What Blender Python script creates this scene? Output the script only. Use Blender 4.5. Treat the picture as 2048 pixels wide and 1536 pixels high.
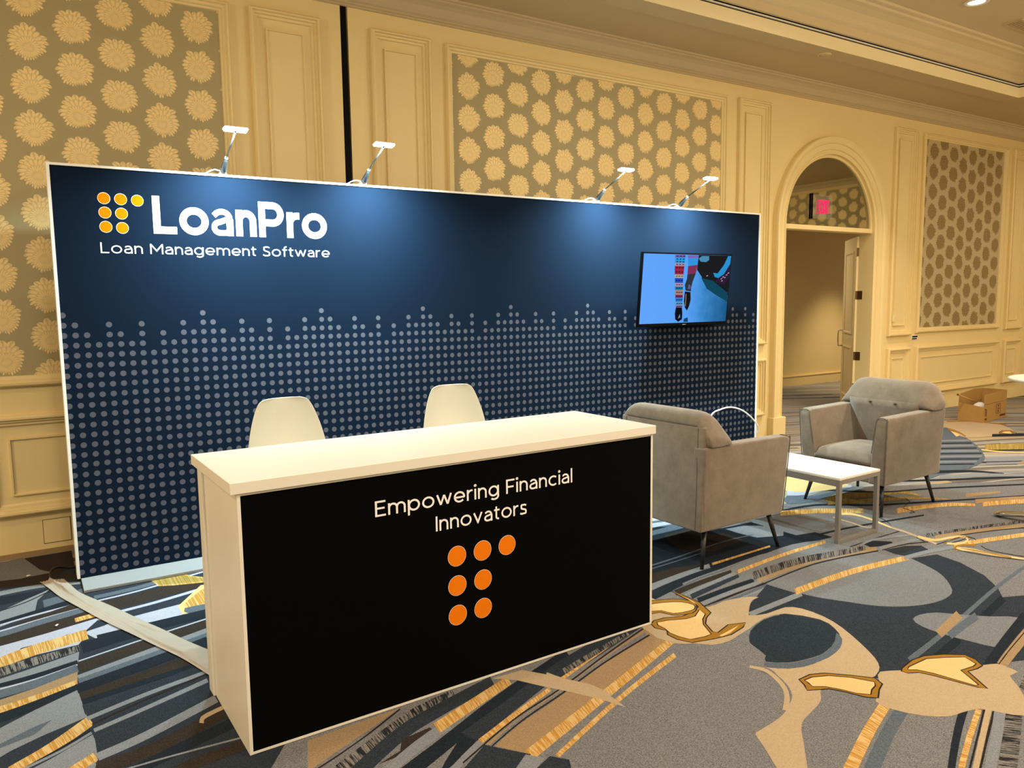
import bpy, bmesh, math, random
from mathutils import Vector, Matrix
random.seed(7)
scene = bpy.context.scene
COL = scene.collection
for o in list(bpy.data.objects): bpy.data.objects.remove(o)

# ---------------------------------------------------------------- camera
F_PX, YAW, PITCH, ROLL = 1543.781, 0.56552, -0.10816, -0.0132
CAM = Vector((-0.185, -5.1344, 1.6345))
fw = Vector((math.sin(YAW)*math.cos(PITCH), math.cos(YAW)*math.cos(PITCH), math.sin(PITCH)))
rt = Vector((math.cos(YAW), -math.sin(YAW), 0)); up = rt.cross(fw)
c_, s_ = math.cos(ROLL), math.sin(ROLL)
rt, up = c_*rt + s_*up, -s_*rt + c_*up
cd = bpy.data.cameras.new('camera'); cam = bpy.data.objects.new('camera', cd); COL.objects.link(cam)
cd.sensor_width = 36; cd.lens = F_PX/2048*36; cd.clip_start = .05; cd.clip_end = 100
M4 = Matrix.Identity(4)
for i, v in enumerate((rt, up, -fw)):
    for j in range(3): M4[j][i] = v[j]
M4.translation = CAM; cam.matrix_world = M4
scene.camera = cam

# ---------------------------------------------------------------- world, light, exposure
WARM = (1.0, .78, .48); SOFT = (1.0, .89, .75)
world = bpy.data.worlds.new('world'); scene.world = world; world.use_nodes = True
bg = world.node_tree.nodes['Background']; bg.inputs[0].default_value = (1.0, .79, .52, 1); bg.inputs[1].default_value = .40
scene.view_settings.view_transform = 'Standard'; scene.view_settings.look = 'None'
scene.view_settings.exposure = 0.0; scene.view_settings.gamma = 1.0
scene.view_settings.use_curve_mapping = False
DOWN = 44
def downlight(x, y, z, power, size=.22, color=SOFT, spread=math.radians(160)):
    l = bpy.data.lights.new('downlight', 'AREA'); l.shape = 'DISK'; l.size = size; l.energy = power; l.color = color; l.spread = spread
    o = bpy.data.objects.new('downlight', l); o.location = (x, y, z); COL.objects.link(o); return o
for lx in (-2.6, .2, 3.0, 5.6):                      # rows of recessed downlights in the hall ceiling
    for ly in (-2.0, -4.6, -7.2):
        downlight(lx, ly, 4.52, DOWN*(.32 if ly > -3 and lx < 4 else 1))
for lx, ly, lz in ((8.1, -3.4, 4.52), (8.1, -6.0, 4.52), (12.6, -1.6, 4.07), (12.6, -5.0, 4.07)):
    downlight(lx, ly, lz, DOWN*(.6 if lx > 12 else 1))
sp_ = bpy.data.lights.new('corridor_spot', 'SPOT'); sp_.energy = 340; sp_.color = WARM; sp_.spot_size = math.radians(88); sp_.spot_blend = 1.0; sp_.shadow_soft_size = .12
so_ = bpy.data.objects.new('corridor_spot', sp_); so_.location = (12.75, 2.95, 2.85); COL.objects.link(so_)   # corridor downlight
downlight(9.0, 2.6, 2.9, 22)  # added fill light, unseen, to lift the corridor wall

for lx, ly, pw in ((-4.8, -2.9, 340), (3.0, -6.8, 90), (7.5, -6.6, 350), (11.5, -5.6, 110)):        # unseen point lights added to fill the walls and counter side
    pl = bpy.data.lights.new('hall_fill_light', 'POINT'); pl.energy = pw; pl.color = WARM; pl.shadow_soft_size = .45
    po = bpy.data.objects.new('hall_fill_light', pl); po.location = (lx, ly, 3.3); COL.objects.link(po)

# ---------------------------------------------------------------- helpers
def link(o, parent=None):
    COL.objects.link(o)
    if parent is not None: o.parent = parent
    return o
def mk(name, verts, faces, mat=None, parent=None, smooth=False, mats=None, fm=None):
    me = bpy.data.meshes.new(name); me.from_pydata([tuple(v) for v in verts], [], faces)
    if mats: [me.materials.append(m) for m in mats]
    elif mat: me.materials.append(mat)
    if fm: me.polygons.foreach_set('material_index', fm)
    if smooth: me.polygons.foreach_set('use_smooth', [True]*len(me.polygons))
    me.update(); return link(bpy.data.objects.new(name, me), parent)
def from_bm(name, bm, mat, parent=None, smooth=False):
    bmesh.ops.recalc_face_normals(bm, faces=bm.faces)
    me = bpy.data.meshes.new(name); bm.to_mesh(me); bm.free(); me.materials.append(mat)
    if smooth: me.polygons.foreach_set('use_smooth', [True]*len(me.polygons))
    return link(bpy.data.objects.new(name, me), parent)
def bm_box(bm, x0, x1, y0, y1, z0, z1, M=None):
    v = [bm.verts.new(p) for p in [(x0,y0,z0),(x1,y0,z0),(x1,y1,z0),(x0,y1,z0),(x0,y0,z1),(x1,y0,z1),(x1,y1,z1),(x0,y1,z1)]]
    for f in ((3,2,1,0),(4,5,6,7),(0,1,5,4),(1,2,6,5),(2,3,7,6),(3,0,4,7)): bm.faces.new([v[i] for i in f])
    if M is not None: bmesh.ops.transform(bm, matrix=M, verts=v)
    return v
def box(name, x0, x1, y0, y1, z0, z1, mat, parent=None, bev=0.0, seg=2):
    bm = bmesh.new(); bm_box(bm, x0, x1, y0, y1, z0, z1)
    if bev: bmesh.ops.bevel(bm, geom=bm.edges[:], offset=bev, segments=seg, affect='EDGES', profile=.5)
    return from_bm(name, bm, mat, parent, bool(bev) and seg > 2)
def empty(name, loc=(0,0,0), rz=0.0):
    o = bpy.data.objects.new(name, None); o.empty_display_size = .1; o.location = loc; o.rotation_euler = (0,0,rz); COL.objects.link(o); return o
def tag(o, label, cat, group=None):
    o['label'] = label; o['category'] = cat
    if group: o['group'] = group
    return o
def struct(o): o['kind'] = 'structure'; return o
def tube_data(pts, rad, n=10, cap=True):
    P = [Vector(p) for p in pts]; R = rad if isinstance(rad, (list, tuple)) else [rad]*len(P)
    V = []; Fc = []; prev = None
    for i, p in enumerate(P):
        t = (P[min(i+1,len(P)-1)]-P[max(i-1,0)]).normalized()
        if prev is None: a = t.orthogonal().normalized()
        else: a = (prev - t*prev.dot(t)).normalized()
        prev = a; b = t.cross(a)
        for k in range(n):
            an = 2*math.pi*k/n; V.append(p + (a*math.cos(an)+b*math.sin(an))*R[i])
    for i in range(len(P)-1):
        for k in range(n): Fc.append((i*n+k, i*n+(k+1)%n, (i+1)*n+(k+1)%n, (i+1)*n+k))
    if cap: Fc.append(tuple(range(n))[::-1]); Fc.append(tuple(range((len(P)-1)*n, len(P)*n)))
    return V, Fc
def tube(name, pts, rad, mat, parent=None, n=10):
    V, Fc = tube_data(pts, rad, n); return mk(name, V, Fc, mat, parent, n > 6)
def lathe(name, prof, mat, parent=None, n=32, loc=(0,0,0)):
    V = []; Fc = []
    for r, z in prof:
        for k in range(n):
            a = 2*math.pi*k/n; V.append((loc[0]+r*math.cos(a), loc[1]+r*math.sin(a), loc[2]+z))
    m = len(prof)
    for i in range(m-1):
        for k in range(n): Fc.append((i*n+k, i*n+(k+1)%n, (i+1)*n+(k+1)%n, (i+1)*n+k))
    Fc.append(tuple(range(n))[::-1]); Fc.append(tuple(range((m-1)*n, m*n)))
    return mk(name, V, Fc, mat, parent, True)
def catmull(pts, n=6):
    P = [Vector(p) for p in pts]; out = []
    for i in range(len(P)-1):
        p0, p1, p2, p3 = P[max(i-1,0)], P[i], P[i+1], P[min(i+2,len(P)-1)]
        for k in range(n):
            t = k/n; out.append(.5*((2*p1)+(p2-p0)*t+(2*p0-5*p1+4*p2-p3)*t*t+(3*p1-p0-3*p2+p3)*t**3))
    out.append(P[-1]); return out
def add_mod(o, kind, **kw):
    m = o.modifiers.new(kind.lower(), kind)
    for k, v in kw.items(): setattr(m, k, v)
    return o

# ---------------------------------------------------------------- materials
def srgb(r, g, b):
    f = lambda c: c/12.92 if c <= .04045 else ((c+.055)/1.055)**2.4
    return (f(r/255), f(g/255), f(b/255), 1)
class NT:
    """small wrapper that writes math node trees"""
    def __init__(s, name):
        s.m = bpy.data.materials.new(name); s.m.use_nodes = True; s.t = s.m.node_tree; s.n = s.t.nodes; s.l = s.t.links
        s.b = s.n['Principled BSDF']
    def put(s, sock, v):
        if isinstance(v, bpy.types.NodeSocket): s.l.new(v, sock)
        elif v is not None: sock.default_value = v
    def math(s, op, a, b=None, c=None):
        n = s.n.new('ShaderNodeMath'); n.operation = op; s.put(n.inputs[0], a); s.put(n.inputs[1], b)
        if c is not None: s.put(n.inputs[2], c)
        return n.outputs[0]
    def add(s,a,b): return s.math('ADD',a,b)
    def sub(s,a,b): return s.math('SUBTRACT',a,b)
    def mul(s,a,b): return s.math('MULTIPLY',a,b)
    def div(s,a,b): return s.math('DIVIDE',a,b)
    def floor(s,a): return s.math('FLOOR',a)
    def frac(s,a): return s.math('FRACT',a)
    def abs(s,a): return s.math('ABSOLUTE',a)
    def gt(s,a,b): return s.math('GREATER_THAN',a,b)
    def lt(s,a,b): return s.math('LESS_THAN',a,b)
    def max(s,a,b): return s.math('MAXIMUM',a,b)
    def min(s,a,b): return s.math('MINIMUM',a,b)
    def coord(s, kind='Object'): return s.n.new('ShaderNodeTexCoord').outputs[kind]
    def sep(s, v):
        n = s.n.new('ShaderNodeSeparateXYZ'); s.put(n.inputs[0], v); return n.outputs
    def comb(s, x=0., y=0., z=0.):
        n = s.n.new('ShaderNodeCombineXYZ')
        for i, v in enumerate((x, y, z)): s.put(n.inputs[i], v)
        return n.outputs[0]
    def step(s, x, e0, e1):
        n = s.n.new('ShaderNodeMapRange'); n.interpolation_type = 'SMOOTHSTEP'; s.put(n.inputs[0], x)
        n.inputs[1].default_value = e0; n.inputs[2].default_value = e1; return n.outputs[0]
    def mix(s, f, a, b):
        n = s.n.new('ShaderNodeMix'); n.data_type = 'RGBA'; s.put(n.inputs[0], f); s.put(n.inputs[6], a); s.put(n.inputs[7], b); return n.outputs[2]
    def noise(s, vec, scale, detail=2, rough=.5, out='Fac'):
        n = s.n.new('ShaderNodeTexNoise'); s.put(n.inputs['Vector'], vec); n.inputs['Scale'].default_value = scale
        n.inputs['Detail'].default_value = detail; n.inputs['Roughness'].default_value = rough; return n.outputs[out]
    def white(s, v, dim='1D'):
        n = s.n.new('ShaderNodeTexWhiteNoise'); n.noise_dimensions = dim
        s.put(n.inputs['W' if dim == '1D' else 'Vector'], v); return n.outputs['Value']
    def ramp(s, f, stops, mode='LINEAR'):
        n = s.n.new('ShaderNodeValToRGB'); n.color_ramp.interpolation = mode; s.put(n.inputs[0], f); e = n.color_ramp.elements
        while len(e) > 1: e.remove(e[-1])
        e[0].position = stops[0][0]; e[0].color = stops[0][1]
        for p, c in stops[1:]:
            k = e.new(p); k.color = c
        return n.outputs[0]
    def bump(s, h, strength=.2, dist=.01):
        n = s.n.new('ShaderNodeBump'); s.put(n.inputs['Height'], h); n.inputs['Strength'].default_value = strength
        n.inputs['Distance'].default_value = dist; s.l.new(n.outputs[0], s.b.inputs['Normal'])
    def set(s, **kw):
        nm = dict(color='Base Color', rough='Roughness', metal='Metallic', spec='Specular IOR Level', emit='Emission Color', power='Emission Strength', sheen='Sheen Weight', trans='Transmission Weight', ior='IOR', alpha='Alpha', coat='Coat Weight')
        for k, v in kw.items(): s.put(s.b.inputs[nm[k]], v)
        return s
def plain(name, col, rough=.5, metal=0., spec=.5, var=.06, scale=9., bump=0., bscale=60., sheen=0.):
    m = NT(name); co = m.coord(); n = m.noise(co, scale, 3)
    dark = tuple(c*(1-var) for c in col[:3])+(1,); lite = tuple(min(1, c*(1+var)) for c in col[:3])+(1,)
    m.set(color=m.mix(n, dark, lite), rough=rough, metal=metal, spec=spec)
    if bump: m.bump(m.noise(co, bscale, 3), bump, .004)
    if sheen: m.set(sheen=sheen)
    return m.m
def emitter(name, col, power):
    m = NT(name); m.set(color=(0,0,0,1), emit=col, power=power, rough=.8, spec=0.); return m.m

M = {}
M['wall'] = plain('cream_wall_paint', (.84,.67,.325,1), .5, var=.03, scale=3, bump=.05, bscale=140)
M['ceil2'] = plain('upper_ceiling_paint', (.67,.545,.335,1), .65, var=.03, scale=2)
M['fascia'] = plain('lit_fascia_cream', (.92,.80,.50,1), .5, var=.02)  # lighter than the wall cream: downlight glow on the fascia put into the colour
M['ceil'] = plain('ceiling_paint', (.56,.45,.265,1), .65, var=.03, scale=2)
M['black_strip'] = plain('black_metal_strip', (.003,.003,.003,1), .6, spec=.08)
M['white_lam'] = plain('white_laminate', (.84,.785,.66,1), .38, var=.02)
M['counter_black'] = plain('black_print_panel', (.0022,.0022,.0025,1), .85, spec=.03, var=.1)
M['white_print'] = plain('white_lettering', (.93,.92,.89,1), .6, var=.01)
M['orange'] = plain('orange_print', (.86,.205,.004,1), .8, spec=.05, var=.02)
M['amber'] = plain('amber_print', (.82,.17,.0012,1), .9, spec=.02, var=.02)
M['white_frame'] = plain('white_frame_metal', (.80,.80,.76,1), .4, var=.02)
M['plate'] = plain('pale_base_plate', (.29,.295,.295,1), .5, var=.02)
M['dark_metal'] = plain('black_leg_metal', (.012,.012,.012,1), .4)
M['grey_metal'] = plain('grey_table_metal', (.30,.28,.25,1), .38, metal=.35)
M['lamp_grey'] = plain('lamp_body_grey', (.022,.024,.024,1), .45)
M['white_plastic'] = plain('white_plastic_shell', (.72,.69,.58,1), .35, var=.02)
M['wood'] = plain('light_wood_leg', (.45,.30,.15,1), .5, var=.2, scale=20)
M['chrome'] = plain('polished_chrome', (.75,.74,.72,1), .12, metal=1.0, var=.03)
M['brass'] = plain('dark_hinge_bronze', (.14,.08,.035,1), .35, metal=.7)
M['nickel'] = plain('handle_metal', (.55,.50,.42,1), .3, metal=.8)
M['tv_black'] = plain('tv_bezel_black', (.002,.002,.0025,1), .5, spec=.06)
M['cardboard'] = plain('brown_cardboard', (.38,.215,.055,1), .8, var=.12, scale=14)
M['print_dark'] = plain('dark_box_print', (.10,.035,.01,1), .8)
M['paper'] = plain('white_paper', (.80,.77,.70,1), .8)
M['cable_black'] = plain('black_cable', (.01,.01,.01,1), .5)
M['cable_white'] = plain('white_cable', (.82,.82,.80,1), .5)
M['tape'] = plain('cream_floor_tape', (.37,.315,.25,1), .6, var=.08, scale=12, bump=.3, bscale=24)
M['outline'] = plain('cover_plate_gap', (.16,.11,.04,1), .8)
m = NT('transom_mirror'); m.set(color=(.40,.40,.33,1), metal=1., rough=.02); M['mirror'] = m.m
m = NT('clear_acrylic'); m.set(color=(.85,.85,.75,1), rough=.05, alpha=.05); M['acrylic'] = m.m
M['exit_red'] = emitter('exit_letter_red', (1,.02,.10,1), 1.6)
M['led'] = emitter('led_panel_glow', (.93,1.,.97,1), 9.)
M['can_glow'] = emitter('downlight_glow', (1,.85,.6,1), 5.)
M['screen_off'] = plain('screen_glass', (.01,.01,.012,1), .15)

# backdrop fabric: navy print with the repeating dot columns
m = NT('navy_backdrop_print'); X, Y, Z = m.sep(m.coord())
PT = .05865
u = m.div(m.sub(X, .026-PT/2), PT); v = m.div(m.sub(1.581+PT/2, Z), PT)
col = m.floor(u); row = m.floor(v)
lev = [0,1,2,3,1,2,3,1,4,2,3,1,2]
k = m.math('FLOORED_MODULO', col, 13.)
lv = m.ramp(m.div(m.add(k, .5), 13.), [(i/13, (l/5,)*3+(1,)) for i, l in enumerate(lev)], 'CONSTANT')
lvn = m.n.new('ShaderNodeRGBToBW'); m.l.new(lv, lvn.inputs[0]); lvl = m.mul(lvn.outputs[0], 5.)
du = m.sub(m.frac(u), .5); dv = m.sub(m.frac(v), .5)
rr = m.math('SQRT', m.add(m.mul(du,du), m.mul(dv,dv)))
dot = m.mul(m.step(rr, .305, .265), m.gt(m.add(row, .5), lvl))
m.set(color=m.mix(dot, (.0046,.0108,.0238,1), (.082,.083,.104,1)), rough=.85, spec=.04)
M['backdrop'] = m.m

def wallpaper(name, x0, z0, px, pz, axis='x', inks=((.385,.320,.165,1),(.43,.36,.19,1),(.90,.68,.31,1))):
    m = NT(name); X, Y, Z = m.sep(m.coord()); H = X if axis == 'x' else Y
    u = m.add(m.div(m.sub(H, x0), px), .5); colm = m.floor(u); odd = m.math('FLOORED_MODULO', colm, 2.)
    v = m.add(m.div(m.sub(Z, z0), pz), m.add(.5, m.mul(odd, .5)))
    dx = m.mul(m.sub(m.frac(u), .5), px); dz = m.mul(m.sub(m.frac(v), .5), pz)
    nz = m.noise(m.coord(), 30, 2); 
    dz2 = m.add(dz, .030); r = m.math('SQRT', m.add(m.mul(dx,dx), m.mul(dz,dz))); r2 = m.math('SQRT', m.add(m.mul(dx,dx), m.mul(dz2,dz2))); th2 = m.math('ARCTAN2', dz2, dx)
    pa = m.mul(m.add(th2, m.mul(m.mul(dx, r), 26.)), 25/(2*math.pi)); pet = m.abs(m.sub(m.frac(pa), .5))
    jit = m.white(m.add(m.floor(pa), m.mul(colm, 3.)))
    edge = m.add(m.sub(.112, m.mul(m.mul(pet, pet), .085)), m.mul(m.sub(jit, .6), .022))
    inside = m.step(m.sub(edge, r), -.001, .001)
    q = m.mul(r2, 25.); ring = m.floor(m.add(q, m.mul(jit, .35)))
    p2 = m.abs(m.sub(m.frac(m.add(m.mul(m.add(th2, m.mul(m.mul(dx, r), 26.)), 25/(2*math.pi)), m.mul(ring, .5))), .5))
    line = m.max(m.step(p2, .33, .46), m.step(m.frac(m.add(m.add(q, m.mul(jit, .35)), m.mul(m.mul(p2,p2), 2.2))), .80, .93))
    fine = m.noise(m.coord(), 260, 1)
    ink = m.mul(inside, m.sub(1., m.mul(line, .5)))
    ground = m.mix(fine, inks[0], inks[1])
    m.set(color=m.mix(ink, ground, inks[2]), rough=m.sub(.60, m.mul(ink, .15)), metal=m.mul(ink, .12), spec=.4)
    return m.m
M['wp_left'] = wallpaper('wallpaper_left', -.018, 3.048, .2575, .2685)
M['wp_main'] = wallpaper('wallpaper_main', 3.214, 3.198, .2537, .2690)
M['wp_right'] = wallpaper('wallpaper_far_sheen', 10.476, 3.032, .2480, .2690, 'x', ((.50,.41,.24,1),(.55,.46,.27,1),(.25,.165,.055,1)))  # dark medallions on paler ground: angle-dependent sheen put into the colours
M['wp_end'] = wallpaper('wallpaper_end', -3.0, 3.1, .2537, .2690, 'y')

def velvet():
    m = NT('grey_velvet'); co = m.coord(); n = m.step(m.noise(co, 9, 5, .7), .18, .82); f = m.noise(co, 90, 2)
    c = m.mix(n, (.135,.099,.063,1), (.235,.183,.130,1))
    m.set(color=m.mix(m.mul(f,.25), c, (.28,.235,.18,1)), rough=.9, spec=.15, sheen=.45); m.bump(f, .12, .002); return m.m
M['velvet'] = velvet()
M['piping'] = plain('grey_piping', (.10,.09,.08,1), .8)

# carpet colours
def carpet(name, a, b, fine=230., blotch=.15, dash=None, dscale=60.):
    m = NT(name); co = m.coord(); n = m.noise(co, fine, 2, .7); f = m.step(n, .30, .70)
    col = m.mix(f, a, b)
    if dash:
        uv = m.sep(m.coord('UV')); nz = m.noise(m.comb(uv[0], m.mul(uv[1], .004), 0.), dscale, 2, .8)
        wv = m.noise(m.comb(m.mul(uv[0],3.), m.mul(uv[1], .04), 3.), 9, 1)
        col = m.mix(m.step(m.add(nz, m.mul(m.sub(wv,.5),.35)), .46, .54), col, dash)
    lo = m.noise(co, 2.3, 3); col = m.mix(m.mul(lo, blotch), col, tuple(c*.35 for c in a[:3])+(1,))
    m.set(color=col, rough=.95, spec=.08); m.bump(n, .25, .004); return m.m
def g(r, gg, b): return (r, gg, b, 1)
CP = {
 'G': carpet('carpet_grey', g(0.0938,0.0915,0.0924), g(0.2374,0.2379,0.2407)),
 'S': carpet('carpet_slate', g(0.0132,0.0175,0.0248), g(0.0374,0.0474,0.0624)),
 'K': carpet('carpet_navy', g(0.0078,0.0115,0.0170), g(0.0195,0.0266,0.0365)),
 'K2': carpet('carpet_slate_blue', g(0.0096,0.0163,0.0240), g(0.0300,0.0422,0.0544)),
 'P': carpet('carpet_black_line', g(.014,.011,.010), g(.030,.024,.021)),
 'B': carpet('carpet_brown', g(0.0210,0.0158,0.0120), g(0.0462,0.0360,0.0280)),
 'L': carpet('carpet_light_grey', g(0.1520,0.1635,0.1805), g(0.2432,0.2615,0.2850)),
 'X': carpet('carpet_pale_grey', g(0.1225,0.1280,0.1335), g(0.2100,0.2236,0.2397)),
 'N': carpet('carpet_steel', g(0.0638,0.0789,0.0997), g(0.1237,0.1494,0.1805)),
 'W': carpet('carpet_white', g(0.3200,0.3315,0.3990), g(0.4480,0.4675,0.5510)),
 'T': carpet('carpet_beige', g(0.3696,0.2751,0.1667), g(0.4620,0.3551,0.2243)),
 'O': carpet('carpet_peach', g(0.2380,0.1608,0.0857), g(0.3618,0.2484,0.1361)),
 'Y': carpet('carpet_gold_dash', g(.40,.20,.038), g(.47,.245,.05), dash=g(.58,.40,.17), dscale=125.),
 'U': carpet('carpet_ochre', g(.23,.15,.024), g(.30,.20,.04), dash=g(.37,.27,.09), dscale=125.),
 'D': carpet('carpet_black_dash', g(.14,.13,.12), g(.24,.225,.205), dash=g(.016,.017,.02), dscale=125.),
 'C': carpet('carpet_cream', g(0.5940,0.4109,0.1733), g(0.6930,0.4851,0.2178)),
 'R': carpet('carpet_ochre_outline', g(.255,.125,.015), g(.32,.16,.022)),
}
# carpet ground: arcs of stripes
m = NT('carpet_ground'); co = m.coord(); X, Y, Z = m.sep(co)
dx = m.sub(X, 4.2); dy = m.add(Y, 9.0)
rad = m.math('SQRT', m.add(m.mul(dx,dx), m.mul(dy,dy))); ang = m.math('ARCTAN2', dy, dx)
wob = m.mul(m.sub(m.noise(co, .5, 1), .5), .5)
rad = m.add(rad, wob)
def bandcol(w, seg, seed, thr):
    bi = m.floor(m.div(rad, w)); rnd = m.white(m.add(bi, seed))
    si = m.floor(m.add(m.mul(ang, seg), m.mul(rnd, 7.)))
    return m.white(m.comb(bi, si, seed), '3D')
w1 = bandcol(.21, 2.2, 3.1, 0); w2 = bandcol(.07, 3., 9.7, 0); w3 = bandcol(.028, 2., 5.3, 0)
pal = [(0,g(.07,.065,.06)),(.16,g(.17,.155,.135)),(.34,g(.045,.05,.055)),(.48,g(.24,.225,.20)),(.62,g(.10,.085,.065)),(.76,g(.33,.25,.13)),(.86,g(.20,.19,.18))]
c1 = m.ramp(w1, pal, 'CONSTANT'); c2 = m.ramp(w2, pal, 'CONSTANT'); c3 = m.ramp(w3, [(0,g(.025,.022,.02)),(.5,g(.30,.28,.25))], 'CONSTANT')
cc = m.mix(m.gt(w2, .5), c1, c2); cc = m.mix(m.gt(w3, .72), cc, c3)
pal2 = [(0,g(.016,.019,.023)),(.20,g(.045,.047,.05)),(.36,g(.030,.022,.016)),(.50,g(.14,.145,.15)),(.62,g(.02,.024,.028)),(.76,g(.30,.19,.06)),(.84,g(.20,.20,.20)),(.92,g(.40,.39,.40))]
d1 = m.mix(m.gt(w2, .45), m.ramp(w1, pal2, 'CONSTANT'), m.ramp(w2, pal2, 'CONSTANT'))
cc = m.mix(m.step(X, 4.0, 1.0), cc, d1)
n = m.noise(co, 150, 2, .7)
cc = m.mix(m.mul(m.step(n, .36, .64), .35), cc, m.mix(.5, cc, g(.5,.45,.4)))
m.set(color=cc, rough=.95, spec=.08); m.bump(n, .25, .004)
M['carpet'] = m.m

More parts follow.
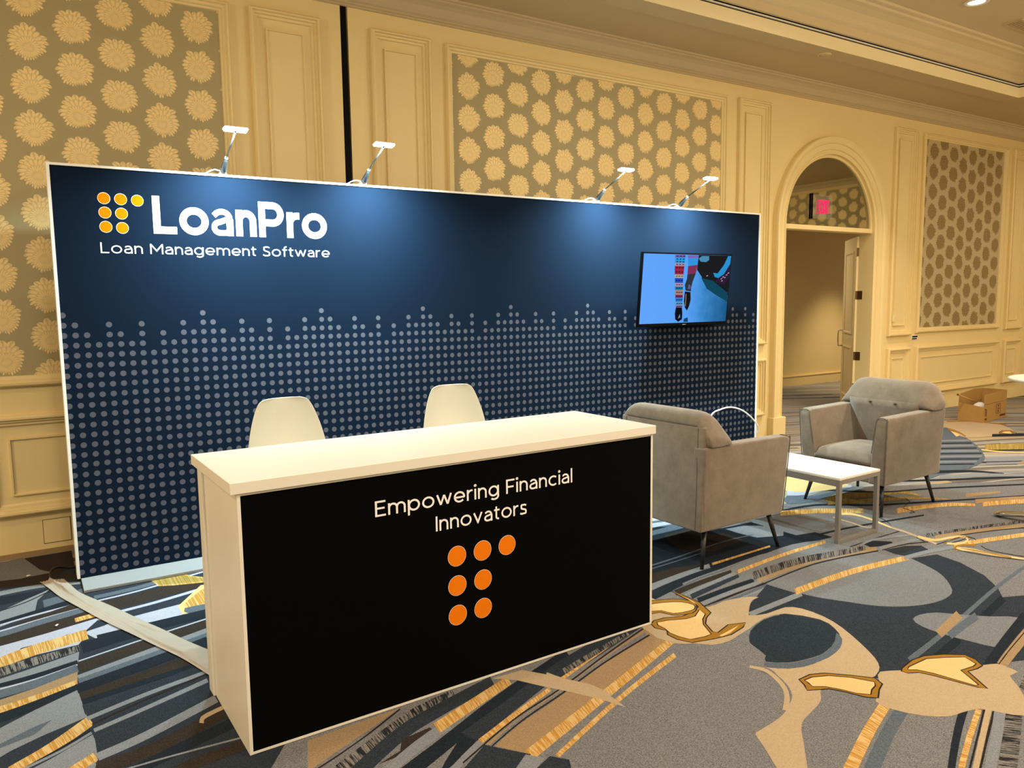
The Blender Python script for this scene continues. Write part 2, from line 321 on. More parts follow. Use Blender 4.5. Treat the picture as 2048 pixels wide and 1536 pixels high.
# ================================================================ the room
YW = .859           # face of the long panelled wall
XL, XR, YB = -6.0, 14.9, -9.0
ACX, ACZ, AR = 8.265, 2.47, .865          # arched opening: centre, springing height, radius
ZT = 4.14
floor = struct(mk('floor', [(XL,YB,0),(XR+1,YB,0),(XR+1,4.2,0),(XL,4.2,0)], [(0,1,2,3)], M['carpet']))
CARPET = [
 ('S','p',[(-0.448,0.502),(0.73,0.043),(0.794,-1.694),(0.544,-2.511),(0.362,-2.511),(-0.383,-2.016)]),
 ('O','r',[(-0.432,0.717,-0.441,0.86),(-0.409,0.718,-0.417,0.862),(-0.377,0.72,-0.385,0.865),(-0.339,0.723,-0.345,0.869),(-0.296,0.725,-0.302,0.872),(-0.251,0.727,-0.256,0.874),(-0.2,0.728,-0.203,0.877),(-0.138,0.729,-0.14,0.878),(-0.076,0.73,-0.076,0.88),(-0.021,0.73,-0.019,0.881),(0.018,0.731,0.02,0.882)]),
 ('B','p',[(-0.434,0.705),(0.004,0.717),(0.003,0.306),(-0.168,0.236),(-0.425,0.307)]),
 ('G','p',[(-0.434,0.685),(-0.273,0.737),(-0.183,0.395),(-0.12,0.295),(-0.302,0.275),(-0.425,0.307)]),
 ('B','r',[(-0.42,0.168,-0.427,0.308),(-0.392,0.161,-0.399,0.302),(-0.353,0.152,-0.358,0.292),(-0.307,0.141,-0.311,0.281),(-0.258,0.13,-0.261,0.27),(-0.213,0.12,-0.215,0.261),(-0.167,0.112,-0.168,0.253),(-0.117,0.103,-0.117,0.245),(-0.069,0.095,-0.068,0.238),(-0.027,0.089,-0.025,0.232),(0.002,0.084,0.005,0.227)]),
 ('L','r',[(-0.417,0.011,-0.423,0.097),(-0.387,0.016,-0.393,0.098),(-0.345,0.023,-0.35,0.101),(-0.296,0.029,-0.3,0.104),(-0.245,0.033,-0.247,0.104),(-0.198,0.032,-0.199,0.099),(-0.152,0.023,-0.152,0.087),(-0.103,0.008,-0.102,0.067),(-0.057,-0.009,-0.055,0.046),(-0.017,-0.025,-0.015,0.026),(0.012,-0.034,0.014,0.012)]),
 ('K','r',[(-0.411,-0.164,-0.422,-0.009),(-0.384,-0.158,-0.394,-0.011),(-0.344,-0.15,-0.352,-0.012),(-0.298,-0.142,-0.305,-0.013),(-0.253,-0.134,-0.259,-0.013),(-0.215,-0.124,-0.22,-0.012),(-0.185,-0.113,-0.19,-0.01),(-0.159,-0.1,-0.163,-0.006),(-0.136,-0.087,-0.139,-0.003),(-0.117,-0.075,-0.12,0),(-0.103,-0.065,-0.106,0.001)]),
 ('L','p',[(-0.41,-0.376),(-0.381,-0.258),(-0.269,-0.143),(-0.144,-0.029),(-0.207,-0.185),(-0.222,-0.366),(-0.302,-0.45),(-0.407,-0.522)]),
 ('P','r',[(-0.412,-0.272,-0.413,-0.258),(-0.392,-0.262,-0.394,-0.248),(-0.364,-0.249,-0.365,-0.234),(-0.331,-0.233,-0.332,-0.218),(-0.298,-0.214,-0.299,-0.2),(-0.268,-0.196,-0.27,-0.181),(-0.242,-0.174,-0.244,-0.159),(-0.217,-0.149,-0.218,-0.134),(-0.193,-0.124,-0.194,-0.108),(-0.172,-0.101,-0.174,-0.086),(-0.157,-0.085,-0.159,-0.07)]),
 ('N','r',[(-0.177,-0.352,-0.183,-0.204),(-0.159,-0.348,-0.165,-0.199),(-0.133,-0.342,-0.139,-0.192),(-0.104,-0.335,-0.109,-0.184),(-0.075,-0.327,-0.079,-0.176),(-0.05,-0.319,-0.055,-0.167),(-0.031,-0.31,-0.037,-0.158),(-0.013,-0.3,-0.02,-0.148),(0.002,-0.29,-0.006,-0.137),(0.014,-0.281,0.007,-0.128),(0.023,-0.275,0.016,-0.121)]),
 ('K','r',[(-0.405,-0.489,-0.411,-0.424),(-0.378,-0.478,-0.385,-0.414),(-0.341,-0.464,-0.347,-0.398),(-0.296,-0.446,-0.302,-0.38),(-0.249,-0.428,-0.254,-0.361),(-0.204,-0.411,-0.209,-0.343),(-0.159,-0.393,-0.163,-0.324),(-0.109,-0.374,-0.112,-0.304),(-0.06,-0.354,-0.062,-0.284),(-0.017,-0.338,-0.019,-0.266),(0.014,-0.326,0.013,-0.253)]),
 ('W','r',[(-0.406,-0.495,-0.409,-0.471),(-0.382,-0.487,-0.384,-0.463),(-0.347,-0.474,-0.349,-0.45),(-0.306,-0.46,-0.308,-0.436),(-0.263,-0.446,-0.265,-0.421),(-0.222,-0.434,-0.224,-0.409),(-0.182,-0.424,-0.183,-0.398),(-0.139,-0.414,-0.14,-0.388),(-0.097,-0.405,-0.097,-0.379),(-0.06,-0.397,-0.061,-0.371),(-0.034,-0.392,-0.034,-0.365)]),
 ('B','r',[(-0.297,-0.586,-0.306,-0.497),(-0.276,-0.575,-0.285,-0.486),(-0.246,-0.56,-0.254,-0.47),(-0.21,-0.542,-0.218,-0.451),(-0.174,-0.524,-0.181,-0.431),(-0.141,-0.508,-0.147,-0.414),(-0.111,-0.493,-0.117,-0.398),(-0.08,-0.478,-0.085,-0.383),(-0.051,-0.464,-0.055,-0.368),(-0.026,-0.452,-0.03,-0.355),(-0.008,-0.444,-0.012,-0.346)]),
 ('W','r',[(-0.404,-0.584,-0.407,-0.561),(-0.375,-0.574,-0.377,-0.551),(-0.332,-0.56,-0.334,-0.537),(-0.282,-0.544,-0.283,-0.521),(-0.23,-0.528,-0.232,-0.504),(-0.185,-0.514,-0.186,-0.49),(-0.143,-0.503,-0.144,-0.478),(-0.101,-0.492,-0.102,-0.468),(-0.062,-0.483,-0.063,-0.458),(-0.029,-0.475,-0.03,-0.45),(-0.005,-0.47,-0.005,-0.444)]),
 ('N','r',[(-0.4,-0.671,-0.408,-0.597),(-0.377,-0.661,-0.385,-0.586),(-0.344,-0.646,-0.352,-0.57),(-0.306,-0.628,-0.313,-0.551),(-0.264,-0.61,-0.27,-0.532),(-0.222,-0.594,-0.228,-0.515),(-0.178,-0.58,-0.182,-0.5),(-0.127,-0.565,-0.13,-0.484),(-0.076,-0.552,-0.078,-0.469),(-0.03,-0.54,-0.032,-0.457),(0.002,-0.531,0,-0.448)]),
 ('B','r',[(-0.393,-0.824,-0.41,-0.657),(-0.372,-0.818,-0.388,-0.651),(-0.342,-0.811,-0.358,-0.642),(-0.306,-0.802,-0.321,-0.632),(-0.265,-0.791,-0.279,-0.619),(-0.221,-0.779,-0.234,-0.605),(-0.169,-0.763,-0.18,-0.587),(-0.106,-0.744,-0.114,-0.564),(-0.04,-0.724,-0.046,-0.541),(0.019,-0.705,0.015,-0.52),(0.061,-0.692,0.058,-0.505)]),
 ('W','p',[(-0.396,-0.995),(-0.401,-0.777),(-0.191,-0.731),(0.047,-0.66),(0.568,-0.746),(0.541,-0.887),(0.265,-0.914),(0.032,-0.954),(-0.007,-0.856),(-0.051,-0.968),(-0.232,-0.98)]),
 ('S','p',[(-0.287,-0.854),(-0.134,-0.83),(-0.072,-0.787),(-0.187,-0.887),(-0.308,-0.917)]),
 ('S','p',[(-0.02,-0.822),(0.052,-0.691),(0.147,-0.728),(0.077,-0.786)]),
 ('Y','r',[(-0.047,-0.654,-0.048,-0.591),(0.059,-0.632,0.059,-0.568)]),
 ('Y','r',[(-0.387,-1.06,-0.405,-0.929),(-0.366,-1.049,-0.384,-0.918),(-0.337,-1.033,-0.353,-0.902),(-0.302,-1.014,-0.317,-0.883),(-0.264,-0.996,-0.277,-0.864),(-0.225,-0.98,-0.237,-0.847),(-0.182,-0.966,-0.191,-0.833),(-0.132,-0.952,-0.14,-0.819),(-0.082,-0.94,-0.087,-0.806),(-0.037,-0.93,-0.041,-0.795),(-0.005,-0.922,-0.008,-0.788)]),
 ('D','r',[(-0.387,-1.151,-0.4,-1.042),(-0.366,-1.143,-0.379,-1.038),(-0.337,-1.134,-0.348,-1.031),(-0.302,-1.122,-0.312,-1.023),(-0.265,-1.11,-0.274,-1.014),(-0.229,-1.1,-0.237,-1.006),(-0.192,-1.089,-0.198,-0.999),(-0.151,-1.078,-0.156,-0.992),(-0.11,-1.068,-0.114,-0.985),(-0.074,-1.059,-0.078,-0.979),(-0.049,-1.051,-0.052,-0.976)]),
 ('L','p',[(-0.392,-1.175),(-0.234,-1.125),(-0.053,-1.057),(-0.069,-1.216),(-0.236,-1.242),(-0.39,-1.268)]),
 ('K','r',[(-0.388,-1.263,-0.393,-1.218),(-0.367,-1.261,-0.372,-1.216),(-0.338,-1.259,-0.343,-1.213),(-0.304,-1.256,-0.308,-1.209),(-0.268,-1.252,-0.272,-1.205),(-0.234,-1.246,-0.238,-1.199),(-0.199,-1.238,-0.202,-1.191),(-0.16,-1.228,-0.164,-1.18),(-0.122,-1.217,-0.125,-1.169),(-0.089,-1.207,-0.092,-1.159),(-0.065,-1.201,-0.068,-1.152)]),
 ('W','r',[(-0.388,-1.286,-0.39,-1.269),(-0.368,-1.284,-0.37,-1.267),(-0.339,-1.282,-0.341,-1.265),(-0.305,-1.279,-0.307,-1.262),(-0.27,-1.275,-0.271,-1.258),(-0.235,-1.269,-0.237,-1.252),(-0.201,-1.26,-0.202,-1.243),(-0.162,-1.248,-0.164,-1.23),(-0.124,-1.235,-0.126,-1.217),(-0.091,-1.223,-0.093,-1.205),(-0.068,-1.215,-0.069,-1.197)]),
 ('N','r',[(-0.384,-1.37,-0.393,-1.291),(-0.364,-1.368,-0.373,-1.288),(-0.336,-1.365,-0.344,-1.284),(-0.302,-1.361,-0.31,-1.279),(-0.267,-1.355,-0.274,-1.273),(-0.233,-1.348,-0.241,-1.265),(-0.199,-1.337,-0.206,-1.254),(-0.161,-1.324,-0.168,-1.24),(-0.124,-1.31,-0.13,-1.225),(-0.091,-1.297,-0.097,-1.211),(-0.068,-1.288,-0.074,-1.201)]),
 ('O','p',[(-0.387,-1.392),(-0.238,-1.352),(-0.073,-1.284),(-0.081,-1.421),(-0.239,-1.474),(-0.384,-1.508)]),
 ('Y','r',[(-0.381,-1.515,-0.389,-1.452),(-0.362,-1.512,-0.369,-1.448),(-0.334,-1.508,-0.342,-1.444),(-0.302,-1.503,-0.309,-1.438),(-0.268,-1.497,-0.275,-1.431),(-0.236,-1.49,-0.243,-1.423),(-0.203,-1.48,-0.209,-1.414),(-0.166,-1.469,-0.173,-1.401),(-0.131,-1.456,-0.136,-1.388),(-0.099,-1.446,-0.105,-1.377),(-0.077,-1.438,-0.082,-1.369)]),
 ('K','r',[(-0.377,-1.605,-0.389,-1.521),(-0.358,-1.6,-0.37,-1.516),(-0.332,-1.594,-0.343,-1.509),(-0.301,-1.585,-0.311,-1.5),(-0.268,-1.576,-0.278,-1.49),(-0.235,-1.567,-0.245,-1.479),(-0.202,-1.555,-0.211,-1.467),(-0.165,-1.542,-0.174,-1.452),(-0.128,-1.528,-0.136,-1.437),(-0.096,-1.515,-0.103,-1.424),(-0.073,-1.506,-0.08,-1.414)]),
 ('L','p',[(-0.381,-1.663),(-0.241,-1.564),(-0.077,-1.469),(-0.074,-1.635),(-0.065,-1.745),(-0.216,-1.801),(-0.322,-1.855),(-0.375,-1.898)]),
 ('N','p',[(-0.378,-1.791),(-0.243,-1.71),(-0.184,-1.689),(-0.244,-1.776),(-0.377,-1.819)]),
 ('Y','r',[(-0.314,-2.045,-0.329,-1.971),(-0.297,-2.034,-0.312,-1.959),(-0.272,-2.018,-0.287,-1.942),(-0.243,-1.999,-0.258,-1.922),(-0.212,-1.977,-0.227,-1.899),(-0.183,-1.955,-0.199,-1.876),(-0.154,-1.93,-0.171,-1.85),(-0.124,-1.9,-0.14,-1.819),(-0.093,-1.87,-0.11,-1.788),(-0.067,-1.844,-0.083,-1.76),(-0.048,-1.825,-0.063,-1.74)]),
 ('K','r',[(-0.267,-2.015,-0.271,-1.998),(-0.254,-2.007,-0.258,-1.99),(-0.236,-1.996,-0.239,-1.978),(-0.213,-1.982,-0.217,-1.964),(-0.19,-1.968,-0.193,-1.949),(-0.168,-1.953,-0.171,-1.934),(-0.145,-1.937,-0.149,-1.918),(-0.121,-1.918,-0.124,-1.899),(-0.096,-1.899,-0.099,-1.88),(-0.075,-1.883,-0.078,-1.864),(-0.06,-1.871,-0.063,-1.852)]),
 ('L','r',[(-0.299,-2.031,-0.302,-2.014),(-0.282,-2.024,-0.285,-2.006),(-0.256,-2.013,-0.259,-1.995),(-0.226,-2,-0.229,-1.982),(-0.196,-1.986,-0.199,-1.968),(-0.169,-1.972,-0.172,-1.954),(-0.144,-1.957,-0.147,-1.938),(-0.118,-1.939,-0.121,-1.92),(-0.094,-1.921,-0.097,-1.902),(-0.073,-1.905,-0.076,-1.886),(-0.058,-1.894,-0.061,-1.875)]),
 ('L','p',[(-0.275,-2.04),(-0.193,-1.994),(-0.052,-1.897),(-0.054,-2.086),(-0.072,-2.175)]),
 ('Y','r',[(-0.14,-2.156,-0.15,-2.096),(-0.134,-2.153,-0.145,-2.093),(-0.127,-2.149,-0.137,-2.089),(-0.119,-2.144,-0.129,-2.084),(-0.109,-2.139,-0.12,-2.078),(-0.1,-2.133,-0.111,-2.072),(-0.091,-2.127,-0.101,-2.066),(-0.08,-2.119,-0.091,-2.058),(-0.069,-2.112,-0.08,-2.051),(-0.06,-2.106,-0.071,-2.044),(-0.054,-2.101,-0.064,-2.039)]),
 ('N','r',[(0.063,-0.354,0.063,-0.293),(0.092,-0.351,0.093,-0.29),(0.133,-0.347,0.135,-0.287),(0.183,-0.342,0.185,-0.281),(0.239,-0.335,0.241,-0.273),(0.298,-0.323,0.3,-0.261),(0.368,-0.305,0.371,-0.242),(0.452,-0.281,0.456,-0.216),(0.539,-0.254,0.545,-0.188),(0.617,-0.23,0.624,-0.162),(0.673,-0.212,0.681,-0.144)]),
 ('W','r',[(0.062,-0.402,0.063,-0.379),(0.091,-0.399,0.091,-0.375),(0.131,-0.394,0.131,-0.37),(0.179,-0.388,0.18,-0.364),(0.233,-0.378,0.234,-0.354),(0.291,-0.365,0.292,-0.341),(0.361,-0.345,0.362,-0.32),(0.444,-0.318,0.446,-0.293),(0.532,-0.288,0.534,-0.262),(0.61,-0.261,0.613,-0.235),(0.666,-0.242,0.669,-0.215)]),
 ('B','r',[(0.066,-0.589,0.067,-0.42),(0.099,-0.585,0.101,-0.416),(0.145,-0.579,0.149,-0.409),(0.2,-0.573,0.206,-0.401),(0.26,-0.565,0.268,-0.391),(0.318,-0.556,0.327,-0.381),(0.38,-0.545,0.391,-0.367),(0.449,-0.532,0.463,-0.351),(0.519,-0.517,0.535,-0.334),(0.58,-0.504,0.599,-0.319),(0.624,-0.495,0.645,-0.308)]),
 ('W','r',[(0.164,-0.649,0.165,-0.611),(0.188,-0.645,0.189,-0.607),(0.221,-0.64,0.222,-0.602),(0.261,-0.633,0.263,-0.595),(0.305,-0.625,0.307,-0.587),(0.349,-0.616,0.351,-0.577),(0.4,-0.603,0.402,-0.564),(0.458,-0.587,0.461,-0.547),(0.518,-0.57,0.522,-0.529),(0.571,-0.554,0.575,-0.513),(0.609,-0.544,0.613,-0.502)]),
 ('S','r',[(0.155,-0.765,0.159,-0.65),(0.178,-0.763,0.182,-0.648),(0.21,-0.761,0.215,-0.645),(0.249,-0.758,0.254,-0.642),(0.291,-0.755,0.297,-0.637),(0.334,-0.749,0.341,-0.631),(0.382,-0.74,0.39,-0.621),(0.439,-0.729,0.448,-0.608),(0.496,-0.717,0.507,-0.595),(0.547,-0.706,0.559,-0.582),(0.583,-0.698,0.596,-0.574)]),
 ('W','r',[(0.18,-0.834,0.182,-0.749),(0.198,-0.832,0.201,-0.745),(0.223,-0.828,0.226,-0.741),(0.253,-0.823,0.256,-0.736),(0.287,-0.818,0.291,-0.73),(0.324,-0.812,0.329,-0.724),(0.369,-0.806,0.375,-0.716),(0.424,-0.798,0.431,-0.708),(0.48,-0.79,0.488,-0.699),(0.531,-0.783,0.54,-0.691),(0.566,-0.778,0.576,-0.686)]),
 ('Y','p',[(0.367,-0.196),(0.56,-0.21),(0.581,-0.261),(0.672,-0.359),(0.657,-0.436),(0.474,-0.379),(0.395,-0.341)]),
 ('U','p',[(0.369,-0.221),(0.549,-0.22),(0.574,-0.274),(0.668,-0.381),(0.662,-0.412),(0.478,-0.355),(0.402,-0.323)]),
 ('C','p',[(0.651,-0.467),(0.602,-0.467),(0.437,-0.729),(0.437,-0.858),(0.565,-0.903)]),
 ('Y','p',[(0.634,-0.555),(0.6,-0.532),(0.465,-0.719),(0.462,-0.79),(0.593,-0.762)]),
 ('N','p',[(0.59,-0.775),(0.464,-0.777),(0.451,-0.826),(0.478,-0.899),(0.56,-0.927)]),
 ('K','r',[(0.032,-1.011,0.032,-0.896),(0.062,-1.009,0.062,-0.893),(0.103,-1.007,0.105,-0.89),(0.153,-1.003,0.156,-0.885),(0.206,-1,0.211,-0.881),(0.259,-0.997,0.265,-0.877),(0.316,-0.994,0.324,-0.873),(0.381,-0.991,0.391,-0.869),(0.447,-0.988,0.458,-0.865),(0.504,-0.986,0.517,-0.861),(0.545,-0.984,0.56,-0.859)]),
 ('K','r',[(-0.037,-1.087,-0.042,-0.954),(-0.014,-1.081,-0.018,-0.947),(0.02,-1.073,0.017,-0.938),(0.06,-1.063,0.058,-0.927),(0.1,-1.054,0.1,-0.917),(0.137,-1.046,0.138,-0.907),(0.173,-1.04,0.175,-0.9),(0.21,-1.034,0.214,-0.893),(0.245,-1.029,0.251,-0.887),(0.276,-1.025,0.282,-0.882),(0.297,-1.022,0.305,-0.879)]),
 ('W','r',[(-0.062,-1.176,-0.063,-1.161),(-0.022,-1.163,-0.023,-1.149),(0.036,-1.145,0.036,-1.13),(0.105,-1.124,0.105,-1.109),(0.178,-1.102,0.178,-1.086),(0.244,-1.082,0.245,-1.066),(0.308,-1.064,0.309,-1.048),(0.375,-1.046,0.376,-1.03),(0.44,-1.029,0.441,-1.012),(0.496,-1.014,0.498,-0.997),(0.537,-1.003,0.539,-0.986)]),
 ('B','r',[(-0.064,-1.298,-0.07,-1.195),(-0.025,-1.286,-0.03,-1.182),(0.031,-1.268,0.028,-1.162),(0.099,-1.247,0.097,-1.139),(0.169,-1.225,0.169,-1.114),(0.234,-1.205,0.235,-1.093),(0.296,-1.188,0.299,-1.073),(0.361,-1.17,0.366,-1.054),(0.424,-1.154,0.431,-1.035),(0.479,-1.14,0.488,-1.019),(0.519,-1.129,0.528,-1.008)]),
 ('L','r',[(-0.071,-1.416,-0.077,-1.323),(-0.028,-1.401,-0.033,-1.307),(0.037,-1.38,0.033,-1.284),(0.113,-1.355,0.111,-1.256),(0.19,-1.33,0.19,-1.228),(0.258,-1.307,0.259,-1.204),(0.316,-1.289,0.319,-1.184),(0.372,-1.271,0.377,-1.164),(0.424,-1.255,0.429,-1.146),(0.467,-1.241,0.473,-1.131),(0.499,-1.231,0.506,-1.12)]),
 ('N','r',[(-0.074,-1.413,-0.077,-1.362),(-0.03,-1.4,-0.033,-1.348),(0.034,-1.381,0.032,-1.328),(0.11,-1.359,0.109,-1.304),(0.187,-1.335,0.187,-1.279),(0.254,-1.315,0.255,-1.258),(0.312,-1.297,0.314,-1.239),(0.368,-1.279,0.37,-1.22),(0.419,-1.263,0.422,-1.203),(0.462,-1.249,0.466,-1.189),(0.494,-1.239,0.498,-1.178)]),
 ('K','r',[(-0.083,-1.51,-0.09,-1.415),(-0.04,-1.498,-0.045,-1.401),(0.024,-1.48,0.02,-1.381),(0.1,-1.459,0.097,-1.358),(0.176,-1.437,0.176,-1.333),(0.243,-1.417,0.244,-1.311),(0.3,-1.399,0.303,-1.292),(0.355,-1.381,0.359,-1.272),(0.405,-1.364,0.41,-1.253),(0.447,-1.349,0.453,-1.237),(0.479,-1.338,0.485,-1.225)]),
 ('B','r',[(-0.076,-1.59,-0.081,-1.505),(-0.035,-1.582,-0.039,-1.496),(0.024,-1.571,0.021,-1.484),(0.094,-1.558,0.092,-1.469),(0.164,-1.544,0.164,-1.453),(0.226,-1.531,0.227,-1.439),(0.28,-1.518,0.282,-1.425),(0.333,-1.504,0.336,-1.409),(0.381,-1.491,0.385,-1.394),(0.422,-1.479,0.427,-1.382),(0.452,-1.47,0.457,-1.372)]),
 ('K','r',[(-0.073,-1.626,-0.076,-1.576),(-0.034,-1.619,-0.037,-1.568),(0.023,-1.608,0.021,-1.557),(0.09,-1.596,0.089,-1.544),(0.158,-1.584,0.158,-1.531),(0.218,-1.574,0.219,-1.521),(0.27,-1.566,0.271,-1.512),(0.32,-1.559,0.323,-1.504),(0.366,-1.553,0.37,-1.497),(0.405,-1.548,0.409,-1.491),(0.434,-1.544,0.438,-1.487)]),
 ('S','r',[(-0.071,-1.719,-0.076,-1.633),(-0.039,-1.715,-0.043,-1.627),(0.007,-1.708,0.004,-1.62),(0.061,-1.7,0.059,-1.611),(0.118,-1.691,0.117,-1.601),(0.172,-1.682,0.172,-1.59),(0.225,-1.67,0.226,-1.577),(0.282,-1.656,0.284,-1.561),(0.339,-1.641,0.341,-1.545),(0.388,-1.628,0.392,-1.53),(0.423,-1.618,0.428,-1.52)]),
 ('L','r',[(-0.065,-1.777,-0.068,-1.743),(-0.035,-1.766,-0.038,-1.732),(0.009,-1.75,0.006,-1.715),(0.06,-1.731,0.058,-1.696),(0.115,-1.712,0.114,-1.676),(0.167,-1.695,0.166,-1.659),(0.219,-1.681,0.219,-1.644),(0.276,-1.666,0.276,-1.629),(0.332,-1.653,0.333,-1.615),(0.381,-1.642,0.382,-1.603),(0.416,-1.633,0.418,-1.594)]),
 ('P','r',[(-0.051,-1.834,-0.054,-1.811),(-0.029,-1.824,-0.032,-1.801),(0.001,-1.81,-0.001,-1.786),(0.039,-1.793,0.037,-1.769),(0.081,-1.775,0.079,-1.75),(0.126,-1.756,0.124,-1.731),(0.179,-1.736,0.178,-1.71),(0.242,-1.713,0.242,-1.687),(0.309,-1.69,0.309,-1.663),(0.369,-1.669,0.369,-1.641),(0.411,-1.654,0.412,-1.626)]),
 ('S','r',[(-0.052,-1.843,-0.054,-1.826),(-0.031,-1.833,-0.032,-1.816),(-0,-1.82,-0.002,-1.802),(0.037,-1.804,0.036,-1.786),(0.079,-1.786,0.078,-1.768),(0.124,-1.768,0.123,-1.749),(0.176,-1.749,0.176,-1.729),(0.24,-1.726,0.24,-1.706),(0.306,-1.703,0.306,-1.683),(0.366,-1.682,0.366,-1.661),(0.408,-1.667,0.409,-1.646)]),
 ('L','r',[(-0.049,-1.895,-0.052,-1.857),(-0.023,-1.885,-0.026,-1.848),(0.014,-1.872,0.011,-1.834),(0.057,-1.857,0.055,-1.818),(0.105,-1.839,0.103,-1.8),(0.151,-1.822,0.149,-1.782),(0.201,-1.802,0.199,-1.761),(0.257,-1.779,0.256,-1.738),(0.314,-1.756,0.313,-1.714),(0.364,-1.735,0.364,-1.692),(0.4,-1.72,0.401,-1.677)]),
 ('S','r',[(-0.044,-2.041,-0.058,-1.892),(-0.021,-2.034,-0.034,-1.883),(0.012,-2.024,-0,-1.871),(0.052,-2.011,0.041,-1.856),(0.096,-1.997,0.087,-1.84),(0.141,-1.982,0.133,-1.822),(0.192,-1.965,0.186,-1.802),(0.251,-1.944,0.248,-1.778),(0.312,-1.923,0.312,-1.753),(0.367,-1.904,0.369,-1.73),(0.406,-1.89,0.41,-1.714)]),
 ('L','r',[(-0.051,-2.109,-0.057,-2.051),(-0.029,-2.102,-0.035,-2.043),(0.001,-2.094,-0.004,-2.034),(0.039,-2.082,0.034,-2.022),(0.08,-2.068,0.076,-2.007),(0.124,-2.051,0.12,-1.989),(0.175,-2.028,0.171,-1.965),(0.236,-1.999,0.233,-1.934),(0.3,-1.968,0.298,-1.901),(0.357,-1.94,0.356,-1.871),(0.399,-1.919,0.398,-1.85)]),
 ('B','r',[(-0.057,-2.201,-0.063,-2.115),(-0.032,-2.199,-0.037,-2.113),(0.003,-2.198,-0.001,-2.111),(0.046,-2.195,0.042,-2.107),(0.092,-2.189,0.089,-2.101),(0.139,-2.179,0.134,-2.089),(0.19,-2.16,0.185,-2.069),(0.249,-2.133,0.244,-2.041),(0.309,-2.104,0.304,-2.01),(0.362,-2.077,0.359,-1.98),(0.401,-2.058,0.399,-1.959)]),
 ('K','r',[(0.045,-2.285,0.038,-2.215),(0.063,-2.278,0.057,-2.208),(0.089,-2.269,0.082,-2.198),(0.12,-2.257,0.114,-2.185),(0.154,-2.245,0.149,-2.172),(0.189,-2.232,0.185,-2.158),(0.231,-2.217,0.228,-2.142),(0.28,-2.201,0.278,-2.124),(0.331,-2.183,0.33,-2.105),(0.377,-2.168,0.377,-2.088),(0.409,-2.157,0.41,-2.076)]),
 ('L','r',[(0.023,-2.226,0.023,-2.214),(0.043,-2.226,0.043,-2.214),(0.071,-2.227,0.071,-2.215),(0.105,-2.228,0.105,-2.215),(0.143,-2.229,0.143,-2.217),(0.183,-2.231,0.183,-2.219),(0.229,-2.234,0.229,-2.222),(0.284,-2.239,0.285,-2.226),(0.34,-2.243,0.341,-2.231),(0.39,-2.248,0.391,-2.235),(0.425,-2.251,0.426,-2.238)]),
 ('B','r',[(0.167,-2.367,0.165,-2.298),(0.182,-2.364,0.181,-2.295),(0.205,-2.361,0.204,-2.291),(0.231,-2.357,0.231,-2.287),(0.259,-2.352,0.259,-2.282),(0.286,-2.349,0.287,-2.277),(0.313,-2.345,0.315,-2.273),(0.343,-2.341,0.346,-2.269),(0.373,-2.338,0.376,-2.265),(0.399,-2.335,0.403,-2.261),(0.417,-2.333,0.422,-2.259)]),
 ('T','r',[(0.316,-2.057,0.302,-2.043),(0.318,-2.049,0.303,-2.038),(0.319,-2.042,0.305,-2.03),(0.32,-2.036,0.309,-2.016),(0.323,-2.03,0.315,-2.002),(0.328,-2.024,0.325,-1.992),(0.34,-2.017,0.339,-1.983),(0.358,-2.009,0.358,-1.976),(0.377,-2.001,0.378,-1.968),(0.395,-1.995,0.395,-1.962),(0.407,-1.99,0.407,-1.958)]),
 ('G','p',[(3.291,-1.364),(4.734,-1.252),(5.589,-1.136),(8.009,-2.369),(2.736,-4.212),(1.456,-3.362)]),
 ('G','p',[(0.575,-2.33),(2.394,-2.311),(2.437,-2.584),(1.576,-3.43),(0.369,-2.629)]),
 ('O','p',[(0.619,-2.402),(1.005,-2.383),(0.883,-2.441),(0.558,-2.594)]),
 ('P','r',[(0.552,-2.618,0.551,-2.609),(0.579,-2.607,0.579,-2.597),(0.619,-2.59,0.619,-2.581),(0.667,-2.57,0.667,-2.561),(0.718,-2.548,0.718,-2.538),(0.766,-2.525,0.766,-2.516),(0.815,-2.5,0.815,-2.49),(0.868,-2.471,0.868,-2.461),(0.921,-2.441,0.921,-2.43),(0.968,-2.414,0.968,-2.403),(1.002,-2.394,1.002,-2.384)]),
 ('G','r',[(0.543,-2.655,0.542,-2.63),(0.572,-2.642,0.571,-2.616),(0.614,-2.622,0.614,-2.596),(0.665,-2.599,0.665,-2.572),(0.72,-2.573,0.72,-2.545),(0.774,-2.547,0.775,-2.519),(0.833,-2.519,0.834,-2.49),(0.899,-2.487,0.901,-2.457),(0.966,-2.454,0.969,-2.424),(1.027,-2.425,1.03,-2.393),(1.071,-2.404,1.074,-2.371)]),
 ('D','r',[(0.638,-2.693,0.634,-2.622),(0.664,-2.678,0.661,-2.608),(0.701,-2.657,0.699,-2.588),(0.746,-2.631,0.745,-2.564),(0.793,-2.605,0.793,-2.538),(0.837,-2.58,0.839,-2.515),(0.878,-2.557,0.88,-2.493),(0.92,-2.534,0.922,-2.472),(0.961,-2.511,0.965,-2.45),(1.002,-2.49,1.008,-2.43),(1.042,-2.471,1.05,-2.413),(1.084,-2.456,1.095,-2.4),(1.13,-2.443,1.142,-2.389),(1.174,-2.433,1.187,-2.381),(1.212,-2.424,1.225,-2.375),(1.24,-2.416,1.252,-2.371)]),
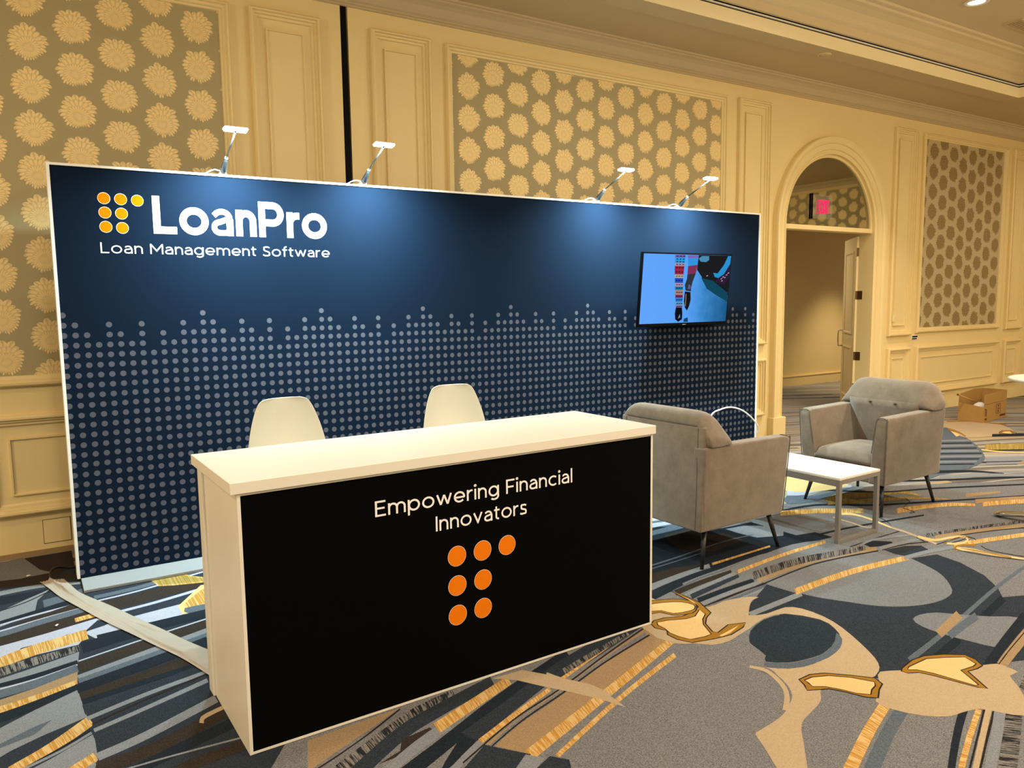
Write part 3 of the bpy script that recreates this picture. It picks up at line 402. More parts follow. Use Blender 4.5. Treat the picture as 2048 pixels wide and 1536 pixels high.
 ('S','r',[(0.701,-2.74,0.694,-2.656),(0.732,-2.72,0.726,-2.636),(0.777,-2.69,0.773,-2.606),(0.832,-2.655,0.829,-2.57),(0.889,-2.621,0.89,-2.534),(0.942,-2.592,0.947,-2.504),(0.989,-2.571,1,-2.481),(1.037,-2.554,1.052,-2.464),(1.085,-2.539,1.102,-2.449),(1.133,-2.525,1.152,-2.436),(1.181,-2.51,1.201,-2.422),(1.233,-2.495,1.253,-2.408),(1.287,-2.479,1.309,-2.393),(1.339,-2.464,1.362,-2.379),(1.385,-2.451,1.409,-2.368),(1.418,-2.441,1.442,-2.36)]),
 ('B','p',[(0.917,-2.594),(1.041,-2.577),(1.05,-2.619),(0.847,-2.687),(0.778,-2.692),(0.881,-2.658)]),
 ('L','r',[(0.77,-2.786,0.769,-2.731),(0.792,-2.775,0.791,-2.719),(0.824,-2.758,0.823,-2.701),(0.861,-2.738,0.861,-2.68),(0.9,-2.718,0.902,-2.658),(0.937,-2.7,0.94,-2.638),(0.973,-2.684,0.978,-2.621),(1.013,-2.668,1.019,-2.603),(1.051,-2.652,1.06,-2.587),(1.085,-2.639,1.094,-2.573),(1.11,-2.63,1.119,-2.562)]),
 ('Y','r',[(1.056,-2.634,1.066,-2.56),(1.083,-2.623,1.093,-2.55),(1.121,-2.608,1.132,-2.536),(1.167,-2.59,1.179,-2.519),(1.215,-2.571,1.228,-2.5),(1.261,-2.553,1.275,-2.483),(1.308,-2.535,1.322,-2.466),(1.358,-2.516,1.374,-2.447),(1.409,-2.497,1.425,-2.428),(1.453,-2.48,1.47,-2.412),(1.485,-2.467,1.502,-2.401)]),
 ('K','r',[(0.811,-2.852,0.813,-2.768),(0.841,-2.838,0.843,-2.755),(0.883,-2.819,0.886,-2.736),(0.935,-2.796,0.939,-2.713),(0.991,-2.77,0.997,-2.688),(1.047,-2.744,1.054,-2.662),(1.103,-2.717,1.11,-2.636),(1.162,-2.689,1.17,-2.608),(1.223,-2.658,1.233,-2.578),(1.29,-2.627,1.303,-2.546),(1.363,-2.595,1.379,-2.514),(1.452,-2.558,1.471,-2.477),(1.557,-2.518,1.579,-2.436),(1.667,-2.476,1.692,-2.394),(1.768,-2.438,1.795,-2.356),(1.842,-2.409,1.87,-2.329)]),
 ('K','p',[(0.989,-2.807),(1.128,-2.685),(1.16,-2.749),(1.046,-2.82),(0.917,-2.881)]),
 ('S','p',[(1.125,-2.676),(1.349,-2.59),(1.765,-2.413),(2.181,-2.292),(2.373,-2.334),(1.865,-2.501),(1.577,-2.572),(1.146,-2.76)]),
 ('L','r',[(0.953,-2.908,0.95,-2.875),(0.967,-2.9,0.964,-2.866),(0.987,-2.887,0.984,-2.853),(1.01,-2.873,1.008,-2.838),(1.034,-2.858,1.033,-2.823),(1.057,-2.845,1.056,-2.809),(1.079,-2.832,1.079,-2.796),(1.103,-2.82,1.104,-2.782),(1.126,-2.808,1.128,-2.77),(1.146,-2.798,1.148,-2.759),(1.161,-2.79,1.163,-2.751)]),
 ('Y','r',[(1.154,-2.783,1.158,-2.751),(1.183,-2.772,1.187,-2.74),(1.224,-2.755,1.229,-2.723),(1.273,-2.735,1.278,-2.703),(1.325,-2.714,1.33,-2.682),(1.373,-2.695,1.379,-2.663),(1.42,-2.677,1.427,-2.645),(1.47,-2.657,1.477,-2.625),(1.519,-2.639,1.527,-2.607),(1.562,-2.622,1.57,-2.59),(1.593,-2.61,1.601,-2.579)]),
 ('Y','r',[(1.663,-2.574,1.671,-2.547),(1.687,-2.565,1.695,-2.538),(1.721,-2.552,1.729,-2.526),(1.762,-2.536,1.77,-2.511),(1.805,-2.52,1.814,-2.495),(1.848,-2.504,1.857,-2.48),(1.894,-2.487,1.903,-2.464),(1.946,-2.469,1.955,-2.446),(1.998,-2.45,2.007,-2.428),(2.044,-2.434,2.053,-2.413),(2.077,-2.422,2.086,-2.402)]),
 ('D','r',[(1.728,-2.527,1.746,-2.479),(1.76,-2.517,1.777,-2.471),(1.806,-2.503,1.824,-2.458),(1.861,-2.486,1.878,-2.442),(1.918,-2.469,1.936,-2.426),(1.972,-2.453,1.99,-2.411),(2.025,-2.437,2.043,-2.397),(2.083,-2.421,2.101,-2.382),(2.139,-2.405,2.157,-2.367),(2.188,-2.39,2.206,-2.355),(2.224,-2.38,2.241,-2.346)]),
 ('O','p',[(1.161,-2.791),(1.623,-2.621),(2.337,-2.361),(2.395,-2.509),(1.695,-2.788),(1.267,-2.941)]),
 ('P','r',[(1.036,-2.855,1.036,-2.847),(1.075,-2.837,1.075,-2.828),(1.132,-2.809,1.132,-2.801),(1.2,-2.777,1.201,-2.768),(1.272,-2.744,1.273,-2.735),(1.338,-2.716,1.34,-2.707),(1.396,-2.695,1.398,-2.685),(1.451,-2.678,1.454,-2.668),(1.505,-2.662,1.508,-2.652),(1.561,-2.646,1.565,-2.635),(1.622,-2.626,1.625,-2.616),(1.687,-2.602,1.691,-2.591),(1.757,-2.576,1.761,-2.564),(1.83,-2.547,1.834,-2.536),(1.904,-2.518,1.908,-2.506),(1.977,-2.491,1.982,-2.479),(2.053,-2.464,2.058,-2.451),(2.135,-2.435,2.14,-2.422),(2.214,-2.408,2.22,-2.395),(2.283,-2.385,2.29,-2.371),(2.334,-2.367,2.341,-2.354)]),
 ('G','r',[(1.072,-2.887,1.072,-2.864),(1.103,-2.87,1.103,-2.847),(1.147,-2.847,1.147,-2.823),(1.199,-2.819,1.201,-2.794),(1.256,-2.79,1.259,-2.764),(1.311,-2.765,1.315,-2.738),(1.364,-2.744,1.37,-2.716),(1.418,-2.726,1.426,-2.697),(1.475,-2.708,1.483,-2.678),(1.534,-2.689,1.542,-2.659),(1.595,-2.669,1.604,-2.638),(1.66,-2.645,1.669,-2.614),(1.728,-2.62,1.737,-2.588),(1.798,-2.593,1.809,-2.561),(1.869,-2.567,1.881,-2.533),(1.94,-2.542,1.953,-2.508),(2.014,-2.518,2.029,-2.483),(2.093,-2.494,2.109,-2.457),(2.17,-2.472,2.188,-2.434),(2.237,-2.452,2.256,-2.414),(2.287,-2.438,2.306,-2.399)]),
 ('P','r',[(1.036,-2.892,1.037,-2.884),(1.074,-2.874,1.074,-2.866),(1.129,-2.847,1.13,-2.838),(1.195,-2.814,1.196,-2.806),(1.266,-2.781,1.267,-2.772),(1.33,-2.753,1.332,-2.744),(1.388,-2.731,1.39,-2.721),(1.445,-2.712,1.447,-2.702),(1.501,-2.695,1.504,-2.684),(1.558,-2.677,1.561,-2.667),(1.617,-2.658,1.62,-2.647),(1.677,-2.636,1.681,-2.625),(1.739,-2.613,1.742,-2.602),(1.802,-2.59,1.805,-2.579),(1.866,-2.567,1.871,-2.555),(1.933,-2.544,1.938,-2.532),(2.008,-2.522,2.013,-2.509),(2.091,-2.498,2.097,-2.485),(2.174,-2.476,2.18,-2.463),(2.247,-2.456,2.254,-2.443),(2.3,-2.442,2.307,-2.428)]),
 ('Y','r',[(1.254,-2.975,1.264,-2.909),(1.306,-2.955,1.317,-2.891),(1.381,-2.927,1.394,-2.864),(1.475,-2.893,1.489,-2.83),(1.581,-2.854,1.596,-2.792),(1.691,-2.813,1.708,-2.752),(1.816,-2.766,1.835,-2.706),(1.968,-2.709,1.989,-2.649),(2.131,-2.648,2.154,-2.588),(2.282,-2.59,2.307,-2.532),(2.396,-2.546,2.422,-2.49)]),
 ('Y','r',[(1.338,-3.014,1.341,-2.99),(1.395,-2.991,1.399,-2.966),(1.481,-2.955,1.485,-2.929),(1.586,-2.912,1.591,-2.885),(1.697,-2.867,1.704,-2.838),(1.8,-2.827,1.809,-2.797),(1.897,-2.792,1.908,-2.76),(1.998,-2.758,2.011,-2.725),(2.096,-2.726,2.11,-2.692),(2.182,-2.699,2.197,-2.663),(2.246,-2.678,2.263,-2.642)]),
 ('S','p',[(1.006,-2.892),(1.158,-2.796),(1.267,-2.941),(1.127,-3.02),(0.929,-2.935)]),
 ('L','p',[(1.158,-2.994),(1.251,-2.931),(1.297,-2.987),(1.219,-3.034)]),
 ('S','p',[(1.214,-3.031),(1.318,-2.988),(1.363,-3.044),(1.324,-3.116)]),
 ('T','p',[(1.442,-2.381),(1.592,-2.387),(1.653,-2.476),(1.717,-2.594),(1.772,-2.739),(1.765,-2.885),(1.727,-2.794),(1.659,-2.671),(1.585,-2.56),(1.522,-2.453)]),
 ('T','r',[(1.657,-2.48,1.67,-2.467),(1.661,-2.492,1.674,-2.479),(1.666,-2.508,1.679,-2.495),(1.672,-2.527,1.685,-2.514),(1.68,-2.547,1.693,-2.534),(1.689,-2.567,1.701,-2.554),(1.7,-2.587,1.712,-2.574),(1.713,-2.608,1.725,-2.594),(1.727,-2.629,1.739,-2.616),(1.739,-2.65,1.752,-2.637),(1.749,-2.671,1.762,-2.66),(1.756,-2.695,1.769,-2.684),(1.762,-2.72,1.775,-2.71),(1.766,-2.745,1.779,-2.736),(1.769,-2.767,1.782,-2.757),(1.771,-2.782,1.784,-2.772)]),
 ('K','p',[(3.744,-0.871),(3.772,-1.4),(4.379,-1.437),(4.387,-1.981),(3.223,-1.922),(2.707,-2)]),
 ('B','p',[(3.582,-1.16),(3.762,-1.392),(3.632,-1.741),(3.346,-1.805),(3.393,-1.483)]),
 ('N','p',[(3.677,-0.944),(3.765,-1.064),(3.774,-1.184),(3.609,-1.151),(3.459,-1.181)]),
 ('W','p',[(3.755,-0.818),(3.811,-0.918),(3.797,-1.087),(3.726,-1.008),(3.628,-0.997)]),
 ('N','r',[(3.016,-1.674,3.067,-1.597),(3.044,-1.666,3.095,-1.589),(3.083,-1.655,3.135,-1.577),(3.13,-1.642,3.185,-1.563),(3.182,-1.629,3.24,-1.549),(3.237,-1.619,3.299,-1.537),(3.302,-1.611,3.368,-1.528),(3.38,-1.603,3.449,-1.519),(3.46,-1.597,3.532,-1.512),(3.531,-1.592,3.605,-1.506),(3.582,-1.588,3.658,-1.501)]),
 ('B','r',[(2.79,-1.918,2.88,-1.803),(2.807,-1.919,2.898,-1.804),(2.83,-1.921,2.922,-1.805),(2.859,-1.923,2.951,-1.807),(2.893,-1.924,2.985,-1.807),(2.93,-1.924,3.022,-1.807),(2.977,-1.921,3.068,-1.803),(3.032,-1.917,3.125,-1.798),(3.09,-1.912,3.185,-1.792),(3.141,-1.907,3.238,-1.787),(3.176,-1.904,3.276,-1.783)]),
 ('L','p',[(4.319,-1.336),(4.457,-1.373),(4.622,-1.665),(4.512,-1.864),(4.22,-1.815),(4.218,-1.439)]),
 ('L','r',[(4.147,-1.605,4.273,-1.482),(4.184,-1.603,4.311,-1.48),(4.238,-1.599,4.368,-1.475),(4.298,-1.597,4.435,-1.472),(4.353,-1.602,4.5,-1.478),(4.394,-1.619,4.55,-1.498),(4.421,-1.656,4.581,-1.541),(4.441,-1.71,4.601,-1.601),(4.454,-1.77,4.614,-1.664),(4.463,-1.823,4.622,-1.72),(4.47,-1.859,4.629,-1.758)]),
 ('K','r',[(2.598,-2.128,2.634,-2.069),(2.622,-2.123,2.658,-2.063),(2.656,-2.114,2.693,-2.054),(2.696,-2.105,2.735,-2.044),(2.736,-2.095,2.776,-2.034),(2.77,-2.088,2.813,-2.026),(2.799,-2.084,2.845,-2.021),(2.828,-2.081,2.876,-2.017),(2.855,-2.078,2.904,-2.015),(2.878,-2.076,2.927,-2.013),(2.894,-2.075,2.944,-2.011)]),
 ('L','r',[(2.765,-2.187,2.781,-2.164),(2.799,-2.181,2.817,-2.156),(2.849,-2.173,2.868,-2.146),(2.907,-2.162,2.928,-2.133),(2.968,-2.151,2.992,-2.12),(3.026,-2.142,3.051,-2.109),(3.083,-2.133,3.111,-2.098),(3.146,-2.124,3.176,-2.087),(3.207,-2.116,3.239,-2.076),(3.26,-2.108,3.294,-2.067),(3.297,-2.103,3.334,-2.06)]),
 ('G','r',[(2.77,-2.361,2.802,-2.314),(2.802,-2.354,2.835,-2.307),(2.848,-2.344,2.882,-2.297),(2.902,-2.333,2.938,-2.285),(2.96,-2.323,2.998,-2.274),(3.015,-2.315,3.056,-2.266),(3.072,-2.311,3.116,-2.261),(3.135,-2.309,3.182,-2.258),(3.198,-2.308,3.246,-2.257),(3.253,-2.308,3.303,-2.257),(3.292,-2.308,3.343,-2.256)]),
 ('P','r',[(2.815,-2.339,2.826,-2.324),(2.845,-2.335,2.856,-2.321),(2.886,-2.331,2.898,-2.316),(2.937,-2.325,2.949,-2.31),(2.994,-2.32,3.006,-2.305),(3.053,-2.315,3.067,-2.3),(3.118,-2.312,3.132,-2.296),(3.191,-2.309,3.205,-2.294),(3.269,-2.307,3.283,-2.291),(3.348,-2.303,3.363,-2.288),(3.426,-2.299,3.441,-2.283),(3.499,-2.292,3.515,-2.275),(3.571,-2.281,3.587,-2.265),(3.644,-2.271,3.661,-2.255),(3.722,-2.264,3.74,-2.247),(3.809,-2.263,3.828,-2.245),(3.915,-2.27,3.936,-2.253),(4.04,-2.285,4.062,-2.268),(4.167,-2.303,4.19,-2.285),(4.28,-2.32,4.304,-2.302),(4.36,-2.331,4.385,-2.314)]),
 ('L','r',[(2.777,-2.391,2.807,-2.351),(2.807,-2.388,2.838,-2.348),(2.852,-2.383,2.883,-2.344),(2.904,-2.378,2.936,-2.338),(2.958,-2.373,2.992,-2.333),(3.01,-2.37,3.045,-2.329),(3.062,-2.367,3.099,-2.326),(3.118,-2.365,3.157,-2.323),(3.174,-2.364,3.213,-2.322),(3.222,-2.363,3.263,-2.32),(3.257,-2.362,3.298,-2.319)]),
 ('K','p',[(3.55,-1.07),(3.785,-1.352),(3.87,-1.488),(3.961,-1.698),(3.867,-1.857),(3.512,-1.867),(3.305,-1.873),(3.006,-1.905),(2.733,-1.962)]),
 ('B','p',[(3.486,-1.294),(3.72,-1.288),(3.724,-1.441),(3.858,-1.498),(3.854,-1.677),(3.504,-1.736),(3.338,-1.637),(3.396,-1.445)]),
 ('W','p',[(3.584,-1.034),(3.713,-1.062),(3.728,-1.135),(3.506,-1.119)]),
 ('N','p',[(3.452,-1.177),(3.632,-1.167),(3.748,-1.148),(3.751,-1.251),(3.622,-1.257),(3.51,-1.255),(3.38,-1.257)]),
 ('L','p',[(3.937,-1.439),(4.105,-1.459),(4.201,-1.526),(4.23,-1.702),(4.143,-1.771),(3.961,-1.698),(3.933,-1.55)]),
 ('N','r',[(2.961,-1.716,2.976,-1.696),(2.996,-1.713,3.011,-1.693),(3.047,-1.709,3.062,-1.689),(3.107,-1.704,3.122,-1.684),(3.169,-1.698,3.184,-1.679),(3.228,-1.692,3.242,-1.673),(3.282,-1.686,3.296,-1.667),(3.336,-1.678,3.35,-1.66),(3.39,-1.671,3.405,-1.653),(3.444,-1.664,3.459,-1.646),(3.499,-1.657,3.514,-1.639),(3.555,-1.651,3.57,-1.634),(3.611,-1.645,3.626,-1.628),(3.668,-1.64,3.683,-1.623),(3.722,-1.636,3.738,-1.62),(3.774,-1.634,3.789,-1.618),(3.824,-1.635,3.84,-1.619),(3.874,-1.638,3.89,-1.622),(3.92,-1.642,3.936,-1.626),(3.959,-1.645,3.975,-1.63),(3.988,-1.648,4.003,-1.633)]),
 ('N','r',[(2.923,-1.756,2.934,-1.742),(2.958,-1.754,2.968,-1.74),(3.007,-1.751,3.017,-1.737),(3.065,-1.747,3.075,-1.734),(3.125,-1.743,3.136,-1.73),(3.181,-1.739,3.191,-1.726),(3.236,-1.734,3.247,-1.721),(3.295,-1.729,3.305,-1.716),(3.353,-1.723,3.363,-1.711),(3.402,-1.718,3.412,-1.707),(3.438,-1.715,3.447,-1.703)]),
 ('B','p',[(2.871,-1.812),(3.052,-1.813),(3.192,-1.839),(3.278,-1.855),(3.208,-1.879),(2.98,-1.914),(2.74,-1.955)]),
 ('L','r',[(2.704,-2.002,2.749,-1.937),(2.74,-1.996,2.785,-1.932),(2.793,-1.988,2.837,-1.925),(2.853,-1.979,2.898,-1.917),(2.914,-1.97,2.959,-1.91),(2.966,-1.963,3.011,-1.903),(3.009,-1.957,3.054,-1.899),(3.048,-1.953,3.093,-1.896),(3.084,-1.949,3.128,-1.894),(3.118,-1.945,3.161,-1.892),(3.149,-1.941,3.191,-1.89),(3.179,-1.937,3.22,-1.887),(3.207,-1.933,3.246,-1.885),(3.231,-1.93,3.27,-1.883),(3.252,-1.927,3.289,-1.882),(3.267,-1.924,3.303,-1.881)]),
 ('Y','r',[(3.283,-1.93,3.327,-1.88),(3.314,-1.928,3.357,-1.88),(3.356,-1.926,3.398,-1.879),(3.407,-1.923,3.449,-1.877),(3.464,-1.919,3.504,-1.875),(3.521,-1.916,3.561,-1.873),(3.587,-1.911,3.626,-1.87),(3.664,-1.906,3.703,-1.866),(3.743,-1.901,3.78,-1.862),(3.812,-1.896,3.849,-1.859),(3.862,-1.892,3.898,-1.856)]),
 ('K','r',[(2.623,-2.094,2.669,-2.021),(2.652,-2.087,2.697,-2.015),(2.691,-2.077,2.736,-2.007),(2.738,-2.066,2.783,-1.997),(2.788,-2.054,2.834,-1.987),(2.837,-2.044,2.883,-1.979),(2.884,-2.035,2.931,-1.971),(2.935,-2.026,2.981,-1.964),(2.986,-2.018,3.032,-1.957),(3.037,-2.01,3.083,-1.951),(3.085,-2.004,3.131,-1.947),(3.13,-1.999,3.176,-1.943),(3.172,-1.995,3.217,-1.942),(3.213,-1.992,3.257,-1.941),(3.255,-1.989,3.297,-1.94),(3.298,-1.985,3.339,-1.938),(3.342,-1.98,3.381,-1.936),(3.384,-1.975,3.421,-1.933),(3.428,-1.97,3.463,-1.93),(3.476,-1.964,3.51,-1.927),(3.532,-1.958,3.565,-1.923),(3.605,-1.952,3.637,-1.919),(3.693,-1.945,3.723,-1.914),(3.784,-1.937,3.813,-1.908),(3.865,-1.93,3.892,-1.904),(3.924,-1.925,3.948,-1.901)]),
 ('N','r',[(2.793,-2.093,2.804,-2.077),(2.826,-2.086,2.837,-2.069),(2.874,-2.074,2.886,-2.058),(2.931,-2.061,2.943,-2.044),(2.99,-2.048,3.003,-2.031),(3.046,-2.038,3.059,-2.021),(3.1,-2.031,3.114,-2.014),(3.158,-2.027,3.173,-2.009),(3.214,-2.023,3.23,-2.005),(3.263,-2.021,3.279,-2.003),(3.298,-2.019,3.314,-2.001)]),
 ('B','r',[(2.771,-2.142,2.815,-2.08),(2.802,-2.136,2.845,-2.076),(2.846,-2.129,2.889,-2.07),(2.898,-2.121,2.941,-2.063),(2.954,-2.112,2.997,-2.056),(3.007,-2.105,3.051,-2.05),(3.063,-2.099,3.108,-2.045),(3.126,-2.094,3.171,-2.041),(3.189,-2.089,3.234,-2.037),(3.244,-2.084,3.288,-2.035),(3.284,-2.081,3.327,-2.033)]),
 ('L','r',[(2.809,-2.181,2.832,-2.149),(2.842,-2.175,2.864,-2.143),(2.889,-2.165,2.911,-2.134),(2.945,-2.153,2.967,-2.123),(3.003,-2.142,3.025,-2.112),(3.057,-2.131,3.079,-2.103),(3.11,-2.121,3.131,-2.094),(3.166,-2.111,3.188,-2.085),(3.221,-2.102,3.242,-2.076),(3.268,-2.094,3.289,-2.069),(3.303,-2.087,3.322,-2.064)]),
 ('S','r',[(2.803,-2.23,2.844,-2.174),(2.838,-2.223,2.877,-2.169),(2.887,-2.214,2.926,-2.161),(2.945,-2.204,2.983,-2.153),(3.004,-2.193,3.042,-2.144),(3.057,-2.184,3.094,-2.136),(3.106,-2.175,3.143,-2.129),(3.155,-2.166,3.192,-2.122),(3.203,-2.158,3.238,-2.116),(3.243,-2.151,3.277,-2.111),(3.273,-2.146,3.305,-2.107)]),
 ('K','r',[(2.796,-2.285,2.835,-2.233),(2.826,-2.281,2.865,-2.23),(2.869,-2.276,2.908,-2.226),(2.92,-2.27,2.959,-2.221),(2.974,-2.265,3.013,-2.217),(3.025,-2.26,3.065,-2.213),(3.079,-2.256,3.119,-2.21),(3.139,-2.252,3.179,-2.207),(3.198,-2.249,3.238,-2.205),(3.25,-2.246,3.289,-2.204),(3.287,-2.244,3.326,-2.203)]),
 ('L','r',[(2.779,-2.323,2.807,-2.286),(2.812,-2.32,2.841,-2.282),(2.86,-2.315,2.89,-2.278),(2.917,-2.31,2.947,-2.273),(2.977,-2.304,3.007,-2.267),(3.033,-2.299,3.065,-2.262),(3.091,-2.295,3.123,-2.258),(3.153,-2.29,3.186,-2.253),(3.215,-2.286,3.248,-2.249),(3.268,-2.282,3.302,-2.245),(3.307,-2.279,3.341,-2.243)]),
 ('P','r',[(2.782,-2.34,2.79,-2.329),(2.81,-2.338,2.818,-2.328),(2.849,-2.336,2.858,-2.325),(2.897,-2.333,2.905,-2.323),(2.948,-2.33,2.957,-2.319),(3,-2.326,3.009,-2.315),(3.055,-2.32,3.064,-2.31),(3.117,-2.314,3.126,-2.304),(3.18,-2.307,3.189,-2.297),(3.241,-2.301,3.251,-2.29),(3.296,-2.295,3.306,-2.284),(3.345,-2.29,3.355,-2.279),(3.391,-2.285,3.401,-2.275),(3.433,-2.281,3.443,-2.271),(3.467,-2.278,3.477,-2.268),(3.493,-2.275,3.503,-2.265)]),
 ('N','r',[(2.777,-2.375,2.8,-2.346),(2.808,-2.373,2.831,-2.345),(2.852,-2.371,2.875,-2.343),(2.904,-2.368,2.928,-2.34),(2.96,-2.365,2.984,-2.337),(3.015,-2.361,3.039,-2.333),(3.073,-2.356,3.097,-2.327),(3.138,-2.349,3.162,-2.321),(3.203,-2.342,3.228,-2.313),(3.259,-2.335,3.285,-2.307),(3.3,-2.331,3.326,-2.302)]),
 ('Y','r',[(3.302,-2.094,3.33,-2.061),(3.321,-2.091,3.349,-2.058),(3.348,-2.086,3.375,-2.054),(3.381,-2.08,3.408,-2.049),(3.42,-2.074,3.448,-2.043),(3.466,-2.067,3.494,-2.036),(3.526,-2.059,3.554,-2.028),(3.601,-2.049,3.63,-2.018),(3.68,-2.038,3.709,-2.008),(3.752,-2.029,3.781,-1.999),(3.802,-2.022,3.831,-1.993)]),
 ('S','p',[(2.865,-2.564),(3,-2.454),(3.311,-2.313),(3.335,-2.48),(4.418,-2.526),(4.605,-2.571),(4.572,-2.734),(4.463,-2.927),(4.318,-3.071),(4.199,-3.151),(4.377,-3.225),(4.459,-3.45),(3.831,-3.691),(3.328,-3.501),(2.95,-3.348),(2.776,-3.289),(2.973,-2.874),(3.025,-2.617)]),
 ('L','r',[(2.876,-2.566,2.916,-2.52),(2.904,-2.564,2.944,-2.518),(2.943,-2.561,2.984,-2.515),(2.989,-2.558,3.031,-2.511),(3.038,-2.555,3.081,-2.507),(3.086,-2.551,3.13,-2.503),(3.136,-2.548,3.182,-2.5),(3.193,-2.544,3.239,-2.496),(3.248,-2.541,3.296,-2.492),(3.297,-2.538,3.346,-2.488),(3.332,-2.536,3.382,-2.486)]),
 ('X','p',[(3.325,-2.031),(3.387,-1.995),(3.478,-1.983),(3.589,-1.973),(3.729,-1.952),(3.89,-1.933),(4.034,-1.928),(4.15,-1.945),(4.251,-1.977),(4.334,-2.018),(4.4,-2.069),(4.449,-2.129),(4.479,-2.191),(4.484,-2.249),(4.469,-2.308),(4.448,-2.375),(4.423,-2.458),(4.392,-2.548),(4.36,-2.628),(4.332,-2.689),(4.303,-2.74),(4.265,-2.79),(4.21,-2.846),(4.145,-2.901),(4.084,-2.944),(4.033,-2.969),(3.985,-2.981),(3.938,-2.988),(3.889,-2.991),(3.84,-2.988),(3.792,-2.98),(3.745,-2.968),(3.699,-2.951),(3.655,-2.931),(3.614,-2.907),(3.576,-2.879),(3.541,-2.847),(3.512,-2.81),(3.486,-2.769),(3.459,-2.722),(3.427,-2.671),(3.394,-2.615),(3.367,-2.55),(3.347,-2.474),(3.332,-2.39),(3.323,-2.303),(3.311,-2.206),(3.303,-2.107)]),
 ('O','r',[(3.296,-2.268,3.357,-2.202),(3.37,-2.261,3.43,-2.197),(3.476,-2.251,3.538,-2.187),(3.602,-2.241,3.667,-2.177),(3.734,-2.234,3.802,-2.171),(3.854,-2.233,3.926,-2.171),(3.969,-2.242,4.044,-2.181),(4.089,-2.259,4.166,-2.2),(4.204,-2.279,4.282,-2.222),(4.303,-2.298,4.381,-2.243),(4.376,-2.311,4.452,-2.257)]),
 ('D','r',[(3.303,-2.225,3.393,-2.129),(3.359,-2.22,3.447,-2.126),(3.437,-2.213,3.525,-2.122),(3.531,-2.206,3.62,-2.117),(3.63,-2.201,3.72,-2.115),(3.724,-2.201,3.816,-2.117),(3.818,-2.207,3.911,-2.127),(3.92,-2.219,4.013,-2.142),(4.021,-2.233,4.113,-2.16),(4.113,-2.246,4.203,-2.178),(4.188,-2.256,4.274,-2.191),(4.239,-2.262,4.321,-2.2),(4.274,-2.265,4.351,-2.207),(4.296,-2.266,4.369,-2.213),(4.311,-2.267,4.379,-2.217),(4.325,-2.267,4.388,-2.221)]),
 ('Y','r',[(3.317,-2.099,3.356,-2.055),(3.377,-2.092,3.416,-2.049),(3.463,-2.083,3.503,-2.039),(3.565,-2.071,3.606,-2.028),(3.672,-2.06,3.715,-2.017),(3.773,-2.052,3.816,-2.009),(3.871,-2.046,3.916,-2.004),(3.978,-2.042,4.024,-2),(4.081,-2.039,4.128,-1.998),(4.171,-2.037,4.219,-1.996),(4.237,-2.035,4.284,-1.995)]),
 ('P','r',[(3.26,-2.306,3.272,-2.292),(3.332,-2.298,3.344,-2.284),(3.436,-2.285,3.45,-2.271),(3.562,-2.272,3.576,-2.257),(3.693,-2.261,3.709,-2.246),(3.816,-2.257,3.833,-2.242),(3.934,-2.265,3.953,-2.25),(4.06,-2.28,4.079,-2.265),(4.181,-2.3,4.202,-2.284),(4.286,-2.318,4.307,-2.303),(4.362,-2.33,4.383,-2.315)]),
 ('K','r',[(3.25,-1.944,3.274,-1.915),(3.336,-1.938,3.36,-1.91),(3.461,-1.93,3.486,-1.902),(3.61,-1.921,3.637,-1.893),(3.768,-1.912,3.796,-1.885),(3.916,-1.907,3.945,-1.88),(4.051,-1.905,4.08,-1.878),(4.184,-1.904,4.214,-1.877),(4.317,-1.906,4.349,-1.879),(4.454,-1.911,4.487,-1.885),(4.597,-1.921,4.631,-1.896),(4.759,-1.941,4.793,-1.916),(4.938,-1.969,4.973,-1.945),(5.115,-2,5.151,-1.976),(5.271,-2.028,5.307,-2.005),(5.383,-2.048,5.419,-2.026)]),
 ('Y','r',[(3.318,-2.506,3.384,-2.441),(3.388,-2.502,3.453,-2.438),(3.489,-2.497,3.555,-2.433),(3.608,-2.491,3.677,-2.428),(3.734,-2.486,3.805,-2.424),(3.849,-2.486,3.923,-2.425),(3.961,-2.491,4.038,-2.432),(4.08,-2.5,4.158,-2.443),(4.194,-2.512,4.273,-2.456),(4.294,-2.523,4.372,-2.469),(4.366,-2.53,4.444,-2.477)]),
 ('N','r',[(3.07,-3.303,3.101,-3.267),(3.129,-3.293,3.16,-3.257),(3.213,-3.279,3.245,-3.244),(3.317,-3.261,3.349,-3.228),(3.433,-3.241,3.465,-3.208),(3.555,-3.22,3.586,-3.187),(3.689,-3.195,3.72,-3.163),(3.842,-3.165,3.874,-3.134),(4.007,-3.132,4.04,-3.102),(4.174,-3.1,4.208,-3.07),(4.329,-3.072,4.365,-3.042),(4.474,-3.048,4.511,-3.019),(4.617,-3.026,4.655,-2.998),(4.749,-3.007,4.787,-2.98),(4.863,-2.991,4.9,-2.966),(4.949,-2.978,4.984,-2.955)]),
 ('K','r',[(3.189,-3.364,3.236,-3.312),(3.245,-3.355,3.293,-3.303),(3.326,-3.342,3.375,-3.289),(3.424,-3.326,3.475,-3.272),(3.53,-3.308,3.582,-3.254),(3.632,-3.29,3.685,-3.236),(3.738,-3.27,3.792,-3.216),(3.857,-3.248,3.912,-3.192),(3.976,-3.224,4.033,-3.168),(4.082,-3.203,4.141,-3.147),(4.159,-3.188,4.22,-3.131)]),
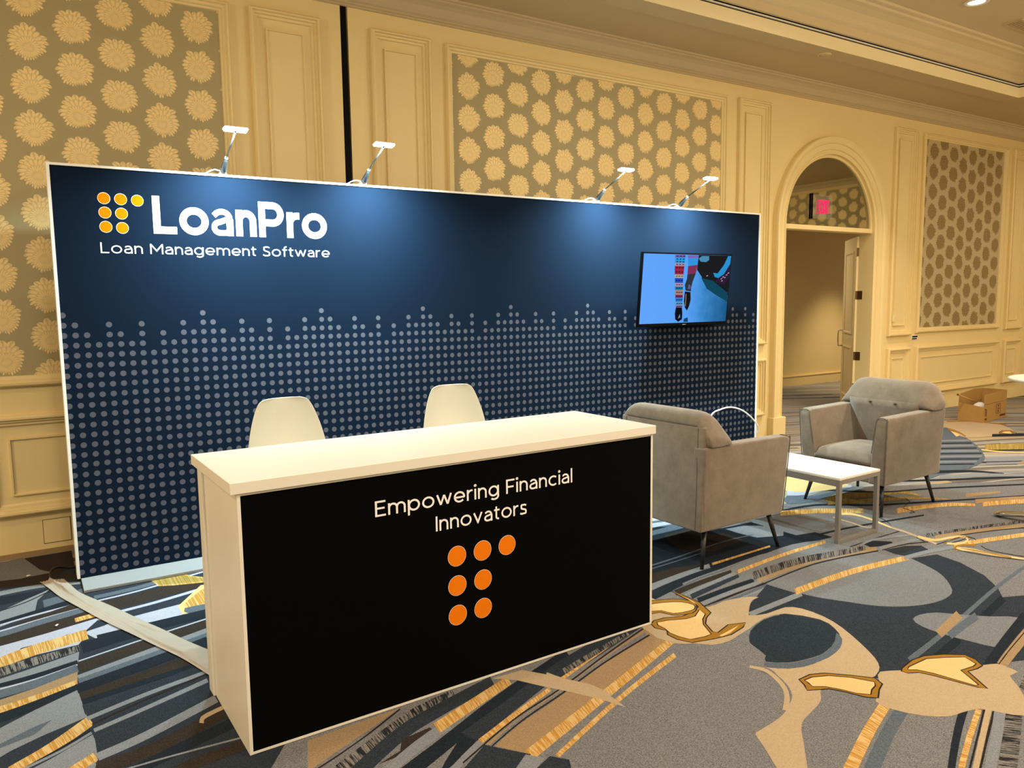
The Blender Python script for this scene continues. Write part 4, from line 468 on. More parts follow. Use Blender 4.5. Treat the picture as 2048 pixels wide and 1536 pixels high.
 ('X','p',[(3.529,-3.043),(3.569,-3.031),(3.614,-3.032),(3.662,-3.043),(3.708,-3.065),(3.745,-3.102),(3.782,-3.146),(3.828,-3.193),(3.879,-3.241),(3.953,-3.29),(3.987,-3.333),(3.894,-3.361),(3.76,-3.383),(3.634,-3.417),(3.533,-3.433),(3.505,-3.398),(3.503,-3.342),(3.489,-3.281),(3.479,-3.218),(3.476,-3.164),(3.482,-3.117),(3.5,-3.074)]),
 ('O','r',[(3.436,-3.239,3.486,-3.18),(3.458,-3.235,3.509,-3.175),(3.489,-3.228,3.54,-3.168),(3.525,-3.221,3.578,-3.16),(3.562,-3.213,3.617,-3.151),(3.596,-3.206,3.653,-3.144),(3.629,-3.199,3.687,-3.136),(3.664,-3.192,3.724,-3.129),(3.697,-3.186,3.758,-3.122),(3.726,-3.18,3.788,-3.115),(3.747,-3.176,3.81,-3.111)]),
 ('N','r',[(3.459,-3.275,3.509,-3.225),(3.484,-3.271,3.535,-3.22),(3.52,-3.266,3.572,-3.214),(3.562,-3.259,3.616,-3.207),(3.605,-3.253,3.661,-3.2),(3.643,-3.247,3.702,-3.194),(3.679,-3.243,3.74,-3.189),(3.715,-3.238,3.778,-3.184),(3.749,-3.235,3.815,-3.18),(3.779,-3.231,3.845,-3.176),(3.8,-3.229,3.867,-3.173)]),
 ('S','r',[(3.405,-3.338,3.497,-3.3),(3.409,-3.353,3.5,-3.315),(3.414,-3.373,3.505,-3.336),(3.42,-3.398,3.511,-3.361),(3.428,-3.425,3.518,-3.388),(3.439,-3.451,3.529,-3.415),(3.455,-3.481,3.544,-3.444),(3.474,-3.514,3.563,-3.479),(3.495,-3.547,3.583,-3.512),(3.513,-3.576,3.601,-3.542),(3.525,-3.596,3.614,-3.562)]),
 ('K','r',[(2.37,-3.858,2.357,-3.841),(2.426,-3.834,2.412,-3.816),(2.509,-3.797,2.494,-3.778),(2.61,-3.753,2.596,-3.732),(2.72,-3.708,2.708,-3.684),(2.824,-3.668,2.818,-3.64),(2.92,-3.635,2.922,-3.603),(3.019,-3.605,3.027,-3.569),(3.12,-3.577,3.134,-3.537),(3.227,-3.549,3.246,-3.506),(3.341,-3.52,3.365,-3.474),(3.471,-3.488,3.503,-3.438),(3.619,-3.455,3.659,-3.4),(3.772,-3.422,3.819,-3.363),(3.911,-3.392,3.964,-3.33),(4.014,-3.37,4.071,-3.305)]),
 ('O','r',[(3.353,-3.564,3.384,-3.513),(3.375,-3.559,3.406,-3.508),(3.404,-3.552,3.436,-3.5),(3.44,-3.544,3.474,-3.491),(3.481,-3.535,3.518,-3.481),(3.526,-3.525,3.567,-3.47),(3.582,-3.514,3.627,-3.457),(3.653,-3.499,3.701,-3.441),(3.727,-3.485,3.777,-3.425),(3.794,-3.471,3.847,-3.411),(3.842,-3.462,3.896,-3.401)]),
 ('P','r',[(3.354,-3.532,3.357,-3.527),(3.375,-3.527,3.378,-3.522),(3.405,-3.52,3.408,-3.515),(3.442,-3.512,3.445,-3.506),(3.484,-3.502,3.487,-3.496),(3.53,-3.491,3.534,-3.486),(3.589,-3.479,3.593,-3.473),(3.66,-3.464,3.665,-3.458),(3.735,-3.449,3.74,-3.443),(3.803,-3.435,3.808,-3.429),(3.851,-3.425,3.857,-3.419)]),
 ('Y','r',[(2.076,-3.678,2.069,-3.633),(2.116,-3.662,2.11,-3.617),(2.175,-3.638,2.17,-3.593),(2.246,-3.61,2.242,-3.565),(2.319,-3.582,2.318,-3.535),(2.386,-3.556,2.388,-3.509),(2.447,-3.534,2.453,-3.486),(2.511,-3.512,2.52,-3.464),(2.572,-3.492,2.583,-3.443),(2.625,-3.474,2.637,-3.426),(2.665,-3.46,2.677,-3.413)]),
 ('N','r',[(2.139,-3.721,2.129,-3.672),(2.176,-3.706,2.166,-3.658),(2.23,-3.684,2.221,-3.636),(2.294,-3.659,2.286,-3.61),(2.36,-3.633,2.356,-3.583),(2.42,-3.61,2.421,-3.558),(2.476,-3.59,2.482,-3.537),(2.535,-3.57,2.544,-3.517),(2.592,-3.552,2.604,-3.498),(2.642,-3.536,2.655,-3.482),(2.679,-3.523,2.692,-3.471)]),
 ('Y','r',[(2.394,-3.875,2.384,-3.857),(2.425,-3.863,2.415,-3.845),(2.471,-3.845,2.461,-3.827),(2.525,-3.823,2.516,-3.805),(2.583,-3.801,2.575,-3.782),(2.638,-3.78,2.631,-3.761),(2.694,-3.759,2.688,-3.739),(2.756,-3.737,2.751,-3.717),(2.817,-3.715,2.812,-3.695),(2.871,-3.696,2.867,-3.676),(2.91,-3.682,2.907,-3.662)]),
 ('P','r',[(2.413,-3.884,2.41,-3.879),(2.449,-3.871,2.446,-3.865),(2.501,-3.851,2.498,-3.845),(2.564,-3.827,2.561,-3.821),(2.629,-3.802,2.626,-3.796),(2.688,-3.779,2.685,-3.773),(2.742,-3.759,2.739,-3.752),(2.797,-3.737,2.794,-3.731),(2.849,-3.717,2.846,-3.711),(2.894,-3.7,2.891,-3.693),(2.928,-3.687,2.925,-3.68)]),
 ('T','r',[(2.434,-3.901,2.425,-3.886),(2.468,-3.888,2.458,-3.873),(2.516,-3.869,2.507,-3.853),(2.575,-3.846,2.565,-3.83),(2.636,-3.822,2.626,-3.806),(2.693,-3.8,2.683,-3.783),(2.747,-3.779,2.738,-3.762),(2.805,-3.757,2.796,-3.739),(2.861,-3.735,2.852,-3.717),(2.91,-3.717,2.901,-3.698),(2.945,-3.703,2.937,-3.684)]),
 ('P','r',[(2.444,-3.905,2.44,-3.899),(2.48,-3.891,2.476,-3.885),(2.532,-3.871,2.528,-3.865),(2.595,-3.847,2.591,-3.841),(2.66,-3.822,2.656,-3.816),(2.718,-3.8,2.715,-3.793),(2.773,-3.78,2.769,-3.772),(2.828,-3.759,2.825,-3.751),(2.881,-3.739,2.878,-3.732),(2.927,-3.722,2.923,-3.714),(2.96,-3.709,2.957,-3.702)]),
 ('L','r',[(2.48,-3.934,2.461,-3.906),(2.511,-3.922,2.492,-3.894),(2.557,-3.905,2.538,-3.876),(2.613,-3.884,2.593,-3.854),(2.672,-3.862,2.652,-3.831),(2.727,-3.84,2.706,-3.81),(2.783,-3.819,2.761,-3.788),(2.843,-3.795,2.82,-3.764),(2.902,-3.771,2.878,-3.74),(2.953,-3.751,2.93,-3.718),(2.991,-3.736,2.967,-3.703)]),
 ('D','r',[(2.541,-3.976,2.5,-3.932),(2.572,-3.963,2.532,-3.92),(2.618,-3.944,2.578,-3.901),(2.672,-3.922,2.633,-3.879),(2.73,-3.899,2.69,-3.856),(2.783,-3.878,2.744,-3.834),(2.834,-3.857,2.795,-3.814),(2.889,-3.834,2.85,-3.792),(2.941,-3.813,2.903,-3.77),(2.987,-3.794,2.949,-3.751),(3.021,-3.78,2.983,-3.738)]),
 ('D','r',[(3.207,-3.738,3.209,-3.68),(3.233,-3.731,3.235,-3.672),(3.269,-3.72,3.272,-3.661),(3.312,-3.708,3.316,-3.648),(3.357,-3.695,3.362,-3.633),(3.398,-3.683,3.406,-3.62),(3.438,-3.672,3.449,-3.607),(3.481,-3.66,3.495,-3.594),(3.523,-3.648,3.539,-3.581),(3.56,-3.638,3.577,-3.571),(3.587,-3.631,3.604,-3.563)]),
 ('T','p',[(2.6,-2.057),(2.632,-2.084),(2.638,-2.161),(2.671,-2.208),(2.708,-2.255),(2.742,-2.31),(2.785,-2.352),(2.851,-2.353),(2.919,-2.344),(2.971,-2.35),(3.015,-2.36),(3.051,-2.368),(3.08,-2.379),(3.108,-2.397),(3.121,-2.413),(3.098,-2.417),(3.06,-2.422),(3.022,-2.443),(2.981,-2.471),(2.937,-2.504),(2.901,-2.533),(2.886,-2.546),(2.892,-2.555),(2.926,-2.571),(2.979,-2.585),(3.054,-2.583),(3.125,-2.584),(3.162,-2.606),(3.182,-2.643),(3.191,-2.702),(3.188,-2.77),(3.173,-2.835),(3.147,-2.903),(3.108,-2.98),(3.064,-3.057),(3.022,-3.125),(2.982,-3.183),(2.946,-3.223),(2.912,-3.251),(2.877,-3.269),(2.844,-3.28),(2.82,-3.287),(2.794,-3.286),(2.755,-3.268),(2.712,-3.246),(2.674,-3.226),(2.634,-3.213),(2.582,-3.216),(2.532,-3.228),(2.501,-3.249),(2.475,-3.271),(2.45,-3.286),(2.416,-3.3),(2.353,-3.317),(2.29,-3.334),(2.259,-3.345),(2.237,-3.357),(2.213,-3.374),(2.185,-3.398),(2.146,-3.434),(2.095,-3.479),(2.02,-3.546),(1.949,-3.598),(1.911,-3.593),(1.897,-3.563),(1.91,-3.525),(1.937,-3.479),(1.965,-3.432),(1.994,-3.385),(2.018,-3.339),(2.039,-3.304),(2.052,-3.295),(2.074,-3.294),(2.133,-3.288),(2.196,-3.28),(2.233,-3.271),(2.263,-3.261),(2.296,-3.248),(2.328,-3.232),(2.36,-3.216),(2.39,-3.196),(2.419,-3.167),(2.445,-3.132),(2.465,-3.092),(2.481,-3.052),(2.498,-3.018),(2.503,-2.986),(2.468,-2.943),(2.446,-2.923),(2.498,-2.974),(2.573,-3.037),(2.636,-3.062),(2.705,-3.07),(2.788,-3.063),(2.874,-3.044),(2.955,-3.018),(3.025,-2.983),(3.074,-2.939),(3.108,-2.89),(3.134,-2.84),(3.14,-2.784),(3.109,-2.706),(3.056,-2.638),(2.988,-2.616),(2.912,-2.618),(2.84,-2.634),(2.771,-2.656),(2.706,-2.671),(2.648,-2.683),(2.605,-2.694),(2.565,-2.7),(2.516,-2.697),(2.471,-2.684),(2.442,-2.655),(2.414,-2.622),(2.372,-2.604),(2.336,-2.568),(2.31,-2.48),(2.328,-2.36),(2.461,-2.189)]),
 ('K2','p',[(2.65,-2.753),(2.688,-2.718),(2.743,-2.68),(2.817,-2.649),(2.899,-2.628),(2.983,-2.626),(3.052,-2.641),(3.074,-2.682),(3.083,-2.729),(3.116,-2.758),(3.138,-2.791),(3.115,-2.855),(3.075,-2.918),(3.04,-2.948),(3.001,-2.967),(2.959,-2.988),(2.914,-3.006),(2.864,-3.02),(2.814,-3.029),(2.766,-3.028),(2.719,-3.022),(2.67,-3.014),(2.623,-2.998),(2.576,-2.967),(2.546,-2.935),(2.563,-2.915),(2.592,-2.897),(2.604,-2.872),(2.613,-2.844),(2.622,-2.814),(2.63,-2.787),(2.635,-2.771)]),
 ('N','p',[(2.534,-2.94),(2.569,-2.968),(2.616,-3.004),(2.673,-3.021),(2.734,-3.03),(2.791,-3.033),(2.85,-3.027),(2.918,-3.006),(2.983,-2.979),(3.037,-2.946),(3.069,-2.927),(3.061,-2.95),(3.03,-2.986),(2.988,-3.014),(2.935,-3.039),(2.876,-3.057),(2.813,-3.068),(2.749,-3.07),(2.687,-3.065),(2.628,-3.053),(2.576,-3.035),(2.536,-3.01),(2.512,-2.983),(2.514,-2.954)]),
 ('N','r',[(2.461,-2.968,2.479,-2.959),(2.459,-2.983,2.477,-2.974),(2.458,-3.005,2.475,-2.996),(2.456,-3.029,2.473,-3.021),(2.453,-3.054,2.469,-3.047),(2.447,-3.076,2.463,-3.07),(2.441,-3.096,2.455,-3.091),(2.433,-3.115,2.447,-3.111),(2.424,-3.134,2.437,-3.131),(2.413,-3.152,2.424,-3.151),(2.399,-3.168,2.408,-3.17),(2.379,-3.185,2.385,-3.189),(2.353,-3.203,2.357,-3.208),(2.326,-3.22,2.328,-3.225),(2.302,-3.234,2.304,-3.239),(2.286,-3.244,2.288,-3.249)]),
 ('T','r',[(2.436,-2.934,2.457,-2.92),(2.441,-2.944,2.463,-2.928),(2.448,-2.957,2.471,-2.94),(2.455,-2.972,2.48,-2.955),(2.461,-2.988,2.488,-2.972),(2.462,-3.005,2.49,-2.991),(2.458,-3.025,2.487,-3.012),(2.45,-3.047,2.481,-3.035),(2.441,-3.069,2.472,-3.059),(2.43,-3.092,2.461,-3.083),(2.42,-3.111,2.451,-3.104),(2.409,-3.127,2.44,-3.122),(2.399,-3.142,2.429,-3.139),(2.388,-3.155,2.415,-3.156),(2.375,-3.167,2.401,-3.172),(2.362,-3.18,2.383,-3.188),(2.344,-3.193,2.362,-3.206),(2.323,-3.208,2.338,-3.224),(2.301,-3.223,2.314,-3.241),(2.281,-3.236,2.294,-3.254),(2.266,-3.246,2.281,-3.264)]),
 ('T','p',[(2.632,-3.41),(2.693,-3.38),(2.76,-3.354),(2.792,-3.328),(2.816,-3.306),(2.845,-3.285),(2.879,-3.276),(2.923,-3.295),(2.982,-3.329),(3.074,-3.377),(3.17,-3.426),(3.245,-3.462),(3.305,-3.49),(3.346,-3.506),(3.37,-3.519),(3.377,-3.54),(3.374,-3.563),(3.374,-3.588),(3.365,-3.607),(3.336,-3.605),(3.301,-3.604),(3.274,-3.626),(3.242,-3.659),(3.19,-3.702),(3.13,-3.745),(3.067,-3.781),(3.011,-3.797),(2.975,-3.765),(2.949,-3.72),(2.932,-3.692),(2.913,-3.67),(2.875,-3.657),(2.832,-3.648),(2.797,-3.644),(2.763,-3.636),(2.723,-3.613),(2.685,-3.579),(2.652,-3.533),(2.63,-3.485),(2.62,-3.445)]),
 ('P','p',[(2.526,-3.121),(2.606,-3.118),(2.671,-3.147),(2.746,-3.221),(2.81,-3.295),(2.788,-3.346),(2.732,-3.367),(2.664,-3.405),(2.625,-3.371),(2.591,-3.293),(2.563,-3.248),(2.474,-3.205),(2.503,-3.166)]),
 ('R','p',[(2.529,-3.127),(2.605,-3.125),(2.667,-3.153),(2.741,-3.226),(2.803,-3.297),(2.783,-3.341),(2.729,-3.361),(2.664,-3.398),(2.631,-3.367),(2.597,-3.29),(2.567,-3.242),(2.479,-3.201),(2.509,-3.17)]),
 ('P','p',[(2.541,-3.138),(2.593,-3.139),(2.663,-3.171),(2.729,-3.234),(2.777,-3.315),(2.747,-3.34),(2.706,-3.35),(2.663,-3.372),(2.622,-3.331),(2.599,-3.28),(2.566,-3.227),(2.521,-3.196),(2.533,-3.165)]),
 ('C','p',[(2.543,-3.144),(2.591,-3.145),(2.66,-3.176),(2.724,-3.238),(2.771,-3.316),(2.745,-3.334),(2.704,-3.344),(2.664,-3.366),(2.627,-3.328),(2.604,-3.277),(2.57,-3.223),(2.526,-3.193),(2.539,-3.167)]),
 ('P','p',[(2.954,-3.323),(2.985,-3.306),(3.096,-3.287),(3.179,-3.294),(3.265,-3.333),(3.345,-3.392),(3.337,-3.449),(3.301,-3.496),(3.25,-3.498),(3.195,-3.488),(3.109,-3.611),(3.081,-3.58),(3.029,-3.424),(3.006,-3.375),(2.962,-3.353)]),
 ('R','p',[(2.96,-3.326),(2.987,-3.313),(3.096,-3.294),(3.177,-3.301),(3.261,-3.339),(3.339,-3.396),(3.331,-3.446),(3.298,-3.49),(3.251,-3.491),(3.191,-3.482),(3.104,-3.606),(3.088,-3.578),(3.036,-3.422),(3.011,-3.37),(2.967,-3.348)]),
 ('P','p',[(2.99,-3.332),(3.023,-3.316),(3.159,-3.316),(3.243,-3.356),(3.321,-3.405),(3.297,-3.47),(3.261,-3.477),(3.18,-3.465),(3.113,-3.572),(3.089,-3.567),(3.05,-3.412),(3.024,-3.358)]),
 ('C','p',[(2.996,-3.331),(3.023,-3.322),(3.158,-3.322),(3.24,-3.361),(3.316,-3.408),(3.292,-3.466),(3.261,-3.471),(3.177,-3.46),(3.108,-3.568),(3.095,-3.565),(3.056,-3.41),(3.029,-3.354)]),
 ('P','p',[(2.793,-2.074),(2.807,-2.162),(2.806,-2.287),(2.753,-2.417),(2.685,-2.45),(2.628,-2.498),(2.587,-2.583),(2.597,-2.6),(2.708,-2.564),(2.806,-2.598),(2.745,-2.635),(2.631,-2.66),(2.551,-2.65),(2.509,-2.642),(2.41,-2.616),(2.374,-2.548),(2.374,-2.483),(2.404,-2.447),(2.376,-2.393),(2.393,-2.345),(2.434,-2.319),(2.505,-2.324),(2.597,-2.36),(2.68,-2.353),(2.752,-2.319),(2.773,-2.257),(2.774,-2.18)]),
 ('R','p',[(2.798,-2.079),(2.8,-2.162),(2.799,-2.286),(2.747,-2.413),(2.681,-2.444),(2.622,-2.494),(2.58,-2.582),(2.598,-2.607),(2.708,-2.571),(2.8,-2.602),(2.743,-2.628),(2.63,-2.653),(2.552,-2.643),(2.511,-2.635),(2.414,-2.61),(2.381,-2.546),(2.381,-2.485),(2.411,-2.447),(2.383,-2.392),(2.398,-2.349),(2.435,-2.326),(2.503,-2.331),(2.596,-2.367),(2.682,-2.36),(2.757,-2.324),(2.78,-2.258),(2.781,-2.181)]),
 ('P','p',[(2.413,-2.373),(2.435,-2.343),(2.499,-2.357),(2.589,-2.396),(2.648,-2.398),(2.728,-2.351),(2.716,-2.413),(2.656,-2.452),(2.611,-2.499),(2.559,-2.6),(2.511,-2.604),(2.429,-2.586),(2.404,-2.531),(2.397,-2.474),(2.412,-2.425)]),
 ('C','p',[(2.419,-2.374),(2.436,-2.349),(2.497,-2.363),(2.587,-2.402),(2.65,-2.404),(2.728,-2.357),(2.711,-2.409),(2.652,-2.447),(2.606,-2.496),(2.555,-2.596),(2.512,-2.598),(2.432,-2.581),(2.41,-2.529),(2.403,-2.474),(2.418,-2.426)]),
 ('P','p',[(2.553,-2.114),(2.618,-2.119),(2.677,-2.145),(2.722,-2.166),(2.756,-2.193),(2.779,-2.228),(2.785,-2.267),(2.765,-2.304),(2.735,-2.334),(2.705,-2.356),(2.669,-2.367),(2.623,-2.36),(2.582,-2.345),(2.561,-2.327),(2.55,-2.306),(2.541,-2.284),(2.53,-2.265),(2.484,-2.257),(2.447,-2.233),(2.487,-2.169)]),
 ('R','p',[(2.556,-2.121),(2.617,-2.126),(2.674,-2.151),(2.718,-2.172),(2.751,-2.198),(2.772,-2.231),(2.778,-2.266),(2.76,-2.3),(2.73,-2.329),(2.702,-2.35),(2.669,-2.36),(2.625,-2.354),(2.585,-2.339),(2.567,-2.322),(2.556,-2.303),(2.548,-2.28),(2.533,-2.259),(2.486,-2.251),(2.454,-2.234),(2.493,-2.174)]),
 ('P','p',[(2.525,-2.148),(2.585,-2.155),(2.647,-2.175),(2.692,-2.197),(2.726,-2.223),(2.747,-2.256),(2.755,-2.288),(2.747,-2.311),(2.73,-2.326),(2.712,-2.337),(2.685,-2.34),(2.633,-2.334),(2.582,-2.317),(2.565,-2.282),(2.553,-2.25),(2.51,-2.232),(2.472,-2.212),(2.485,-2.174)]),
 ('C','p',[(2.526,-2.154),(2.584,-2.161),(2.645,-2.181),(2.689,-2.202),(2.722,-2.227),(2.742,-2.258),(2.749,-2.288),(2.742,-2.307),(2.726,-2.321),(2.71,-2.331),(2.685,-2.334),(2.635,-2.328),(2.586,-2.312),(2.57,-2.28),(2.557,-2.246),(2.512,-2.227),(2.477,-2.209),(2.489,-2.177)]),
 ('C','p',[(2.573,-2.633),(2.639,-2.622),(2.753,-2.602),(2.645,-2.639),(2.581,-2.645)]),
 ('C','p',[(2.791,-2.172),(2.784,-2.261),(2.771,-2.297),(2.774,-2.263)]),
 ('K','r',[(4.554,-1.374,4.593,-1.338),(4.61,-1.377,4.65,-1.341),(4.692,-1.378,4.732,-1.343),(4.787,-1.384,4.829,-1.349),(4.885,-1.396,4.928,-1.361),(4.974,-1.42,5.019,-1.386),(5.051,-1.46,5.097,-1.427),(5.124,-1.513,5.17,-1.481),(5.195,-1.572,5.241,-1.541),(5.268,-1.63,5.314,-1.6),(5.348,-1.682,5.394,-1.653),(5.438,-1.727,5.484,-1.698),(5.536,-1.77,5.583,-1.742),(5.637,-1.811,5.684,-1.783),(5.735,-1.85,5.782,-1.822),(5.823,-1.886,5.87,-1.859),(5.896,-1.918,5.943,-1.891),(5.959,-1.945,6.006,-1.919),(6.018,-1.971,6.065,-1.945),(6.08,-1.997,6.127,-1.972),(6.152,-2.028,6.199,-2.003),(6.243,-2.066,6.291,-2.042),(6.35,-2.11,6.398,-2.086),(6.458,-2.154,6.506,-2.131),(6.552,-2.192,6.6,-2.17),(6.618,-2.219,6.667,-2.197)]),
 ('Y','r',[(4.524,-1.441,4.629,-1.354),(4.56,-1.454,4.666,-1.368),(4.612,-1.473,4.718,-1.387),(4.672,-1.495,4.78,-1.41),(4.734,-1.522,4.845,-1.437),(4.794,-1.552,4.907,-1.468),(4.855,-1.59,4.97,-1.507),(4.922,-1.636,5.039,-1.555),(4.987,-1.684,5.105,-1.604),(5.043,-1.726,5.162,-1.646),(5.082,-1.755,5.202,-1.676)]),
 ('U','r',[(5.152,-1.38,5.344,-1.238),(5.201,-1.392,5.384,-1.258),(5.269,-1.411,5.444,-1.285),(5.348,-1.434,5.515,-1.317),(5.43,-1.458,5.588,-1.349),(5.506,-1.479,5.655,-1.378),(5.582,-1.497,5.72,-1.404),(5.661,-1.513,5.79,-1.428),(5.738,-1.53,5.857,-1.453),(5.805,-1.548,5.915,-1.479),(5.856,-1.57,5.957,-1.51),(5.888,-1.598,5.977,-1.548),(5.903,-1.632,5.979,-1.59),(5.909,-1.666,5.972,-1.633),(5.911,-1.696,5.962,-1.67),(5.916,-1.715,5.954,-1.696)]),
 ('U','r',[(5.078,-1.452,5.222,-1.348),(5.115,-1.467,5.251,-1.37),(5.165,-1.49,5.294,-1.4),(5.223,-1.518,5.345,-1.434),(5.289,-1.547,5.403,-1.47),(5.357,-1.576,5.463,-1.504),(5.433,-1.603,5.532,-1.538),(5.519,-1.632,5.611,-1.572),(5.608,-1.661,5.693,-1.608),(5.694,-1.692,5.77,-1.645),(5.767,-1.724,5.836,-1.684),(5.828,-1.761,5.888,-1.727),(5.883,-1.803,5.934,-1.775),(5.929,-1.844,5.971,-1.822),(5.968,-1.879,6,-1.862),(5.998,-1.903,6.02,-1.892)]),
 ('Y','r',[(5.281,-1.901,5.41,-1.816),(5.319,-1.905,5.445,-1.823),(5.374,-1.911,5.497,-1.832),(5.437,-1.919,5.557,-1.843),(5.501,-1.929,5.619,-1.856),(5.561,-1.941,5.676,-1.871),(5.616,-1.955,5.728,-1.888),(5.672,-1.97,5.781,-1.908),(5.727,-1.988,5.832,-1.929),(5.778,-2.007,5.879,-1.951),(5.822,-2.025,5.919,-1.973),(5.859,-2.046,5.952,-1.997),(5.891,-2.069,5.979,-2.024),(5.918,-2.092,6.001,-2.051),(5.94,-2.112,6.017,-2.073),(5.957,-2.125,6.029,-2.09)]),
 ('O','r',[(6.165,-1.948,6.293,-1.879),(6.191,-1.953,6.312,-1.888),(6.226,-1.959,6.34,-1.899),(6.267,-1.968,6.374,-1.911),(6.309,-1.977,6.409,-1.924),(6.349,-1.985,6.442,-1.937),(6.39,-1.995,6.476,-1.95),(6.435,-2.005,6.514,-1.965),(6.478,-2.015,6.55,-1.979),(6.517,-2.023,6.581,-1.991),(6.545,-2.029,6.601,-2.001)]),
 ('O','r',[(6.037,-2.087,6.167,-2.019),(6.064,-2.097,6.194,-2.029),(6.1,-2.111,6.231,-2.043),(6.144,-2.128,6.277,-2.061),(6.194,-2.148,6.328,-2.081),(6.248,-2.17,6.383,-2.104),(6.312,-2.198,6.45,-2.132),(6.39,-2.232,6.529,-2.167),(6.468,-2.268,6.61,-2.203),(6.538,-2.299,6.681,-2.235),(6.586,-2.32,6.73,-2.257)]),
 ('Y','r',[(5.993,-2.162,6.118,-2.097),(6.012,-2.168,6.138,-2.102),(6.038,-2.175,6.165,-2.109),(6.071,-2.184,6.199,-2.119),(6.11,-2.197,6.24,-2.132),(6.156,-2.214,6.287,-2.149),(6.216,-2.239,6.35,-2.175),(6.292,-2.273,6.427,-2.21),(6.37,-2.309,6.508,-2.246),(6.44,-2.34,6.579,-2.278),(6.488,-2.362,6.628,-2.3)]),
 ('K','r',[(5.399,-1.109,5.441,-1.078),(5.448,-1.161,5.491,-1.131),(5.516,-1.237,5.559,-1.208),(5.596,-1.322,5.639,-1.293),(5.681,-1.404,5.725,-1.376),(5.766,-1.469,5.81,-1.442),(5.846,-1.514,5.89,-1.486),(5.926,-1.545,5.971,-1.517),(6.013,-1.572,6.059,-1.545),(6.115,-1.606,6.161,-1.579),(6.237,-1.656,6.285,-1.629),(6.402,-1.733,6.451,-1.706),(6.604,-1.83,6.655,-1.804),(6.814,-1.932,6.867,-1.907),(7,-2.023,7.054,-1.999),(7.13,-2.087,7.185,-2.062)]),
 ('K','r',[(6.118,-1.26,6.175,-1.224),(6.173,-1.293,6.231,-1.257),(6.252,-1.339,6.311,-1.304),(6.343,-1.393,6.403,-1.358),(6.438,-1.448,6.498,-1.413),(6.525,-1.497,6.586,-1.462),(6.604,-1.539,6.666,-1.505),(6.681,-1.577,6.744,-1.544),(6.759,-1.616,6.822,-1.582),(6.839,-1.656,6.904,-1.623),(6.925,-1.7,6.99,-1.667),(7.024,-1.753,7.091,-1.721),(7.137,-1.814,7.204,-1.782),(7.248,-1.875,7.316,-1.844),(7.345,-1.928,7.414,-1.897),(7.413,-1.965,7.483,-1.935)]),
 ('L','r',[(6.665,-1.462,6.784,-1.396),(6.711,-1.487,6.831,-1.422),(6.775,-1.521,6.896,-1.456),(6.851,-1.562,6.973,-1.498),(6.933,-1.608,7.056,-1.544),(7.014,-1.656,7.14,-1.593),(7.104,-1.712,7.231,-1.651),(7.206,-1.779,7.335,-1.718),(7.308,-1.846,7.438,-1.787),(7.396,-1.905,7.528,-1.847),(7.458,-1.946,7.591,-1.888)]),
 ('W','r',[(5.03,-1.11,5.224,-0.954),(5.051,-1.114,5.237,-0.966),(5.077,-1.122,5.256,-0.981),(5.11,-1.131,5.28,-0.997),(5.149,-1.141,5.31,-1.013),(5.196,-1.147,5.347,-1.026),(5.254,-1.15,5.397,-1.035),(5.324,-1.15,5.459,-1.042),(5.398,-1.15,5.527,-1.048),(5.47,-1.151,5.593,-1.055),(5.531,-1.155,5.649,-1.067),(5.583,-1.165,5.694,-1.084),(5.631,-1.179,5.734,-1.106),(5.673,-1.195,5.767,-1.129),(5.708,-1.208,5.793,-1.15),(5.736,-1.216,5.811,-1.165)]),
 ('C','p',[(5.576,-0.604),(5.683,-0.697),(5.755,-0.849),(5.77,-0.976),(5.768,-1.08),(5.804,-1.122),(5.814,-1.14),(5.738,-1.169),(5.618,-1.183),(5.46,-1.161),(5.311,-1.116),(5.227,-1.053),(5.192,-0.981),(5.21,-0.916),(5.28,-0.838),(5.422,-0.697)]),
 ('N','p',[(5.061,-1.084),(5.138,-1.141),(5.249,-1.218),(5.5,-1.225),(5.736,-1.216),(5.82,-1.212),(5.806,-1.214),(5.689,-1.231),(5.51,-1.258),(5.296,-1.305),(5.089,-1.336),(4.927,-1.309),(4.845,-1.252),(4.926,-1.154)]),
 ('N','p',[(8.922,-0.17),(9.306,-0.032),(9.364,-0.073),(9.233,-0.194),(9.027,-0.352),(8.951,-0.453),(8.874,-0.553),(8.712,-0.691),(8.533,-0.83),(8.389,-0.936),(8.245,-1.034),(8.071,-1.144),(7.902,-1.241),(7.773,-1.3),(7.65,-1.341),(7.5,-1.375),(7.361,-1.398),(7.292,-1.409),(7.204,-1.412),(6.985,-1.414),(6.77,-1.404),(6.541,-1.432),(6.651,-1.318),(7.751,-0.745)]),
 ('L','r',[(8.296,-0.45,8.366,-0.411),(8.329,-0.469,8.399,-0.43),(8.377,-0.497,8.447,-0.458),(8.431,-0.529,8.502,-0.49),(8.485,-0.56,8.556,-0.522),(8.53,-0.588,8.602,-0.549),(8.569,-0.611,8.642,-0.573),(8.606,-0.634,8.679,-0.596),(8.64,-0.655,8.712,-0.618),(8.667,-0.673,8.74,-0.635),(8.687,-0.686,8.76,-0.648)]),
 ('K','r',[(8.139,-0.538,8.206,-0.5),(8.171,-0.557,8.239,-0.519),(8.217,-0.584,8.285,-0.546),(8.27,-0.614,8.338,-0.577),(8.323,-0.646,8.392,-0.608),(8.369,-0.673,8.438,-0.636),(8.41,-0.699,8.48,-0.662),(8.452,-0.725,8.522,-0.689),(8.49,-0.75,8.56,-0.714),(8.522,-0.771,8.592,-0.735),(8.545,-0.786,8.616,-0.75)]),
